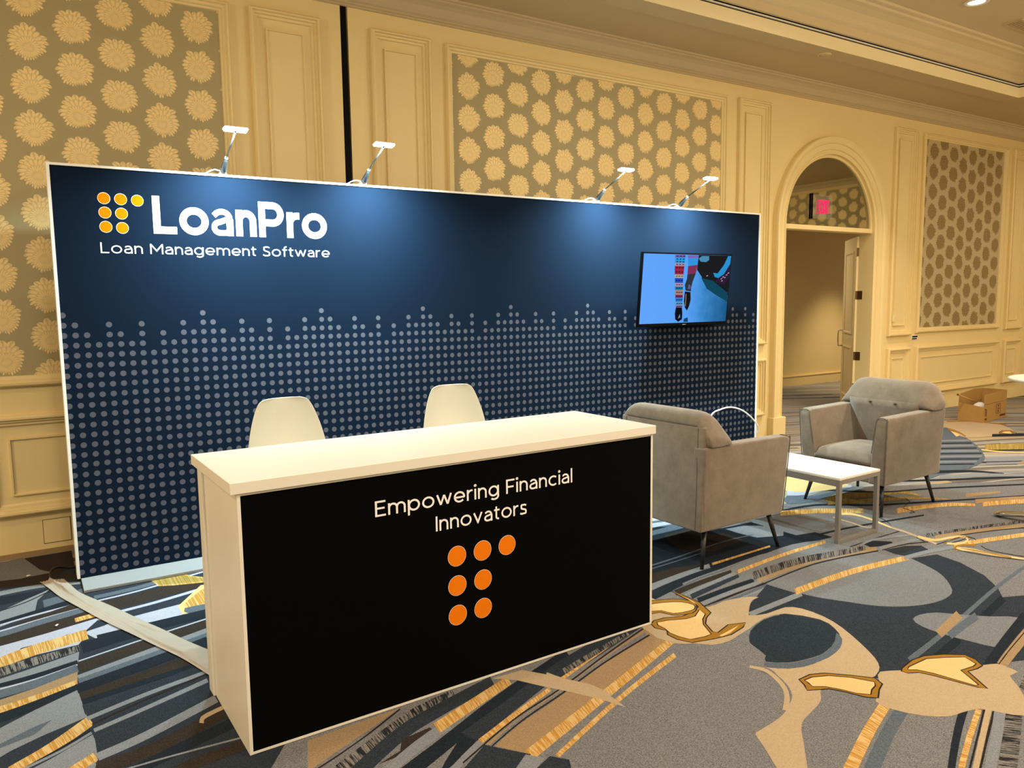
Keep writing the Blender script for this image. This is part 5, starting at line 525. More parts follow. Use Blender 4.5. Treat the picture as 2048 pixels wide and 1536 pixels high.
 ('L','r',[(8.007,-0.612,8.072,-0.576),(8.038,-0.631,8.104,-0.594),(8.083,-0.656,8.148,-0.62),(8.134,-0.686,8.2,-0.65),(8.186,-0.717,8.253,-0.681),(8.233,-0.745,8.3,-0.71),(8.277,-0.773,8.344,-0.737),(8.322,-0.802,8.39,-0.767),(8.364,-0.83,8.432,-0.795),(8.4,-0.853,8.468,-0.818),(8.425,-0.87,8.494,-0.835)]),
 ('K','r',[(7.86,-0.695,7.923,-0.659),(7.89,-0.712,7.954,-0.677),(7.933,-0.737,7.997,-0.702),(7.983,-0.766,8.047,-0.731),(8.035,-0.797,8.099,-0.762),(8.082,-0.826,8.147,-0.791),(8.128,-0.855,8.193,-0.821),(8.177,-0.887,8.243,-0.853),(8.224,-0.918,8.29,-0.884),(8.264,-0.945,8.33,-0.911),(8.292,-0.964,8.359,-0.93)]),
 ('L','r',[(7.724,-0.771,7.785,-0.736),(7.754,-0.788,7.815,-0.754),(7.795,-0.812,7.857,-0.778),(7.844,-0.84,7.906,-0.806),(7.895,-0.87,7.957,-0.837),(7.943,-0.9,8.005,-0.866),(7.991,-0.931,8.054,-0.898),(8.044,-0.966,8.107,-0.933),(8.095,-1,8.159,-0.967),(8.139,-1.03,8.203,-0.997),(8.17,-1.05,8.234,-1.018)]),
 ('K','r',[(7.593,-0.845,7.652,-0.811),(7.622,-0.861,7.681,-0.828),(7.662,-0.884,7.721,-0.851),(7.709,-0.912,7.769,-0.879),(7.759,-0.942,7.82,-0.909),(7.808,-0.971,7.868,-0.939),(7.858,-1.004,7.919,-0.972),(7.915,-1.042,7.976,-1.01),(7.97,-1.079,8.032,-1.047),(8.017,-1.111,8.08,-1.08),(8.051,-1.134,8.113,-1.103)]),
 ('L','r',[(7.46,-0.919,7.517,-0.887),(7.489,-0.935,7.546,-0.903),(7.528,-0.958,7.585,-0.926),(7.574,-0.985,7.632,-0.953),(7.624,-1.014,7.682,-0.983),(7.671,-1.044,7.73,-1.012),(7.722,-1.076,7.781,-1.045),(7.777,-1.113,7.837,-1.083),(7.832,-1.151,7.892,-1.12),(7.88,-1.183,7.94,-1.153),(7.913,-1.206,7.974,-1.176)]),
 ('K','r',[(7.332,-0.991,7.387,-0.96),(7.36,-1.007,7.415,-0.976),(7.4,-1.03,7.455,-0.999),(7.446,-1.057,7.502,-1.026),(7.494,-1.086,7.55,-1.055),(7.539,-1.114,7.596,-1.083),(7.586,-1.143,7.643,-1.113),(7.636,-1.177,7.694,-1.147),(7.685,-1.21,7.743,-1.18),(7.727,-1.238,7.786,-1.209),(7.757,-1.258,7.816,-1.229)]),
 ('L','r',[(7.213,-1.058,7.267,-1.027),(7.241,-1.074,7.295,-1.044),(7.281,-1.097,7.334,-1.067),(7.326,-1.124,7.381,-1.094),(7.374,-1.152,7.428,-1.122),(7.417,-1.178,7.472,-1.149),(7.46,-1.206,7.515,-1.177),(7.505,-1.235,7.561,-1.207),(7.549,-1.264,7.605,-1.236),(7.586,-1.289,7.642,-1.261),(7.613,-1.307,7.669,-1.278)]),
 ('K','r',[(7.098,-1.122,7.15,-1.093),(7.126,-1.139,7.178,-1.109),(7.165,-1.162,7.217,-1.133),(7.211,-1.188,7.263,-1.16),(7.257,-1.216,7.31,-1.187),(7.299,-1.241,7.352,-1.213),(7.338,-1.266,7.392,-1.238),(7.379,-1.292,7.432,-1.264),(7.417,-1.317,7.471,-1.29),(7.449,-1.339,7.504,-1.311),(7.473,-1.354,7.527,-1.326)]),
 ('K','r',[(6.741,-1.323,6.882,-1.243),(6.797,-1.345,6.928,-1.272),(6.877,-1.378,6.996,-1.312),(6.966,-1.416,7.075,-1.358),(7.052,-1.458,7.149,-1.407),(7.121,-1.498,7.206,-1.455),(7.171,-1.541,7.244,-1.505),(7.212,-1.589,7.272,-1.56),(7.245,-1.636,7.291,-1.614),(7.271,-1.676,7.305,-1.661),(7.293,-1.704,7.313,-1.694)]),
 ('T','p',[(9.547,0.252),(9.724,0.267),(9.911,0.221),(10.061,0.152),(10.167,0.052),(10.207,-0.083),(10.185,-0.231),(10.09,-0.373),(9.946,-0.511),(9.759,-0.654),(9.57,-0.757),(9.429,-0.754),(9.313,-0.716),(9.226,-0.705),(9.139,-0.683),(8.985,-0.628),(8.874,-0.553),(8.919,-0.466),(9.038,-0.36),(9.2,-0.225),(9.364,-0.073),(9.453,0.109)]),
 ('R','r',[(9.215,-0.164,9.366,-0.09),(9.199,-0.191,9.343,-0.121),(9.176,-0.229,9.312,-0.163),(9.148,-0.273,9.276,-0.212),(9.117,-0.318,9.237,-0.262),(9.085,-0.359,9.196,-0.309),(9.048,-0.398,9.148,-0.354),(9.003,-0.441,9.094,-0.402),(8.958,-0.481,9.041,-0.447),(8.919,-0.516,8.995,-0.484),(8.892,-0.54,8.963,-0.511)]),
 ('C','p',[(9.186,-0.211),(9.078,-0.339),(8.952,-0.446),(8.843,-0.462),(8.977,-0.365)]),
 ('P','p',[(9.507,-0.603),(9.695,-0.554),(9.768,-0.613),(9.658,-0.725),(9.532,-0.795),(9.466,-0.789),(9.442,-0.72),(9.413,-0.662)]),
 ('R','p',[(9.509,-0.61),(9.695,-0.561),(9.761,-0.611),(9.654,-0.719),(9.53,-0.788),(9.471,-0.784),(9.448,-0.717),(9.419,-0.665)]),
 ('P','p',[(9.51,-0.629),(9.62,-0.604),(9.696,-0.646),(9.524,-0.759),(9.5,-0.691)]),
 ('C','p',[(9.513,-0.634),(9.62,-0.61),(9.691,-0.643),(9.523,-0.753),(9.506,-0.69)]),
 ('R','r',[(9.778,0.15,9.854,0.191),(9.82,0.133,9.895,0.174),(9.881,0.112,9.957,0.153),(9.949,0.085,10.026,0.125),(10.013,0.047,10.09,0.087),(10.059,-0.002,10.138,0.037),(10.086,-0.075,10.165,-0.036),(10.102,-0.167,10.18,-0.13),(10.109,-0.263,10.187,-0.227),(10.114,-0.346,10.19,-0.311),(10.118,-0.403,10.194,-0.369)]),
 ('K','r',[(9.152,-0.703,9.328,-0.617),(9.167,-0.711,9.343,-0.625),(9.186,-0.72,9.362,-0.634),(9.211,-0.734,9.388,-0.648),(9.249,-0.754,9.427,-0.67),(9.302,-0.785,9.481,-0.701),(9.384,-0.834,9.565,-0.751),(9.492,-0.899,9.675,-0.817),(9.607,-0.969,9.792,-0.888),(9.709,-1.031,9.896,-0.951),(9.779,-1.073,9.968,-0.994)]),
 ('U','r',[(8.275,-1.056,8.613,-0.889),(8.299,-1.069,8.638,-0.902),(8.331,-1.086,8.671,-0.92),(8.372,-1.108,8.714,-0.942),(8.422,-1.135,8.766,-0.971),(8.483,-1.169,8.829,-1.005),(8.565,-1.215,8.915,-1.053),(8.669,-1.273,9.024,-1.113),(8.777,-1.333,9.137,-1.176),(8.873,-1.387,9.236,-1.231),(8.939,-1.424,9.306,-1.27)]),
 ('K','r',[(8.219,-1.047,8.271,-1.021),(8.245,-1.065,8.297,-1.039),(8.28,-1.089,8.332,-1.063),(8.323,-1.118,8.375,-1.092),(8.375,-1.152,8.427,-1.127),(8.436,-1.19,8.489,-1.165),(8.516,-1.239,8.57,-1.214),(8.616,-1.298,8.671,-1.273),(8.72,-1.359,8.775,-1.335),(8.812,-1.412,8.868,-1.389),(8.876,-1.45,8.932,-1.426)]),
 ('C','r',[(8.245,-1.034,8.311,-1.002),(8.251,-1.061,8.317,-1.03),(8.257,-1.099,8.323,-1.068),(8.268,-1.144,8.333,-1.113),(8.286,-1.193,8.352,-1.163),(8.318,-1.245,8.383,-1.215),(8.37,-1.305,8.436,-1.276),(8.441,-1.376,8.507,-1.347),(8.517,-1.447,8.584,-1.418),(8.585,-1.508,8.652,-1.48),(8.631,-1.551,8.698,-1.524)]),
 ('L','r',[(7.566,-1.415,7.909,-1.246),(7.602,-1.438,7.946,-1.27),(7.651,-1.469,7.997,-1.302),(7.709,-1.505,8.058,-1.34),(7.773,-1.543,8.124,-1.379),(7.837,-1.578,8.19,-1.415),(7.908,-1.612,8.264,-1.45),(7.99,-1.649,8.35,-1.488),(8.072,-1.684,8.436,-1.524),(8.143,-1.714,8.511,-1.555),(8.193,-1.735,8.564,-1.578)]),
 ('P','r',[(7.631,-1.351,7.67,-1.331),(7.673,-1.375,7.713,-1.355),(7.733,-1.409,7.773,-1.389),(7.804,-1.448,7.844,-1.429),(7.878,-1.489,7.918,-1.47),(7.948,-1.526,7.989,-1.508),(8.02,-1.563,8.061,-1.544),(8.1,-1.602,8.141,-1.583),(8.177,-1.639,8.219,-1.62),(8.244,-1.67,8.287,-1.652),(8.291,-1.693,8.334,-1.675)]),
 ('O','p',[(7.846,-1.551),(8.094,-1.525),(8.437,-1.632),(8.132,-1.759)]),
 ('D','r',[(4.887,-2.336,4.957,-2.293),(4.92,-2.342,4.989,-2.3),(4.965,-2.351,5.033,-2.31),(5.019,-2.362,5.086,-2.322),(5.077,-2.374,5.143,-2.335),(5.134,-2.386,5.2,-2.348),(5.191,-2.398,5.256,-2.361),(5.251,-2.41,5.315,-2.374),(5.314,-2.424,5.377,-2.389),(5.38,-2.438,5.442,-2.404),(5.448,-2.454,5.51,-2.421),(5.526,-2.474,5.588,-2.442),(5.615,-2.496,5.676,-2.466),(5.703,-2.52,5.763,-2.49),(5.78,-2.54,5.839,-2.511),(5.835,-2.554,5.893,-2.527)]),
 ('O','r',[(4.889,-2.405,4.975,-2.353),(4.928,-2.412,5.013,-2.36),(4.981,-2.421,5.066,-2.371),(5.046,-2.433,5.131,-2.384),(5.12,-2.448,5.205,-2.4),(5.199,-2.466,5.284,-2.419),(5.295,-2.492,5.38,-2.446),(5.41,-2.524,5.496,-2.48),(5.529,-2.559,5.615,-2.516),(5.634,-2.589,5.721,-2.548),(5.708,-2.611,5.794,-2.57)]),
 ('P','r',[(5.119,-2.45,5.134,-2.441),(5.159,-2.46,5.174,-2.451),(5.217,-2.473,5.232,-2.465),(5.284,-2.49,5.299,-2.482),(5.352,-2.508,5.368,-2.5),(5.414,-2.526,5.43,-2.517),(5.473,-2.545,5.489,-2.537),(5.534,-2.568,5.551,-2.56),(5.592,-2.59,5.609,-2.582),(5.641,-2.61,5.658,-2.602),(5.677,-2.624,5.694,-2.616)]),
 ('Y','r',[(4.828,-2.56,4.914,-2.51),(4.864,-2.568,4.951,-2.518),(4.915,-2.579,5.002,-2.53),(4.975,-2.592,5.063,-2.544),(5.041,-2.607,5.129,-2.559),(5.106,-2.623,5.196,-2.575),(5.179,-2.641,5.269,-2.594),(5.262,-2.662,5.354,-2.616),(5.345,-2.684,5.438,-2.638),(5.418,-2.703,5.512,-2.658),(5.47,-2.717,5.564,-2.672)]),
 ('P','r',[(4.286,-2.181,4.298,-2.171),(4.323,-2.179,4.335,-2.169),(4.376,-2.176,4.388,-2.166),(4.439,-2.173,4.451,-2.163),(4.505,-2.171,4.518,-2.16),(4.567,-2.169,4.58,-2.158),(4.63,-2.168,4.644,-2.157),(4.699,-2.167,4.713,-2.157),(4.766,-2.167,4.78,-2.157),(4.824,-2.168,4.839,-2.157),(4.866,-2.168,4.881,-2.157)]),
 ('L','r',[(4.359,-2.209,4.396,-2.176),(4.384,-2.204,4.419,-2.173),(4.418,-2.197,4.452,-2.167),(4.458,-2.19,4.494,-2.161),(4.504,-2.187,4.542,-2.158),(4.555,-2.189,4.594,-2.161),(4.617,-2.201,4.656,-2.174),(4.692,-2.221,4.731,-2.195),(4.769,-2.243,4.807,-2.219),(4.837,-2.263,4.874,-2.24),(4.885,-2.277,4.921,-2.255)]),
 ('K','p',[(4.414,-2.196),(4.535,-2.182),(4.614,-2.265),(4.595,-2.283),(4.478,-2.284),(4.396,-2.253)]),
 ('L','r',[(4.382,-2.331,4.452,-2.279),(4.414,-2.331,4.483,-2.281),(4.46,-2.333,4.527,-2.284),(4.514,-2.334,4.579,-2.288),(4.57,-2.337,4.633,-2.293),(4.622,-2.34,4.684,-2.298),(4.673,-2.344,4.733,-2.304),(4.728,-2.349,4.786,-2.311),(4.781,-2.355,4.837,-2.319),(4.827,-2.36,4.88,-2.326),(4.861,-2.363,4.911,-2.331)]),
 ('P','r',[(4.4,-2.333,4.413,-2.324),(4.431,-2.335,4.443,-2.326),(4.474,-2.337,4.487,-2.328),(4.524,-2.339,4.538,-2.33),(4.576,-2.344,4.589,-2.334),(4.621,-2.35,4.635,-2.34),(4.662,-2.36,4.677,-2.35),(4.703,-2.373,4.718,-2.364),(4.742,-2.387,4.757,-2.378),(4.775,-2.399,4.79,-2.39),(4.798,-2.408,4.813,-2.399)]),
 ('S','p',[(4.415,-2.335),(4.595,-2.365),(4.692,-2.422),(4.649,-2.497),(4.51,-2.482),(4.412,-2.474),(4.398,-2.415)]),
 ('L','r',[(4.343,-2.518,4.405,-2.474),(4.373,-2.519,4.434,-2.476),(4.414,-2.521,4.475,-2.478),(4.463,-2.523,4.525,-2.481),(4.515,-2.527,4.577,-2.485),(4.564,-2.531,4.627,-2.49),(4.614,-2.538,4.678,-2.498),(4.669,-2.548,4.734,-2.508),(4.723,-2.558,4.788,-2.518),(4.77,-2.567,4.835,-2.528),(4.804,-2.573,4.869,-2.535)]),
 ('T','r',[(4.788,-1.701,4.824,-1.679),(4.786,-1.721,4.822,-1.7),(4.784,-1.75,4.818,-1.73),(4.781,-1.783,4.814,-1.764),(4.777,-1.817,4.81,-1.799),(4.775,-1.849,4.806,-1.831),(4.77,-1.88,4.8,-1.863),(4.763,-1.913,4.792,-1.896),(4.757,-1.944,4.786,-1.928),(4.756,-1.971,4.784,-1.955),(4.762,-1.991,4.789,-1.975),(4.78,-2.001,4.805,-1.985),(4.808,-2.004,4.83,-1.988),(4.839,-2.003,4.859,-1.987),(4.866,-2,4.886,-1.984),(4.885,-1.998,4.905,-1.983)]),
 ('T','r',[(4.938,-1.942,4.978,-1.921),(4.931,-1.962,4.971,-1.942),(4.921,-1.992,4.961,-1.971),(4.909,-2.025,4.95,-2.005),(4.898,-2.059,4.939,-2.038),(4.89,-2.088,4.931,-2.067),(4.885,-2.112,4.926,-2.091),(4.881,-2.134,4.923,-2.113),(4.879,-2.155,4.921,-2.134),(4.876,-2.176,4.918,-2.155),(4.872,-2.198,4.914,-2.177),(4.866,-2.22,4.908,-2.2),(4.86,-2.242,4.902,-2.222),(4.852,-2.264,4.895,-2.245),(4.845,-2.288,4.887,-2.268),(4.836,-2.314,4.879,-2.294),(4.826,-2.345,4.869,-2.326),(4.815,-2.381,4.857,-2.362),(4.803,-2.417,4.846,-2.398),(4.793,-2.447,4.836,-2.428),(4.786,-2.468,4.829,-2.45)]),
 ('C','r',[(4.91,-1.688,4.964,-1.652),(4.921,-1.696,4.973,-1.661),(4.936,-1.707,4.986,-1.673),(4.952,-1.72,5.002,-1.687),(4.966,-1.736,5.015,-1.705),(4.975,-1.756,5.022,-1.727),(4.977,-1.78,5.024,-1.753),(4.976,-1.807,5.021,-1.782),(4.972,-1.837,5.015,-1.814),(4.966,-1.869,5.007,-1.847),(4.958,-1.902,4.998,-1.882),(4.947,-1.94,4.985,-1.921),(4.933,-1.983,4.969,-1.964),(4.917,-2.024,4.951,-2.008),(4.904,-2.06,4.936,-2.044),(4.895,-2.085,4.926,-2.07)]),
 ('C','r',[(4.83,-2.318,4.886,-2.29),(4.831,-2.334,4.886,-2.306),(4.831,-2.356,4.886,-2.329),(4.833,-2.381,4.887,-2.355),(4.839,-2.405,4.893,-2.378),(4.852,-2.423,4.903,-2.395),(4.874,-2.433,4.923,-2.405),(4.902,-2.439,4.95,-2.41),(4.934,-2.443,4.981,-2.414),(4.965,-2.446,5.012,-2.417),(4.991,-2.451,5.039,-2.423),(5.013,-2.457,5.062,-2.43),(5.035,-2.464,5.084,-2.437),(5.054,-2.471,5.103,-2.445),(5.069,-2.479,5.119,-2.453),(5.077,-2.487,5.128,-2.463),(5.079,-2.496,5.129,-2.474),(5.076,-2.507,5.125,-2.488),(5.07,-2.516,5.114,-2.502),(5.064,-2.522,5.095,-2.518),(5.067,-2.52,5.062,-2.536),(5.057,-2.523,5.031,-2.545),(5.035,-2.528,5.003,-2.551),(5.009,-2.531,4.973,-2.554),(4.983,-2.532,4.946,-2.555),(4.962,-2.53,4.922,-2.553),(4.944,-2.524,4.903,-2.546),(4.927,-2.513,4.886,-2.535),(4.911,-2.501,4.871,-2.522),(4.899,-2.489,4.859,-2.51),(4.89,-2.481,4.851,-2.502)]),
 ('P','r',[(4.793,-2.467,4.804,-2.46),(4.815,-2.468,4.826,-2.461),(4.847,-2.468,4.857,-2.461),(4.883,-2.468,4.894,-2.461),(4.92,-2.469,4.931,-2.462),(4.954,-2.47,4.965,-2.463),(4.986,-2.471,4.998,-2.464),(5.021,-2.472,5.032,-2.465),(5.053,-2.473,5.065,-2.466),(5.079,-2.475,5.092,-2.468),(5.096,-2.479,5.109,-2.471),(5.102,-2.484,5.115,-2.477),(5.099,-2.49,5.112,-2.485),(5.093,-2.495,5.1,-2.495),(5.085,-2.499,5.08,-2.504),(5.07,-2.502,5.06,-2.509),(5.045,-2.503,5.034,-2.51),(5.011,-2.503,4.999,-2.51),(4.975,-2.501,4.963,-2.508),(4.942,-2.499,4.931,-2.506),(4.92,-2.498,4.909,-2.505)]),
 ('R','r',[(4.847,-2.483,4.857,-2.475),(4.875,-2.48,4.886,-2.472),(4.916,-2.474,4.927,-2.466),(4.962,-2.468,4.974,-2.46),(5.007,-2.464,5.019,-2.456),(5.04,-2.463,5.054,-2.455),(5.062,-2.467,5.077,-2.459),(5.079,-2.475,5.094,-2.467),(5.091,-2.485,5.106,-2.477),(5.097,-2.495,5.113,-2.488),(5.099,-2.504,5.114,-2.497),(5.093,-2.512,5.107,-2.508),(5.082,-2.521,5.09,-2.52),(5.066,-2.53,5.071,-2.531),(5.05,-2.538,5.054,-2.54),(5.038,-2.544,5.044,-2.546)]),
 ('P','r',[(5.119,-2.483,5.133,-2.477),(5.119,-2.491,5.133,-2.485),(5.12,-2.503,5.134,-2.496),(5.121,-2.516,5.134,-2.51),(5.12,-2.528,5.134,-2.523),(5.118,-2.538,5.131,-2.533),(5.112,-2.546,5.125,-2.542),(5.105,-2.552,5.115,-2.55),(5.097,-2.557,5.104,-2.557),(5.089,-2.562,5.096,-2.562),(5.083,-2.566,5.091,-2.565)]),
 ('C','r',[(4.777,-2.6,4.853,-2.562),(4.786,-2.609,4.86,-2.573),(4.799,-2.622,4.87,-2.587),(4.813,-2.638,4.881,-2.605),(4.827,-2.655,4.892,-2.625),(4.838,-2.674,4.9,-2.645),(4.845,-2.693,4.904,-2.667),(4.85,-2.714,4.906,-2.689),(4.854,-2.736,4.907,-2.713),(4.86,-2.76,4.91,-2.739),(4.869,-2.787,4.915,-2.767),(4.883,-2.819,4.926,-2.8),(4.9,-2.856,4.94,-2.839),(4.918,-2.893,4.955,-2.878),(4.934,-2.925,4.968,-2.911),(4.945,-2.947,4.976,-2.935)]),
 ('R','r',[(5.008,-2.605,4.965,-2.627),(4.997,-2.597,4.955,-2.618),(4.981,-2.584,4.941,-2.605),(4.963,-2.571,4.924,-2.59),(4.943,-2.558,4.906,-2.578),(4.923,-2.551,4.89,-2.57),(4.903,-2.548,4.873,-2.567),(4.88,-2.549,4.854,-2.567),(4.857,-2.552,4.836,-2.569),(4.835,-2.558,4.822,-2.572),(4.808,-2.57,4.821,-2.571),(4.793,-2.583,4.819,-2.574),(4.788,-2.595,4.813,-2.584),(4.786,-2.606,4.81,-2.596),(4.785,-2.616,4.807,-2.607),(4.784,-2.623,4.805,-2.614)]),
 ('P','r',[(4.797,-2.585,4.807,-2.58),(4.796,-2.596,4.807,-2.591),(4.796,-2.61,4.806,-2.605),(4.795,-2.628,4.805,-2.623),(4.796,-2.647,4.806,-2.643),(4.799,-2.668,4.81,-2.664),(4.805,-2.691,4.815,-2.687),(4.812,-2.716,4.822,-2.712),(4.821,-2.743,4.831,-2.739),(4.832,-2.771,4.842,-2.766),(4.845,-2.799,4.855,-2.795),(4.862,-2.831,4.872,-2.826),(4.884,-2.866,4.894,-2.861),(4.906,-2.9,4.916,-2.896),(4.926,-2.93,4.936,-2.925),(4.939,-2.95,4.949,-2.946)]),
 ('P','r',[(4.999,-2.641,5.01,-2.637),(4.991,-2.651,5.002,-2.648),(4.98,-2.666,4.99,-2.662),(4.967,-2.683,4.978,-2.68),(4.956,-2.703,4.967,-2.698),(4.951,-2.722,4.961,-2.718),(4.95,-2.744,4.961,-2.74),(4.954,-2.768,4.964,-2.764),(4.96,-2.793,4.97,-2.788),(4.966,-2.817,4.977,-2.812),(4.972,-2.838,4.983,-2.834),(4.979,-2.858,4.99,-2.854),(4.987,-2.877,4.997,-2.873),(4.995,-2.895,5.005,-2.891),(5.002,-2.91,5.012,-2.906),(5.006,-2.92,5.017,-2.916)]),
 ('R','r',[(4.841,-2.594,4.85,-2.59),(4.848,-2.608,4.857,-2.604),(4.858,-2.626,4.867,-2.622),(4.87,-2.649,4.879,-2.645),(4.881,-2.674,4.89,-2.67),(4.891,-2.7,4.9,-2.697),(4.899,-2.732,4.908,-2.728),(4.906,-2.769,4.915,-2.766),(4.913,-2.807,4.922,-2.803),(4.918,-2.839,4.927,-2.835),(4.922,-2.861,4.931,-2.858)]),
 ('R','r',[(4.845,-2.613,4.854,-2.609),(4.85,-2.627,4.859,-2.623),(4.858,-2.646,4.867,-2.642),(4.867,-2.669,4.876,-2.665),(4.876,-2.694,4.884,-2.69),(4.883,-2.72,4.892,-2.716),(4.89,-2.749,4.899,-2.745),(4.897,-2.783,4.906,-2.779),(4.903,-2.817,4.912,-2.813),(4.909,-2.846,4.917,-2.842),(4.912,-2.866,4.921,-2.863)]),
 ('R','r',[(4.849,-2.633,4.858,-2.629),(4.853,-2.647,4.861,-2.643),(4.858,-2.666,4.867,-2.662),(4.864,-2.689,4.873,-2.685),(4.87,-2.714,4.879,-2.71),(4.876,-2.739,4.885,-2.735),(4.882,-2.766,4.89,-2.762),(4.888,-2.796,4.897,-2.793),(4.894,-2.826,4.902,-2.823),(4.899,-2.853,4.907,-2.849),(4.902,-2.871,4.911,-2.867)]),
 ('P','r',[(5.073,-1.885,5.085,-1.878),(5.067,-1.895,5.08,-1.889),(5.06,-1.91,5.073,-1.904),(5.052,-1.928,5.064,-1.922),(5.042,-1.946,5.054,-1.94),(5.032,-1.963,5.043,-1.958),(5.019,-1.98,5.03,-1.976),(5.003,-1.999,5.014,-1.995),(4.987,-2.017,4.997,-2.013),(4.973,-2.033,4.983,-2.029),(4.963,-2.044,4.973,-2.04)]),
 ('P','r',[(5.454,-1.84,5.468,-1.833),(5.453,-1.846,5.467,-1.839),(5.45,-1.855,5.464,-1.848),(5.447,-1.865,5.461,-1.858),(5.444,-1.877,5.458,-1.87),(5.44,-1.889,5.454,-1.882),(5.436,-1.903,5.45,-1.896),(5.432,-1.919,5.446,-1.912),(5.427,-1.935,5.441,-1.928),(5.421,-1.948,5.435,-1.942),(5.417,-1.954,5.425,-1.953),(5.417,-1.953,5.405,-1.961),(5.405,-1.952,5.393,-1.96),(5.393,-1.948,5.38,-1.956),(5.382,-1.944,5.369,-1.952),(5.374,-1.941,5.361,-1.949)]),
 ('P','r',[(5.756,-1.674,5.768,-1.669),(5.746,-1.686,5.758,-1.681),(5.733,-1.704,5.745,-1.699),(5.717,-1.724,5.729,-1.719),(5.702,-1.742,5.714,-1.737),(5.689,-1.755,5.699,-1.752),(5.68,-1.762,5.688,-1.761),(5.677,-1.764,5.675,-1.769),(5.672,-1.766,5.665,-1.773),(5.661,-1.77,5.653,-1.776),(5.644,-1.775,5.636,-1.782),(5.617,-1.784,5.61,-1.791),(5.583,-1.795,5.575,-1.802),(5.547,-1.806,5.539,-1.813),(5.515,-1.816,5.508,-1.823),(5.493,-1.823,5.486,-1.829)]),
 ('P','r',[(4.823,-2.312,4.838,-2.305),(4.82,-2.319,4.835,-2.313),(4.816,-2.33,4.831,-2.324),(4.811,-2.343,4.826,-2.336),(4.806,-2.355,4.821,-2.348),(4.802,-2.364,4.816,-2.358),(4.797,-2.372,4.811,-2.366),(4.793,-2.379,4.806,-2.374),(4.788,-2.385,4.801,-2.38),(4.784,-2.39,4.797,-2.385),(4.781,-2.393,4.794,-2.388)]),
]

def build_carpet():
    V = []; Fc = []; fm = []; UV = []; names = list(CP); z = .0006
    for mt, kind, pts in CARPET:
        z += 1e-5; mi = names.index(mt); b = len(V)
        if kind == 'p':
            V += [(x, y, z) for x, y in pts]; Fc.append(tuple(range(b, b+len(pts)))); fm.append(mi); UV += [(x*.9, y) for x, y in pts]
        else:
            s = 0.; uv = []
            for i, (ax, ay, bx, by) in enumerate(pts):
                if i: s += math.hypot((ax+bx-pts[i-1][0]-pts[i-1][2])/2, (ay+by-pts[i-1][1]-pts[i-1][3])/2)
                V += [(ax, ay, z), (bx, by, z)]; uv += [(s, 0.), (s, 1.)]
            for i in range(len(pts)-1):
                Fc.append((b+2*i, b+2*i+2, b+2*i+3, b+2*i+1)); fm.append(mi)
            UV += uv
    o = mk('carpet_pattern', V, Fc, None, floor, mats=[CP[k] for k in names], fm=fm)
    me = o.data; bm = bmesh.new(); bm.from_mesh(me)
    for f in bm.faces:
        if f.normal.z < 0: f.normal_flip()
    bm.to_mesh(me); bm.free()
    uvl = me.uv_layers.new(name='pat')
    for lp in me.loops: uvl.data[lp.index].uv = UV[lp.vertex_index]
build_carpet()

# ---- long wall with the arched opening
def arch_pts(r, n=28, cx=ACX, cz=ACZ):
    return [(cx - r*math.cos(math.pi*i/n), cz + r*math.sin(math.pi*i/n)) for i in range(n+1)]
def wall_sheet(name, y, flip, parent=None):
    V = []; Fc = []
    def quad(a): b = len(V); V.extend([(x, y, z) for x, z in a]); Fc.append(tuple(range(b, b+4)) if not flip else tuple(range(b, b+4))[::-1])
    quad([(XL,0),(2.08,0),(2.08,ZT),(XL,ZT)]); quad([(2.14,0),(ACX-AR,0),(ACX-AR,ZT),(2.14,ZT)]); quad([(ACX+AR,0),(XR,0),(XR,ZT),(ACX+AR,ZT)])
    A = arch_pts(AR)
    for p, q in zip(A, A[1:]): quad([p, q, (q[0], ZT), (p[0], ZT)])
    return mk(name, V, Fc, M['wall'], parent)
wall_back = struct(wall_sheet('wall_back', YW, False))
rear = wall_sheet('corridor_face', YW+.2, True, wall_back)
# lining of the opening
L = [(ACX-AR, 0)] + arch_pts(AR) + [(ACX+AR, 0)]
V = [(x, YW, z) for x, z in L] + [(x, YW+.2, z) for x, z in L]; n = len(L)
mk('opening_lining', V, [(i, i+1, n+i+1, n+i) for i in range(n-1)], M['wall'], wall_back)
box('gap_lining', 2.075, 2.145, YW+.09, YW+.1, 0, ZT, M['black_strip'], wall_back)
struct(box('trim_1', 2.084, 2.136, YW+.012, YW+.085, 0, 4.09, M['black_strip'], None, .006))

def ring(name, x0, x1, z0, z1, prof, parent, mat='wall', axis='x', base=YW, fill=None):
    """moulding swept round a rectangle; prof = (inset, proud) pairs"""
    V = []; Fc = []
    for ins, pr in prof:
        for h, z in ((x0+ins, z0+ins), (x1-ins, z0+ins), (x1-ins, z1-ins), (x0+ins, z1-ins)):
            V.append((h, base-pr, z) if axis == 'x' else (base-pr, h, z))
    for i in range(len(prof)-1):
        for k in range(4):
            f = (i*4+k, i*4+(k+1)%4, (i+1)*4+(k+1)%4, (i+1)*4+k); Fc.append(f if axis == 'x' else f[::-1])
    if fill:
        b = (len(prof)-1)*4; f = (b, b+1, b+2, b+3); Fc.append(f if axis == 'x' else f[::-1])
    return mk(name, V, Fc, M[mat], parent)
P_PIL = [(0,0),(0,.040),(.012,.054),(.024,.054),(.028,.034),(.042,.034),(.046,.018),(.064,.018),(.068,.004),(.078,.0005)]
P_WP = [(0,0),(0,.028),(.010,.044),(.024,.046),(.030,.030),(.046,.030),(.054,.016),(.066,.014),(.070,.0015)]
P_RAISE = [(0,.0005),(.001,.020),(.010,.020),(.014,.005)]
def pilaster(x0, x1, parent=wall_back):
    for z0, z1 in ((1.09, 3.79), (.26, .925)):
        ring('panel_moulding', x0, x1, z0, z1, P_PIL, parent)
        ring('raised_panel', x0+.122, x1-.122 if x1-x0 > .4 else x1-.1, z0+.135, z1-.135, P_RAISE, parent, fill=True)
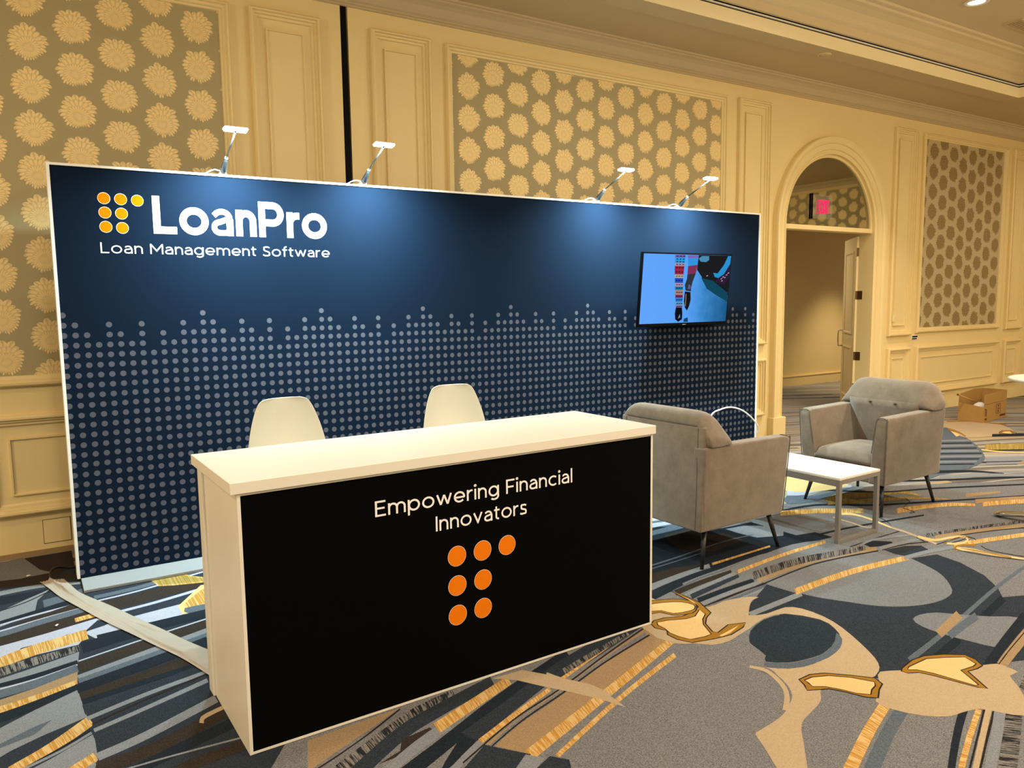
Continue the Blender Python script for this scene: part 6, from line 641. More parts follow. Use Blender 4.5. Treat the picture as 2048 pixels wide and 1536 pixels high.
def wp_bay(x0, x1, paper, parent=wall_back, split=None):
    ring('panel_moulding', x0, x1, 1.115, 3.785, P_WP, parent)
    a, b, c, d = x0+.066, x1-.066, 1.181, 3.719
    mk('wallpaper', [(a,YW-.002,c),(b,YW-.002,c),(b,YW-.002,d),(a,YW-.002,d)], [(0,1,2,3)], M[paper], parent)
    for u0, u1 in ([(x0, x1)] if split is None else [(x0, split-.11), (split+.11, x1)]):
        ring('panel_moulding', u0, u1, .26, .925, P_PIL, parent)
        ring('raised_panel', u0+.14, u1-.14, .26+.13, .925-.15, P_RAISE, parent, fill=True)
for a, b in ((-2.95,-2.43), (1.375,1.905), (2.315,2.845), (6.575,7.095), (9.515,10.035), (12.585,13.1)): pilaster(a, b)
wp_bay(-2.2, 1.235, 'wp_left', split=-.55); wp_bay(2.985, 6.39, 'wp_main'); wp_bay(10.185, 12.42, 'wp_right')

# arched casing
CAS = [(0,0),(0,.030),(.022,.036),(.028,.026),(.046,.030),(.054,.046),(.118,.050),(.126,.066),(.160,.078),(.196,.078),(.204,.06),(.204,0)]
def sweep_arch(name, prof, parent, z0=0.0):
    V = []; Fc = []; N = 40
    for off, pr in prof:
        r = AR+off; path = [(ACX-r, z0)] + arch_pts(r, N) + [(ACX+r, z0)]
        V += [(x, YW-pr, z) for x, z in path]
    n = N+3
    for i in range(len(prof)-1):
        for k in range(n-1): Fc.append((i*n+k, (i+1)*n+k, (i+1)*n+k+1, i*n+k+1))
    o = mk(name, V, Fc, M['wall'], parent, False); return o
casing = struct(sweep_arch('trim_2', CAS, None, .02))
for sx in (-1, 1):
    x = ACX + sx*(AR+.105)
    box('plinth_block', x-.112, x+.112, YW-.085, YW-.0005, .001, .22, M['wall'], casing, .006)
transom = struct(box('trim_3', ACX-AR+.001, ACX+AR-.001, YW+.002, YW+.15, 2.425, 2.482, M['wall'], None, .006))
# mirrored lunette
A = arch_pts(AR-.03, 40)
V = [(ACX, YW+.03, ACZ+.012)] + [(x, YW+.03, max(z, ACZ+.012)) for x, z in A]
win = struct(mk('window_1', V, [tuple([0]+list(range(1, len(V))))[::-1]], M['mirror']))
Vo = []; Fc = []
for r, y in ((AR-.001, YW+.04), (AR-.001, YW+.008), (AR-.035, YW+.008), (AR-.035, YW+.04)):
    Vo += [(x, y, z) for x, z in arch_pts(r, 40)]
for i in range(3):
    for k in range(40): Fc.append((i*41+k, (i+1)*41+k, (i+1)*41+k+1, i*41+k+1))
mk('window_frame', Vo, Fc, M['wall'], win)
box('wall_behind_mirror', ACX-AR+.002, ACX+AR-.002, YW+.12, YW+.15, ACZ+.02, ACZ+.022, M['wall'], win)

# open door leaf in the corridor side of the opening
az = math.radians(46); hx, hy = ACX+AR-.02, YW+.205
door = empty('door_1', (hx, hy, 0), math.pi/2-az); struct(door)     # local x runs along the leaf
box('leaf', .0, .86, -.05, -.002, .012, 2.40, M['wall'], door, .004)
for z0, z1 in ((.25, .95), (1.12, 2.22)):
    Vv = []; 
    for ins, pr in ((0,.0),(.0,.012),(.02,.014),(.035,.003)):
        for h, z in ((.14+ins, z0+ins), (.72-ins, z0+ins), (.72-ins, z1-ins), (.14+ins, z1-ins)): Vv.append((h, -.002+pr, z))
    Fq = [(i*4+k, (i+1)*4+k, (i+1)*4+(k+1)%4, i*4+(k+1)%4) for i in range(3) for k in range(4)]
    mk('leaf_moulding', Vv, Fq, M['wall'], door)
hd = tube('pull_handle', [(.80,.0,.93),(.80,.055,.93),(.80,.06,1.0),(.80,.06,1.08),(.80,.055,1.15),(.80,.0,1.15)], .009, M['nickel'], door)
for z in (.935, 1.145): lathe('rosette', [(.02,-.004),(.02,.004),(.012,.008)], M['nickel'], hd, 16, (.80, .003, z))
for z in (.42, .84, 1.64, 2.2):
    h = tube('hinge', [(-.004,-.055,z-.055),(-.004,-.055,z+.055)], .009, M['brass'], door, 10)
    box('hinge_plate', -.003, -.0005, -.049, -.004, z-.055, z+.055, M['brass'], h)
for z in (.84, 1.64):
    hp = box('jamb_hinge_plate', 0, .003, 0, .075, z-.055, z+.055, M['brass'], wall_back); hp.location = (ACX+AR-.0035, YW+.115, 0)

# ---- corridor beyond the opening
wc = struct(mk('wall_corridor', [(5.5,4.0,0),(XR+1,4.0,0),(XR+1,4.0,3.2),(5.5,4.0,3.2)], [(0,1,2,3)], M['wall']))
bs = struct(box('baseboard_corridor', 5.5, XR+1, 3.975, 3.999, .001, .17, M['wall'])); box('cap', 5.5, XR+1, 3.965, 3.999, .17, .19, M['wall'], bs, .004)
struct(mk('wall_corridor_end', [(5.5,YW+.2,0),(5.5,4.0,0),(5.5,4.0,3.2),(5.5,YW+.2,3.2)], [(0,1,2,3)], M['wall']))
struct(mk('ceiling_corridor', [(5.5,YW+.2,2.95),(5.5,4.0,2.95),(XR+1,4.0,2.95),(XR+1,YW+.2,2.95)], [(0,1,2,3)], M['ceil']))

# ---- end wall, seen in the mirror
wall_right = struct(mk('wall_right', [(XR,YW,0),(XR,YB,0),(XR,YB,ZT),(XR,YW,ZT)], [(0,1,2,3)], M['wall']))
for y0, y1 in ((-7.6,-1.2),):
    ring('panel_moulding', y0, y1, 1.115, 3.985, P_WP, wall_right, axis='y', base=XR)
    mk('wallpaper', [(XR-.002,y1-.066,1.181),(XR-.002,y0+.066,1.181),(XR-.002,y0+.066,3.935),(XR-.002,y1-.066,3.935)], [(0,1,2,3)], M['wp_end'], wall_right)
    ring('panel_moulding', y0, y1, .26, .925, P_PIL, wall_right, axis='y', base=XR)
ring('panel_moulding', -.9, .4, 1.09, 3.79, P_PIL, wall_right, axis='y', base=XR)

# ---- ceiling: cornice, soffit, coffer edge, raised field
CEX, CEY = 10.62, -.10         # coffer edge lines
def extrude_x(name, prof, x0, x1, mat, parent=None):
    n = len(prof); V = [(x0, y, z) for y, z in prof] + [(x1, y, z) for y, z in prof]
    return mk(name, V, [(i, n+i, n+i+1, i+1) for i in range(n-1)], mat, parent)
cornice = [(YW,3.925),(YW-.016,3.928),(YW-.022,3.938),(YW-.016,3.948),(YW-.012,3.952),(YW-.012,3.962),(YW-.03,3.975),(YW-.045,4.0),(YW-.058,4.03),(YW-.062,4.035),(YW-.085,4.055),(YW-.115,4.07),(YW-.12,4.08),(YW-.14,4.085),(YW-.142,4.10)]
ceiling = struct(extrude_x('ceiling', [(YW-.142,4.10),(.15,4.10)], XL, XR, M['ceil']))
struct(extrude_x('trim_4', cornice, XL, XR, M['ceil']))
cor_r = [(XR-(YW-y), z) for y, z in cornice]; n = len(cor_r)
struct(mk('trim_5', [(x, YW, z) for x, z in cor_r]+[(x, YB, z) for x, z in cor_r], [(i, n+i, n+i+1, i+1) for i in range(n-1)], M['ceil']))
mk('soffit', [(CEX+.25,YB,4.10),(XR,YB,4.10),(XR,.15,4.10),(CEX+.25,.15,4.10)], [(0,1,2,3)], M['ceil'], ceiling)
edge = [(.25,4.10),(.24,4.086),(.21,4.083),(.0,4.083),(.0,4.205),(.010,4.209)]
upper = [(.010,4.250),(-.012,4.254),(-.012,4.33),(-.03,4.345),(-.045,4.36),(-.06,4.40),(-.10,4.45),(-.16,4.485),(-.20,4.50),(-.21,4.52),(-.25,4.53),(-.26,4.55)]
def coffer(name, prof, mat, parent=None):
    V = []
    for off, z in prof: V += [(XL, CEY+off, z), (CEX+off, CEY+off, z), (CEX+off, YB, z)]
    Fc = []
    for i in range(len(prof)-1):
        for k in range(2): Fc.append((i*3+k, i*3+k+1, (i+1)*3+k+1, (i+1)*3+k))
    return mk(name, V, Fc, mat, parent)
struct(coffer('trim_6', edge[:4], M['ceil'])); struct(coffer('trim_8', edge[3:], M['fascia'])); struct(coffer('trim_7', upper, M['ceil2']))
slot = empty('slot_diffuser', (0, CEY, 4.21))
def slot_part(name, prof, mat):
    o = coffer(name, prof, mat, slot); o.location = (0, -CEY, -4.21); return o
slot_part('dark_slot', [(.012,4.207),(.05,4.212),(.05,4.247),(.012,4.251)], M['black_strip'])
slot_part('white_vane', [(.018,4.222),(.006,4.224),(.006,4.236),(.018,4.238)], M['white_frame'])
tag(slot, 'long black linear air slot with white vane along coffered ceiling edge', 'air vent')
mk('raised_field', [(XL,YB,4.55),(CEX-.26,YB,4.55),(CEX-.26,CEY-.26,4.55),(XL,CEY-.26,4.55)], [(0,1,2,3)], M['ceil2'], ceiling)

# ---- ceiling fixtures in view
rl = empty('recessed_downlight', (8.13, -.82, 4.55))
lathe('trim_ring', [(.115,-.001),(.115,-.012),(.088,-.016),(.080,-.004)], M['white_frame'], rl, 32)
lathe('reflector', [(.080,-.003),(.078,-.006),(.02,-.005)], M['can_glow'], rl, 32)
ll = bpy.data.lights.new('downlight', 'AREA'); ll.shape = 'DISK'; ll.size = .15; ll.energy = DOWN; ll.color = SOFT; ll.spread = math.radians(95)
lo = bpy.data.objects.new('downlight', ll); lo.location = (0,0,-.03); link(lo, rl)
tag(rl, 'round recessed ceiling downlight, lit, at the top right', 'downlight')
sp = empty('sprinkler_cover', (6.93, .045, 4.083))
lathe('cover_disc', [(.055,-.0005),(.055,-.008),(.03,-.013),(.004,-.014)], M['ceil'], sp, 28)
lathe('flange', [(.066,0),(.066,-.004),(.05,-.004)], M['wall'], sp, 28)
tag(sp, 'small round sprinkler cover on soffit above the arched doorway', 'sprinkler')
vt = empty('ceiling_vent', (9.35, -.72, 4.55))
bmv = bmesh.new(); 
for a, b, c, d in ((-.30,.30,-.10,-.07),(-.30,.30,.07,.10),(-.30,-.27,-.07,.07),(.27,.30,-.07,.07)): bm_box(bmv, a, b, c, d, -.012, -.0005)
from_bm('frame', bmv, M['ceil'], vt)
for k in range(5): box('slat', -.268, .268, -.056+k*.028-.008, -.056+k*.028+.004, -.010, -.004, M['ceil'], vt)
tag(vt, 'rectangular ceiling vent at the right edge beside the downlight', 'vent')

# ---- small wall fittings
op = empty('outlet_cover', (-.065, YW-.001, .12))
box('gap_outline', -.083, .083, -.0015, 0, -.083, .083, M['outline'], op)
box('cover_plate', -.079, .079, -.004, -.0014, -.079, .079, M['wall'], op, .001)
tag(op, 'flush cream cover plate low on the wall left of the display', 'cover plate')
sw = empty('light_switch', (9.646, YW-.0115, 1.34))
box('plate', -.036, .036, -.006, 0, -.058, .058, M['wall'], sw, .002); box('rocker', -.008, .008, -.011, -.006, -.016, .016, M['white_frame'], sw, .001)
tag(sw, 'cream light switch on panel right of the arched doorway', 'switch')
sg = empty('wall_plaque', (10.175, YW-.0005, 1.05))
box('plate', -.075, .075, -.008, 0, -.032, .032, M['white_frame'], sg, .002)
box('dark_band', -.060, .066, -.010, -.008, .004, .024, M['tv_black'], sg); box('dark_band', -.066, .05, -.010, -.008, -.022, -.006, M['tv_black'], sg)
tag(sg, 'small white plaque with dark bands under the far wallpaper panel', 'plaque')

# ================================================================ lettering built from strokes
XH = .74
def arc(cx, cy, rx, ry, a0, a1, n=18):
    return [(cx+rx*math.cos(math.radians(a0+(a1-a0)*i/n)), cy+ry*math.sin(math.radians(a0+(a1-a0)*i/n))) for i in range(n+1)]
def glyph(ch, w):
    """strokes (centre lines) and advance width; cap height 1"""
    h = w/2; S = []; x = XH
    if ch == ' ': return [], .27
    if ch == 'L': S = [[(h,1),(h,h),(.62,h)]]; W = .62
    elif ch == 'I': S = [[(h,0),(h,1)]]; W = w
    elif ch == 'E': S = [[(.64,1-h),(h,1-h),(h,h),(.65,h)], [(h,.52),(.58,.52)]]; W = .66
    elif ch == 'F': S = [[(.63,1-h),(h,1-h),(h,0)], [(h,.47),(.56,.47)]]; W = .63
    elif ch == 'P': S = [[(h,0),(h,1)], [(h*.6,1-h),(.42,1-h)]+arc(.42,.655,.34-h,.345-h,90,-90)[1:]+[(h*.6,.31+h)]]; W = .77
    elif ch == 'M': S = [[(h,0),(h,.96)],[(h,.94),(.5,.30),(1.0-h,.94)],[(1.0-h,.96),(1.0-h,0)],[(h,.90),(h*1.6,1-h*.9)],[(1-h,.90),(1-h*1.6,1-h*.9)]]; W = 1.0
    elif ch == 'S': S = [catpts([(.60,.84),(.50,.945-h*.3),(.33,1-h),(.14,.93-h*.4),(.07+h,.74),(.17,.58),(.36,.50),(.55,.41),(.66-h,.25),(.56,.08+h*.4),(.35,h),(.16,.05+h*.3),(.04,.15)])]; W = .67
    elif ch == 's': S = [catpts([(.49,.62),(.38,.70-h*.3),(.27,x-h),(.13,x-.05-h*.3),(.06+h*.8,x*.73),(.14,x*.57),(.29,x*.50),(.44,x*.41),(.52-h*.8,x*.25),(.44,.05+h*.4),(.28,h),(.13,.03+h*.3),(.02,.11)])]; W = .53
    elif ch == 'o': S = [arc(.40,x/2,.40-h,x/2-h+.008,0,360,32)]; W = .80
    elif ch == 'c': S = [arc(.39,x/2,.39-h,x/2-h+.008,48,312,28)]; W = .68
    elif ch == 'e': S = [[(h*.8,x*.47),(.76-h,x*.47)]+arc(.39,x/2,.38-h*.9,x/2-h+.008,0,318,30)]; W = .77
    elif ch in 'nmr':
        if ch == 'r': S = [[(h,0),(h,x)], arc(.34,x-.34,.34-h,.34-h,165,85,10)+[(.40,x-h)]]; W = .40
        else:
            r = (.30 if w > .16 else .31) if ch == 'n' else .305; S = [[(h,0),(h,x)]]; k = 1 if ch == 'n' else 2; st = 2*r-w
            for i in range(k):
                cx = h+st/2+i*st; S.append(arc(cx, x-.31, st/2, .31-h, 180, 0, 16)+[(cx+st/2, 0)])
            W = w+k*st
    elif ch == 'a':
        q = h*(.78 if w > .16 else 1); e = .62
        S = [[(.075,.545+.06*(.2-w)/.1)]+arc(.30,.475,.255-q*.4,x-.475-q,140,0,16)+[(e-h,.44),(e-h,0)], [(e-h,.445)]+[(e-h-.1,.445-.0)]+arc(.245,.225,.245-q,.225-q,92,270,14)+[(.33,q)]+arc(.345,.25,.235-q*.2,.25-q,-85,-15,8)]
        S = [('w', 2*q, s_) for s_ in S]; S.append([(e-h,.46),(e-h,0)]); W = e
    elif ch == 'g': S = [arc(.37,x/2,.37-h,x/2-h+.008,0,360,32), [(.76-h,x),(.76-h,.02)]+arc(.42,.0,.34-h,.27-h,0,-140,14)]; W = .76
    elif ch == 'p': S = [arc(.40,x/2,.38-h,x/2-h+.008,0,360,32), [(h,x),(h,-.27)]]; W = .79
    elif ch == 't': S = [[(.17,.92),(.17,.20)]+arc(.33,.19,.16,.19-h,180,285,8), [(0,x-h),(.42,x-h)]]; W = .43
    elif ch == 'f': S = [[(.18,0),(.18,.84)]+arc(.36,.84,.18,.22-h,180,80,10), [(0,x-h),(.42,x-h)]]; W = .42
    elif ch == 'i': S = [[(h,0),(h,x)], arc(h,.96,h*.55,h*.55,0,360,12)]; W = w
    elif ch == 'l': S = [[(h,0),(h,1.06)]]; W = w
    elif ch == 'v': S = [[(h*.9,x),(.34,h*1.3)],[(.34,h*1.3),(.68-h*.9,x)],[(.34-h*.8,h),(.34+h*.8,h)]]; W = .68
    elif ch == 'w': S = [[(h*.9,x),(.29,h*.9)],[(.29,h*.9),(.52,x-h*.9)],[(.52,x-h*.9),(.75,h*.9)],[(.75,h*.9),(1.04-h*.9,x)]]; W = 1.04
    return S, W
def catpts(p): return [(v.x, v.y) for v in catmull([(a, b, 0) for a, b in p], 4)]
def ribbon2d(pts, w):
    P = [Vector((a, b)) for a, b in pts]; n = len(P); closed = (P[0]-P[-1]).length < 1e-6
    L_, R_ = [], []
    for i in range(n):
        if closed: d0 = (P[i]-P[i-1 if i else n-2]); d1 = (P[i+1 if i < n-1 else 1]-P[i])
        else: d0 = P[i]-P[max(i-1,0)]; d1 = P[min(i+1,n-1)]-P[i]
        if d0.length < 1e-9: d0 = d1
        if d1.length < 1e-9: d1 = d0
        d0 = d0.normalized(); d1 = d1.normalized(); n0 = Vector((-d0.y, d0.x)); n1 = Vector((-d1.y, d1.x)); m_ = (n0+n1)
        if m_.length < 1e-6: m_ = n0
        m_ = m_.normalized(); k = min(1/max(m_.dot(n0), .3), 3.)
        L_.append(P[i]+m_*w/2*k); R_.append(P[i]-m_*w/2*k)
    return L_, R_
def lettering(name, text, x0, x1, z0, cap, w, y, mat, parent, track=.14):
    """flat letters on the plane y, running from x0 to x1, baseline z0"""
    x = 0.; runs = []; wi = 0
    for ch in text:
        S, W = glyph(ch, w); wi += ch == ' '; runs.append((wi, x, S)); x += W + track
    tot = x - track; sx = (x1-x0)/tot; lay = 0
    for word in range(wi+1):
        V = []; Fc = []
        for k, ox, S in runs:
            if k != word: continue
            for st in S:
                ww = w
                if st[0] == 'w': ww, st = st[1], st[2]
                L_, R_ = ribbon2d(st, ww); b = len(V); lay += 1; yy = y - .00002*(lay % 5)
                for l, r in zip(L_, R_): V += [(x0+(ox+l.x)*sx, yy, z0+l.y*cap), (x0+(ox+r.x)*sx, yy, z0+r.y*cap)]
                for i in range(len(L_)-1): Fc.append((b+2*i, b+2*i+1, b+2*i+3, b+2*i+2))
        o = mk(name, V, Fc, mat, parent)
        bm = bmesh.new(); bm.from_mesh(o.data)
        for f in bm.faces:
            if f.normal.y > 0: f.normal_flip()
        bm.to_mesh(o.data); bm.free()
def disc(name, x, y, z, r, mat, parent, n=32):
    return mk(name, [(x+r*math.cos(2*math.pi*k/n), y, z+r*math.sin(2*math.pi*k/n)) for k in range(n)], [tuple(range(n))], mat, parent)

# ================================================================ display wall
BW, BH = 5.96, 2.44
dw = empty('display_wall', (0, 0, 0))
tag(dw, 'wide navy display wall with dot pattern, white company name and tagline', 'display wall')
box('fabric_panel', .016, BW-.016, .006, .09, .022, BH-.014, M['backdrop'], dw)
bm = bmesh.new()
bm_box(bm, 0, .016, -.002, .10, .022, BH); bm_box(bm, BW-.016, BW, -.002, .10, .022, BH); bm_box(bm, .016, BW-.016, -.002, .10, BH-.014, BH)
from_bm('frame', bm, M['white_frame'], dw)
box('base_plate', .02, BW-.02, -.225, .11, .002, .020, M['plate'], dw, .003)
lettering('company_name', 'LoanPro', .535, 1.612, 2.062, .224, .195, .0052, M['white_print'], dw, .075)
lettering('tagline_word', 'Loan Management Software', .244, 1.624, 1.940, .062, .108, .0052, M['white_print'], dw, .15)
for cx, cz in ((.279,2.256),(.367,2.255),(.456,2.252),(.280,2.174),(.367,2.172),(.280,2.092),(.367,2.089)):
    d = disc('logo_dot', cx, .0052, cz, .0318, M['amber'], dw)
    disc('logo_dot_rim', cx, .0055, cz, .0338, M['white_print'], d)

# ---- four clip-on arm lights
def arm_light(x, label, lean):
    hx = x + lean; hy, hz = -.36, 2.640
    t = empty('arm_light', (x, .03, BH)); t.rotation_euler = (0,0,0)
    def loc(p): return (p[0]-x, p[1]-.03, p[2]-BH)
    bm = bmesh.new(); bm_box(bm, -.018, .018, -.034, .03, .0005, .022)
    bmesh.ops.bevel(bm, geom=bm.edges[:], offset=.004, segments=2, affect='EDGES'); from_bm('clamp', bm, M['white_frame'], t)
    a = Vector(loc((x, .0, BH+.020))); b = Vector(loc((hx, hy, hz)));
    d = (b-a).normalized(); upz = (Vector((0,0,1)) - d*.2).normalized()
    e = a + (d*.9 + Vector((0,0,.18))).normalized()*.105
    tube('body', [a, a+(e-a)*.12, a+(e-a)*.85, e], [.016,.021,.013,.008], M['lamp_grey'], t, 14)
    tube('collar', [e, e+(e-a).normalized()*.012], .010, M['white_frame'], t, 12)
    tube('rod', [e, e+(b-e)*.5, b-Vector((0,0,.003))], .005, M['lamp_grey'], t, 8)
    tilt = math.radians(-8)
    hM = Matrix.Translation(b) @ Matrix.Rotation(tilt, 4, 'X')
    bm = bmesh.new(); vs = bm_box(bm, -.070, .070, -.030, .030, .002, .014)
    bmesh.ops.bevel(bm, geom=bm.edges[:], offset=.006, segments=2, affect='EDGES'); bmesh.ops.transform(bm, matrix=hM, verts=bm.verts[:])
    head = from_bm('head', bm, M['led'], t)
    bm = bmesh.new(); bm_box(bm, -.064, .064, -.025, .025, -.002, .002); bmesh.ops.transform(bm, matrix=hM, verts=bm.verts[:])
    from_bm('led_panel', bm, M['led'], head)
    tube('cord', catmull([loc((x-.01,.02,BH+.022)), loc((x-.05,.03,BH+.030)), loc((x-.09,.06,BH+.012)), loc((x-.11,.10,BH-.02)), loc((x-.11,.115,BH-.25))], 6), .004, M['cable_white'], t, 8)
    l = bpy.data.lights.new('led_light', 'AREA'); l.shape = 'RECTANGLE'; l.size = .14; l.size_y = .06; l.energy = LED; l.color = (.66,.94,1.0); l.spread = math.radians(LED_SPREAD)
    lo = bpy.data.objects.new('led_light', l); lo.location = b + Vector((0,.0,-.012)); lo.rotation_euler = (math.radians(LED_TILT), 0, 0); link(lo, t)
    tag(t, label, 'lamp', 'clip-on arm lights along the display top')
LED, LED_SPREAD, LED_TILT = 60, 140, 14
arm_light(.957, 'lit clip-on arm light above the company name, leftmost of four', 0)
arm_light(1.887, 'lit clip-on arm light next to the black wall strip', 0)
arm_light(3.94, 'lit clip-on arm light before wallpaper, left of the television', 0)
arm_light(4.882, 'lit clip-on arm light above television, rightmost of four', 0)

# ---- television
tv = empty('television', (4.814, -.10, 1.392)); tv.rotation_euler = (math.radians(5.4), 0, 0)
TW, TH = 1.085, .638
bm = bmesh.new(); bm_box(bm, -TW/2, TW/2, -.032, .0, 0, TH)
bmesh.ops.bevel(bm, geom=bm.edges[:], offset=.004, segments=2, affect='EDGES'); from_bm('bezel', bm, M['tv_black'], tv)
box('rear_housing', -.36, .36, .0, .035, .06, .48, M['tv_black'], tv, .012)
bm = bmesh.new(); bm_box(bm, -.12, .12, .036, .055, .20, .44); bm_box(bm, -.06, .06, .05, .080, .26, .40); from_bm('wall_bracket', bm, M['dark_metal'], tv)
sw0, sh0, sz0 = TW-.024, TH-.040, .027
def scr(p, lay): return (-sw0/2+p[0]*sw0, -.0325-.00012*lay, sz0+p[1]*sh0)
m = NT('screen_image_ground'); uvx = m.sep(m.coord('Generated'))
m.set(color=(0,0,0,1), rough=.8, spec=0., emit=m.mix(m.noise(m.coord(), 14, 3), m.ramp(uvx[0], [(0,(.115,.36,1.,1)),(.5,(.10,.36,.95,1)),(.72,(.015,.17,.42,1)),(1,(.006,.07,.20,1))]), m.ramp(uvx[0], [(0,(.13,.39,1.,1)),(.6,(.10,.36,.88,1)),(1,(.015,.13,.30,1))])), power=1.0)
screen = mk('screen', [scr(p, 0) for p in ((0,0),(1,0),(1,1),(0,1))], [(0,1,2,3)], m.m, tv)
SC = {}
def spic(col):
    if col not in SC: SC[col] = emitter('screen_tone_%d' % len(SC), tuple(col)+(1,), 1.0)
    return SC[col]
def spoly(pts, col, lay): mk('screen_shape', [scr(p, lay) for p in pts], [tuple(range(len(pts)))], spic(col), screen)
spoly([(.608,.997),(.999,.997),(.999,.40),(.932,.37),(.736,.501),(.657,.689),(.601,.782)], (.012,.012,.014), 1)
spoly([(.736,.501),(.66,.66),(.80,.62),(.99,.44),(.999,.30),(.86,.40)], (.006,.06,.10), 1.5)
leg1 = [((0.339,0.993),(0.46,0.995)),((0.34,0.955),(0.458,0.956)),((0.341,0.909),(0.456,0.91)),((0.342,0.879),(0.455,0.879)),((0.343,0.833),(0.453,0.833)),((0.345,0.782),(0.451,0.782)),((0.35,0.711),(0.449,0.71)),((0.354,0.66),(0.448,0.659)),((0.36,0.588),(0.451,0.587)),((0.364,0.537),(0.453,0.536)),((0.368,0.486),(0.456,0.484)),((0.373,0.414),(0.459,0.412)),((0.376,0.371),(0.461,0.369)),((0.381,0.311),(0.462,0.309)),((0.385,0.26),(0.462,0.257)),((0.387,0.227),(0.462,0.224))]
lcol = [(.22,.10,.35),(.02,.35,.80),(.03,.30,.70),(.35,.30,.45),(.35,.02,.05),(.30,.02,.06),(.45,.42,.30),(.02,.07,.55),(.45,.30,.45),(.01,.20,.40),(.40,.22,.18),(.25,.03,.12),(.03,.20,.60),(.10,.35,.60),(.35,.15,.40)]
for i, c in enumerate(lcol):
    spoly([leg1[i][0], leg1[i][1], leg1[i+1][1], leg1[i+1][0]], c, 2)
    for k in range(3):                                # knit marks
        f0 = .15+.3*k; a_, b_ = leg1[i], leg1[i+1]
        xx = a_[0][0]+(a_[1][0]-a_[0][0])*f0; z_ = (a_[0][1]+b_[0][1])/2
        spoly([(xx,z_-.012),(xx+.022,z_-.006),(xx+.022,z_+.006),(xx,z_+.010)], tuple(v*.25 for v in c), 2.5)
spoly([(.391,.229),(.461,.226),(.471,.133),(.471,.05),(.432,.015),(.394,.053),(.385,.136)], (.004,.005,.01), 3)
spoly([(.425,.06),(.45,.08),(.445,.13),(.432,.10)], (.12,.25,.45), 3.5)
spoly([(.481,.995),(.603,.994),(.603,.855),(.494,.834)], (.03,.30,.75), 2)
spoly([(.481,.995),(.603,.994),(.603,.955),(.484,.95)], (.25,.12,.45), 2.5)
spoly([(.494,.834),(.603,.855),(.591,.731),(.494,.71)], (.22,.03,.09), 2)
spoly([(.494,.71),(.591,.731),(.562,.607),(.55,.524),(.55,.462),(.487,.474),(.474,.556),(.493,.649)], (.03,.035,.045), 2)
spoly([(.51,.50),(.545,.50),(.54,.55),(.52,.57)], (.12,.10,.25), 2.5)
spoly([(.48,.463),(.546,.452),(.555,.338),(.542,.244),(.521,.178),(.494,.225),(.478,.319)], (.008,.008,.008), 3)
spoly([(.492,.42),(.50,.43),(.503,.25),(.497,.24)], (.35,.25,.2), 3.5)
spoly([(.797,.741),(.849,.73),(.918,.857),(.961,.994),(.998,.995),(.995,.878),(.927,.72),(.862,.662),(.818,.678)], (.02,.28,.62), 2)
spoly([(.862,.662),(.927,.72),(.995,.878),(.997,.688),(.946,.561),(.884,.583),(.831,.604)], (.03,.012,.04), 2)
for px_, pz_ in ((.89,.64),(.90,.61),(.93,.66),(.95,.70),(.97,.73),(.91,.67),(.715,.685)): spoly([(px_,pz_),(px_+.018,pz_+.006),(px_+.022,pz_+.02),(px_+.006,pz_+.012)], (.55,.5,.6), 3)
spoly([(.611,.948),(.647,.984),(.731,.986),(.734,.928),(.702,.897),(.635,.902)], (.07,.25,.42), 2)
spoly([(.495,.059),(.536,.078),(.544,.01),(.49,.01)], (.005,.06,.16), 1)
mk('maker_mark', [(-.02,-.0332,.009),(.02,-.0332,.009),(.02,-.0332,.014),(-.02,-.0332,.014)], [(0,1,2,3)], M['plate'], tv)
tag(tv, 'flat black television showing striped trouser legs, mounted on display wall', 'television')

# ================================================================ reception counter
CL, CD_, CH = 2.022, .643, 1.016
ct = empty('reception_counter', (.389, -2.398, 0), .0202)
tag(ct, 'white reception counter with black front, orange dots and white slogan', 'counter')
box('worktop', 0, CL, 0, CD_, CH-.042, CH, M['white_lam'], ct, .002)
box('front_panel', .036, CL-.024, .012, .030, .014, CH-.052, M['counter_black'], ct)
bm = bmesh.new()
bm_box(bm, .036, CL-.024, .011, .031, .004, .014); bm_box(bm, .024, .036, .010, .034, .004, CH-.044); bm_box(bm, CL-.024, CL-.012, .010, .034, .004, CH-.044)
bm_box(bm, .036, CL-.024, .013, .031, CH-.052, CH-.044)
from_bm('front_trim', bm, M['white_lam'], ct)
box('side_panel', .024, .040, .034, .530, .004, CH-.044, M['white_lam'], ct)
box('side_panel', CL-.040, CL-.012, .034, .530, .004, CH-.044, M['white_lam'], ct)
for x0 in (.014, CL-.046):
    box('rear_post', x0, x0+.034, .533, .545, .004, CH-.044, M['white_lam'], ct, .002)
    box('rear_post', x0, x0+.034, .548, .605, .004, CH-.044, M['white_lam'], ct, .003)
box('inner_shelf', .042, CL-.042, .10, .52, .48, .50, M['white_lam'], ct)
lettering('slogan_word', 'Empowering Financial', .540, 1.509, .803, .0625, .124, .0112, M['white_print'], ct, .13)
lettering('slogan_word', 'Innovators', .803, 1.254, .6985, .0625, .124, .0112, M['white_print'], ct, .13)
for cx, cz in ((.899,.576),(1.024,.576),(1.149,.576),(.898,.449),(1.024,.448),(.897,.321),(1.022,.322)):
    d = disc('logo_dot', cx, .0110, cz, .0425, M['orange'], ct, 40)
    disc('logo_dot_rim', cx, .0114, cz, .0438, M['white_print'], d, 40)

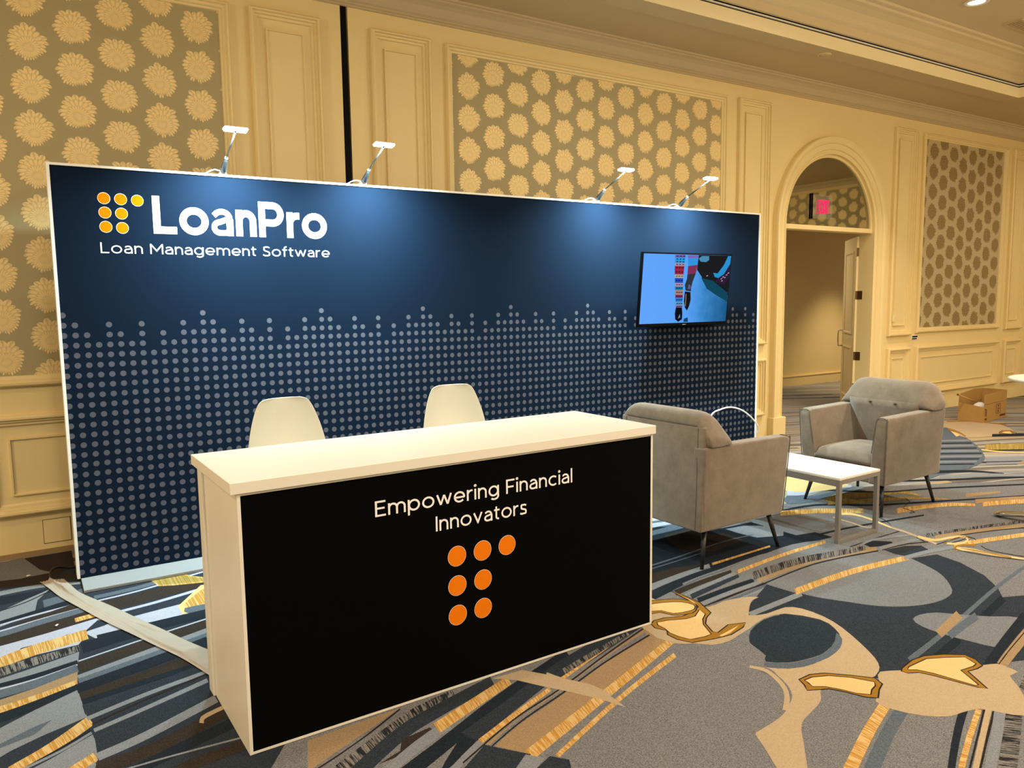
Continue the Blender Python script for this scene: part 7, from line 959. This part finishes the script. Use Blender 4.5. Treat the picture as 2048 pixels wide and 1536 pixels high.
# ================================================================ counter stools
def stool(x, y, rz, label):
    t = empty('counter_stool', (x, y, 0), rz)
    prof = [(-.215,.690),(-.205,.715),(-.17,.728),(-.08,.722),(.04,.712),(.12,.722),(.165,.765),(.19,.83),(.208,.91),(.222,.99),(.232,1.06),(.238,1.105),(.2395,1.122),(.240,1.130)]
    hw = [.17,.20,.222,.228,.228,.226,.224,.219,.207,.188,.164,.142,.126,.095]
    V = []; Fc = []; n = 13
    for i, ((py, pz), w) in enumerate(zip(prof, hw)):
        k = min(1, max(0, (i-4)/4))
        for j in range(n):
            s = -1+2*j/(n-1)
            V.append((s*w, py - .055*k*s*s, pz + (1-k)*.028*s*s*s*s))
    for i in range(len(prof)-1):
        for j in range(n-1): Fc.append((i*n+j, i*n+j+1, (i+1)*n+j+1, (i+1)*n+j))
    sh = mk('shell', V, Fc, M['white_plastic'], t, True); add_mod(sh, 'SOLIDIFY', thickness=.008, offset=0); add_mod(sh, 'SUBSURF', levels=1, render_levels=2)
    lathe('seat_mount', [(.10,.690),(.10,.706),(.05,.708)], M['dark_metal'], t, 20)
    for sx in (-1, 1):
        for sy in (-1, 1): tube('leg', [(sx*.09,sy*.09,.70),(sx*.20,sy*.20,.001)], [.016,.011], M['wood'], t, 10)
    r = .155; pts = [(r,-r,.25),(r,r,.25),(-r,r,.25),(-r,-r,.25)]
    V = []; Fc = []
    for a, b in zip(pts, pts[1:]+pts[:1]):
        v, f = tube_data([a, b], .008, 8); k = len(V); V += v; Fc += [tuple(i+k for i in q) for q in f]
    mk('foot_rail', V, Fc, M['dark_metal'], t)
    tag(t, label, 'stool', 'white shell stools behind the counter')
stool(.985, -1.215, .04, 'white plastic shell stool behind the counter, nearer its left end')
stool(1.985, -1.215, -.03, 'white plastic shell stool behind the counter, nearer the armchairs')

# ================================================================ armchairs (local +x is the front)
def armchair(x, y, rz, label):
    t = empty('armchair', (x, y, 0), rz)
    # arms: inner face leans in towards the seat, outer side tapers to the floor
    for s in (-1, 1):
        side = [(-.385,.235),(.375,.235),(.405,.700),(.395,.735),(.36,.745),(-.10,.752),(-.40,.752)]
        V = []
        for px_, pz_ in side:
            q = (pz_-.235)/.5; V.append((px_, s*(.345+.025*q), pz_))
        for px_, pz_ in side:
            q = (pz_-.235)/.5; V.append((px_, s*(.215+.065*q), pz_))
        n = len(side)
        Fc = [tuple(range(n)), tuple(range(n, 2*n))[::-1]] + [(i, n+i, n+(i+1)%n, (i+1)%n) for i in range(n)]
        bm = bmesh.new(); vs = [bm.verts.new(v) for v in V]; [bm.faces.new([vs[i] for i in f]) for f in Fc]
        bmesh.ops.recalc_face_normals(bm, faces=bm.faces)
        bmesh.ops.bevel(bm, geom=[e for e in bm.edges], offset=.016, segments=3, affect='EDGES', profile=.6)
        arm = from_bm('arm', bm, M['velvet'], t, True)
        tr = [(.378,s*.345,.25),(.404,s*.366,.695),(.397,s*.36,.732),(.395,s*.325,.742),(.397,s*.288,.732),(.402,s*.278,.69),(.39,s*.245,.47)]
        tube('piping', catmull(tr, 4), .0035, M['piping'], arm, 6)
    # base, seat
    box('seat_base', -.36, .368, -.235, .235, .238, .385, M['velvet'], t, .012, 3)
    bm = bmesh.new(); bmesh.ops.create_grid(bm, x_segments=20, y_segments=20, size=1)
    top = {}
    for v in bm.verts:
        a, b = v.co.x, v.co.y; e = (1-abs(a)**5)*(1-abs(b)**5)
        v.co = Vector((.095+a*.287, b*.240, .400+.068*max(e,0)**.30+.010*(1-a*a)*(1-b*b)))
    r_ = bmesh.ops.extrude_face_region(bm, geom=bm.faces[:])
    for v in [q for q in r_['geom'] if isinstance(q, bmesh.types.BMVert)]: v.co.z = .375
    from_bm('seat_cushion', bm, M['velvet'], t, True)
    # back panel (outside)
    bm = bmesh.new(); bm_box(bm, -.402, -.31, -.345, .345, .235, .875)
    for v in bm.verts:
        if v.co.z > .5: v.co.y *= 1.03; v.co.x += .010 if v.co.x < -.35 else .0
    bmesh.ops.bevel(bm, geom=bm.edges[:], offset=.014, segments=3, affect='EDGES', profile=.6)
    back = from_bm('back_panel', bm, M['velvet'], t, True)
    for s in (-1, 1): tube('seam', [(-.4030,s*.300,.25),(-.3985,s*.305,.50),(-.3935,s*.308,.865)], .0028, M['piping'], back, 6)
    # inner back
    V = []; Fc = []; n = 9; mrow = 8
    for i in range(mrow):
        q = i/(mrow-1); z = .40+.40*q
        for j in range(n):
            s = -1+2*j/(n-1); w = .255+.035*q
            V.append((-.20+.055*q+.02*(1-s*s)*math.sin(math.pi*min(1,q*1.05)) , s*w, z))
    for i in range(mrow-1):
        for j in range(n-1): Fc.append((i*n+j, i*n+j+1, (i+1)*n+j+1, (i+1)*n+j))
    ib = mk('inner_back', V, Fc, M['velvet'], t, True); add_mod(ib, 'SOLIDIFY', thickness=.09, offset=-1)
    # head cushion: wedge that flares down over the arms
    prof = [(-.378,.752),(-.382,.80),(-.388,.86),(-.392,.905),(-.375,.945),(-.330,.962),(-.280,.955),(-.240,.925),(-.205,.880),(-.172,.832),(-.148,.792),(-.150,.766),(-.19,.752),(-.29,.748)]
    ys = [-.383,-.380,-.370,-.352,-.335,-.315,-.27,-.20,-.14,-.07,0,.07,.14,.20,.27,.315,.335,.352,.370,.380,.383]
    V = []; Fc = []; n = len(prof)
    for yy in ys:
        a = abs(yy)
        k = 1.0 if a <= .29 else 1-((a-.29)/.093)**1.5*.72
        for px_, pz_ in prof:
            zc = .752; cx = -.285
            z = zc+(pz_-zc)*k if pz_ > zc else pz_
            xk = 1.0 if a <= .335 else 1-((a-.335)/.048)**2*.22
            pucker = .006*math.sin(pz_*190)*max(0, (a-.29)/.1)
            dimple = 0
            for by in (-.105, .105):
                d2 = (yy-by)**2+(pz_-.79)**2
                dimple += .022*math.exp(-d2/.0016) if px_ > -.2 else 0
            V.append((cx+(px_-cx)*xk - dimple + pucker*.5, yy+pucker*(1 if yy > 0 else -1), z))
    for i in range(len(ys)-1):
        for k in range(n): Fc.append((i*n+k, i*n+(k+1)%n, (i+1)*n+(k+1)%n, (i+1)*n+k))
    Fc.append(tuple(range(n))[::-1]); Fc.append(tuple(range((len(ys)-1)*n, len(ys)*n)))
    hc = mk('head_cushion', V, Fc, M['velvet'], t, True); add_mod(hc, 'SUBSURF', levels=1, render_levels=1)
    tube('seam', catmull([(-.394,-.30,.878),(-.397,0,.880),(-.394,.30,.878)], 4), .0028, M['piping'], hc, 6)
    for by in (-.105, .105): lathe('button', [(.013,-.004),(.013,.004),(.006,.008)], M['piping'], hc, 12, (-.146, by, .782))
    for sx in (-1, 1):
        for sy in (-1, 1): tube('leg', [(sx*.30,sy*.285,.24),(sx*.365,sy*.325,.001)], [.017,.011], M['dark_metal'], t, 12)
    tag(t, label, 'armchair', 'grey velvet armchairs')
    return t
armchair(3.545, -1.590, .035, 'grey velvet armchair seen from behind, next to the counter')
armchair(5.455, -1.555, math.pi+.02, 'grey velvet armchair facing left, before the arched doorway')

# ================================================================ coffee table
tb = empty('coffee_table', (4.50, -1.66, 0), .03)
TX, TY, TZ = .235, .43, .445
box('table_top', -TX, TX, -TY, TY, TZ-.016, TZ, M['white_lam'], tb, .002)
s = .028
for sx in (-1, 1):
    x0 = sx*TX; x1 = sx*(TX-s)
    box('apron', min(x0,x1), max(x0,x1), -TY+s, TY-s, TZ-.060, TZ-.0165, M['grey_metal'], tb, .001)
for sy in (-1, 1):
    y0, y1 = sorted((sy*TY, sy*(TY-s)))
    box('apron', -TX+s, TX-s, y0, y1, TZ-.045, TZ-.0165, M['grey_metal'], tb, .001)
    box('floor_bar', -TX+s, TX-s, y0, y1, .002, .024, M['grey_metal'], tb, .001)
    for sx in (-1, 1):
        x0, x1 = sorted((sx*TX, sx*(TX-s)))
        box('leg', x0, x1, y0, y1, .002, TZ-.0165, M['grey_metal'], tb, .001)
tag(tb, 'low white-topped coffee table with grey metal loop legs between armchairs', 'table')

# ================================================================ cocktail table at the right edge
kt = empty('cocktail_table', (5.87, -2.75, 0))
lathe('table_top', [(.355,1.026),(.366,1.030),(.370,1.038),(.366,1.047),(.355,1.050)], M['white_lam'], kt, 48)
lathe('column', [(.030,.06),(.030,.99),(.06,1.02),(.10,1.0255)], M['chrome'], kt, 24)
lathe('hub', [(.05,.045),(.055,.07),(.045,.10),(.031,.105)], M['chrome'], kt, 24)
for k in range(4):
    a = math.radians(100+90*k); d = Vector((math.cos(a), math.sin(a), 0))
    P = [d*.03+Vector((0,0,.075)), d*.15+Vector((0,0,.060)), d*.28+Vector((0,0,.042)), d*.37+Vector((0,0,.030)), d*.415+Vector((0,0,.022))]
    V = []; Fc = []; nn = 12; q = Vector((-d.y, d.x, 0))
    for i, p in enumerate(P):
        w = [.028,.030,.034,.036,.022][i]; h = [.02,.02,.02,.022,.014][i]
        for j in range(nn):
            an = 2*math.pi*j/nn; V.append(p+q*w*math.cos(an)+Vector((0,0,h*math.sin(an))))
    for i in range(len(P)-1):
        for j in range(nn): Fc.append((i*nn+j, i*nn+(j+1)%nn, (i+1)*nn+(j+1)%nn, (i+1)*nn+j))
    Fc.append(tuple(range(nn))[::-1]); Fc.append(tuple(range((len(P)-1)*nn, len(P)*nn)))
    ft = mk('foot', V, Fc, M['chrome'], kt, True)
    lathe('glide', [(.014,.001),(.016,.010),(.012,.016)], M['dark_metal'], ft, 14, (d.x*.385, d.y*.385, 0))
tag(kt, 'tall round white cocktail table with chrome foot at the right edge', 'table')

# ================================================================ cardboard box by the far wall
cb = empty('cardboard_box', (10.42, .04, 0), .10)
bw, bd, bh = .36, .15, .37
box('bottom', -bw, bw, -bd, bd, .004, .010, M['cardboard'], cb)
front = mk('front_side', [(-bw,-bd,.004),(bw,-bd,.004),(bw,-bd,bh),(-bw,-bd,bh-.01)], [(0,1,2,3)], M['cardboard'], cb); add_mod(front, 'SOLIDIFY', thickness=.006, offset=1)
bk = mk('back_side', [(-bw,bd,.004),(bw,bd,.004),(bw,bd,bh),(.12,bd,bh+.01),(-bw+.03,bd,bh-.02),(-bw,bd,bh-.06)], [(0,1,2,3,4,5)], M['cardboard'], cb); add_mod(bk, 'SOLIDIFY', thickness=.006, offset=1)
rs = mk('end_side', [(bw,-bd,.004),(bw,bd,.004),(bw,bd,bh),(bw,-bd,bh)], [(0,1,2,3)], M['cardboard'], cb); add_mod(rs, 'SOLIDIFY', thickness=.006, offset=1)
ls = mk('end_side', [(-bw,bd,.004),(-bw,-bd,.004),(-bw,-bd,.20),(-bw,.02,.225),(-bw,bd,.24)], [(0,1,2,3,4)], M['cardboard'], cb); add_mod(ls, 'SOLIDIFY', thickness=.006, offset=1)
bm = bmesh.new(); y_ = -bd-.0085
for a, b, c, d in ((.02,.16,.085,.090),(.02,.16,.205,.210),(.02,.026,.09,.205),(.154,.16,.09,.205),(.075,.105,.17,.195),(.065,.115,.14,.155),(.075,.105,.10,.13)): bm_box(bm, a, b, y_, y_+.003, c, d)
from_bm('printed_symbol', bm, M['print_dark'], front)
bm = bmesh.new()
for k in range(6): bm_box(bm, .15+k*.032, .174+k*.032, y_, y_+.003, .035, .062)
from_bm('printed_text', bm, M['print_dark'], front)
bm = bmesh.new(); bm_box(bm, -.33, -.27, y_, y_+.003, .03, .055); bm_box(bm, -.325, -.312, y_, y_+.003, .08, .17); bm_box(bm, -.29, -.277, y_, y_+.003, .08, .17); bm_box(bm, -.335, -.302, y_, y_+.003, .165, .178)
from_bm('printed_arrows', bm, M['print_dark'], front)
box('printed_line', -bw+.01, bw-.01, y_+.001, y_+.003, .232, .235, M['print_dark'], front)
tag(cb, 'open brown cardboard box with printed symbols on floor by far wall', 'box')
bm = bmesh.new(); bmesh.ops.create_icosphere(bm, subdivisions=3, radius=1)
for v in bm.verts:
    f = 1+.22*math.sin(v.co.x*7+v.co.y*4)*math.cos(v.co.z*6); v.co = Vector((v.co.x*.14*f, v.co.y*.10*f, v.co.z*.10*f))
pk = from_bm('packing_paper', bm, M['paper'], None, True); pk.location = (10.25, -.01, .122)
tag(pk, 'crumpled white packing paper inside the brown cardboard box', 'paper')
st = empty('packing_rod', (10.03, .06, .235))
V, Fc = tube_data([(.12,-.05,.02),(-.09,.05,.115)], .011, 10); mk('rod', V, Fc, M['cardboard'], st, True)
V, Fc = tube_data([(-.088,.049,.114),(-.098,.054,.119)], .013, 10); mk('end_cap', V, Fc, M['print_dark'], st, True)
tag(st, 'brown rod poking out over low side of the cardboard box', 'rod')

# ================================================================ exit sign hung before the mirrored lunette
ex = empty('exit_sign', (8.11, YW+.026, 2.565))
box('acrylic_panel', -.185, .195, -.012, -.004, 0, .285, M['acrylic'], ex, .001)
box('end_bracket', -.198, -.187, -.020, .0, -.005, .295, M['tv_black'], ex, .002)
bm = bmesh.new()
def stroke(a, b, w):
    a = Vector((a[0],0,a[1])); b = Vector((b[0],0,b[1])); d = (b-a).normalized(); q = Vector((-d.z,0,d.x))*w/2
    vs = [bm.verts.new(p+Vector((0,y,0))) for y in (-.016,-.0125) for p in (a+q, b+q, b-q, a-q)]
    for f in ((0,1,2,3),(7,6,5,4),(0,4,5,1),(1,5,6,2),(2,6,7,3),(3,7,4,0)): bm.faces.new([vs[i] for i in f])
z0, z1, w = .065, .225, .020; zm = (z0+z1)/2
for a, b in (((-.085,z0),(-.085,z1)),((-.085,z1-.01),(-.035,z1-.01)),((-.085,zm),(-.045,zm)),((-.085,z0+.01),(-.035,z0+.01)),((-.02,z0),(.05,z1)),((-.02,z1),(.05,z0)),((.075,z0),(.075,z1)),((.125,z0),(.125,z1)),((.098,z1-.01),(.155,z1-.01))): stroke((.035+(a[0]-.035)*.80, a[1]), (.035+(b[0]-.035)*.80, b[1]), w*.9)
from_bm('exit_letters', bm, M['exit_red'], ex)
tag(ex, 'clear exit sign with glowing red letters above the doorway', 'sign')

# ================================================================ cables and tape on the floor
TLp = [(-.189,.118),(-.135,-.08),(-.077,-.285),(.037,-.624),(.151,-.921),(.231,-1.137),(.337,-1.402),(.41,-1.661),(.47,-1.86)]
TRp = [(-.066,.104),(-.035,-.06),(.012,-.235),(.128,-.529),(.243,-.828),(.30,-.98),(.375,-1.175),(.458,-1.389),(.54,-1.60)]
TLc = catmull([(a,b,0) for a,b in TLp], 8); TRc = catmull([(a,b,0) for a,b in TRp], 8)
V = []; Fc = []; n = 25
for i, (a, b) in enumerate(zip(TLc, TRc)):
    t_ = i/len(TLc)
    for j in range(n):
        s = j/(n-1); p = a.lerp(b, s)
        ridge = .016*math.exp(-((s-.32-.18*math.sin(t_*5+.6))/.055)**2)*(.5+.5*math.sin(t_*9+1))+.010*math.exp(-((s-.62+.1*math.sin(t_*7))/.04)**2)*max(0,math.sin(t_*14))
        cable = .006*math.exp(-((s-.5)/.25)**2)
        V.append((p.x+.002*math.sin(i*.37+j)*(j in (0, n-1)), p.y, .0075+ridge+cable+.0022*math.sin(i*.9+j*2.1)*(0 < j < n-1)))
for i in range(len(TLc)-1):
    for j in range(n-1): Fc.append((i*n+j, (i+1)*n+j, (i+1)*n+j+1, i*n+j+1))
tp = mk('floor_tape', V, Fc, M['tape'], None, True)
tag(tp, 'wrinkled cream tape strip running across carpet to the counter', 'tape')
pc = tube('power_cable', catmull([(-.12,.06,.014),(-.135,.15,.02),(-.125,.22,.035),(-.09,.28,.03),(-.04,.31,.012),(.03,.31,.008),(.30,.33,.008)], 8), .0065, M['cable_black'], None, 10)
tag(pc, 'thin black cable curling from floor tape behind the display wall', 'cable')
wc_ = tube('white_cable', catmull([(5.10,-.05,.008),(5.16,-.055,.30),(5.263,-.05,.523),(5.383,-.05,.572),(5.534,-.05,.582),(5.697,-.05,.536),(5.844,-.05,.442),(5.955,-.03,.33),(5.99,.05,.20),(5.99,.12,.008)], 8), .0075, M['cable_white'], None, 10)
tag(wc_, 'white cable looping up in front of display wall behind armchair', 'cable')
for (x, y, rz), lb in (((-.245, .285, .5), 'tiny white paper scrap on dark carpet near the left wall'), ((-.13, -.66, 1.2), 'tiny white paper scrap on carpet beside the floor tape')):
    sc = mk('paper_scrap', [(-.012,-.004,.0075),(.012,-.005,.009),(.013,.005,.0085),(-.011,.006,.0105),(0,.001,.013)], [(0,1,4),(1,2,4),(2,3,4),(3,0,4)], M['paper'])
    sc.location = (x, y, 0); sc.rotation_euler = (0,0,rz); tag(sc, lb, 'paper')
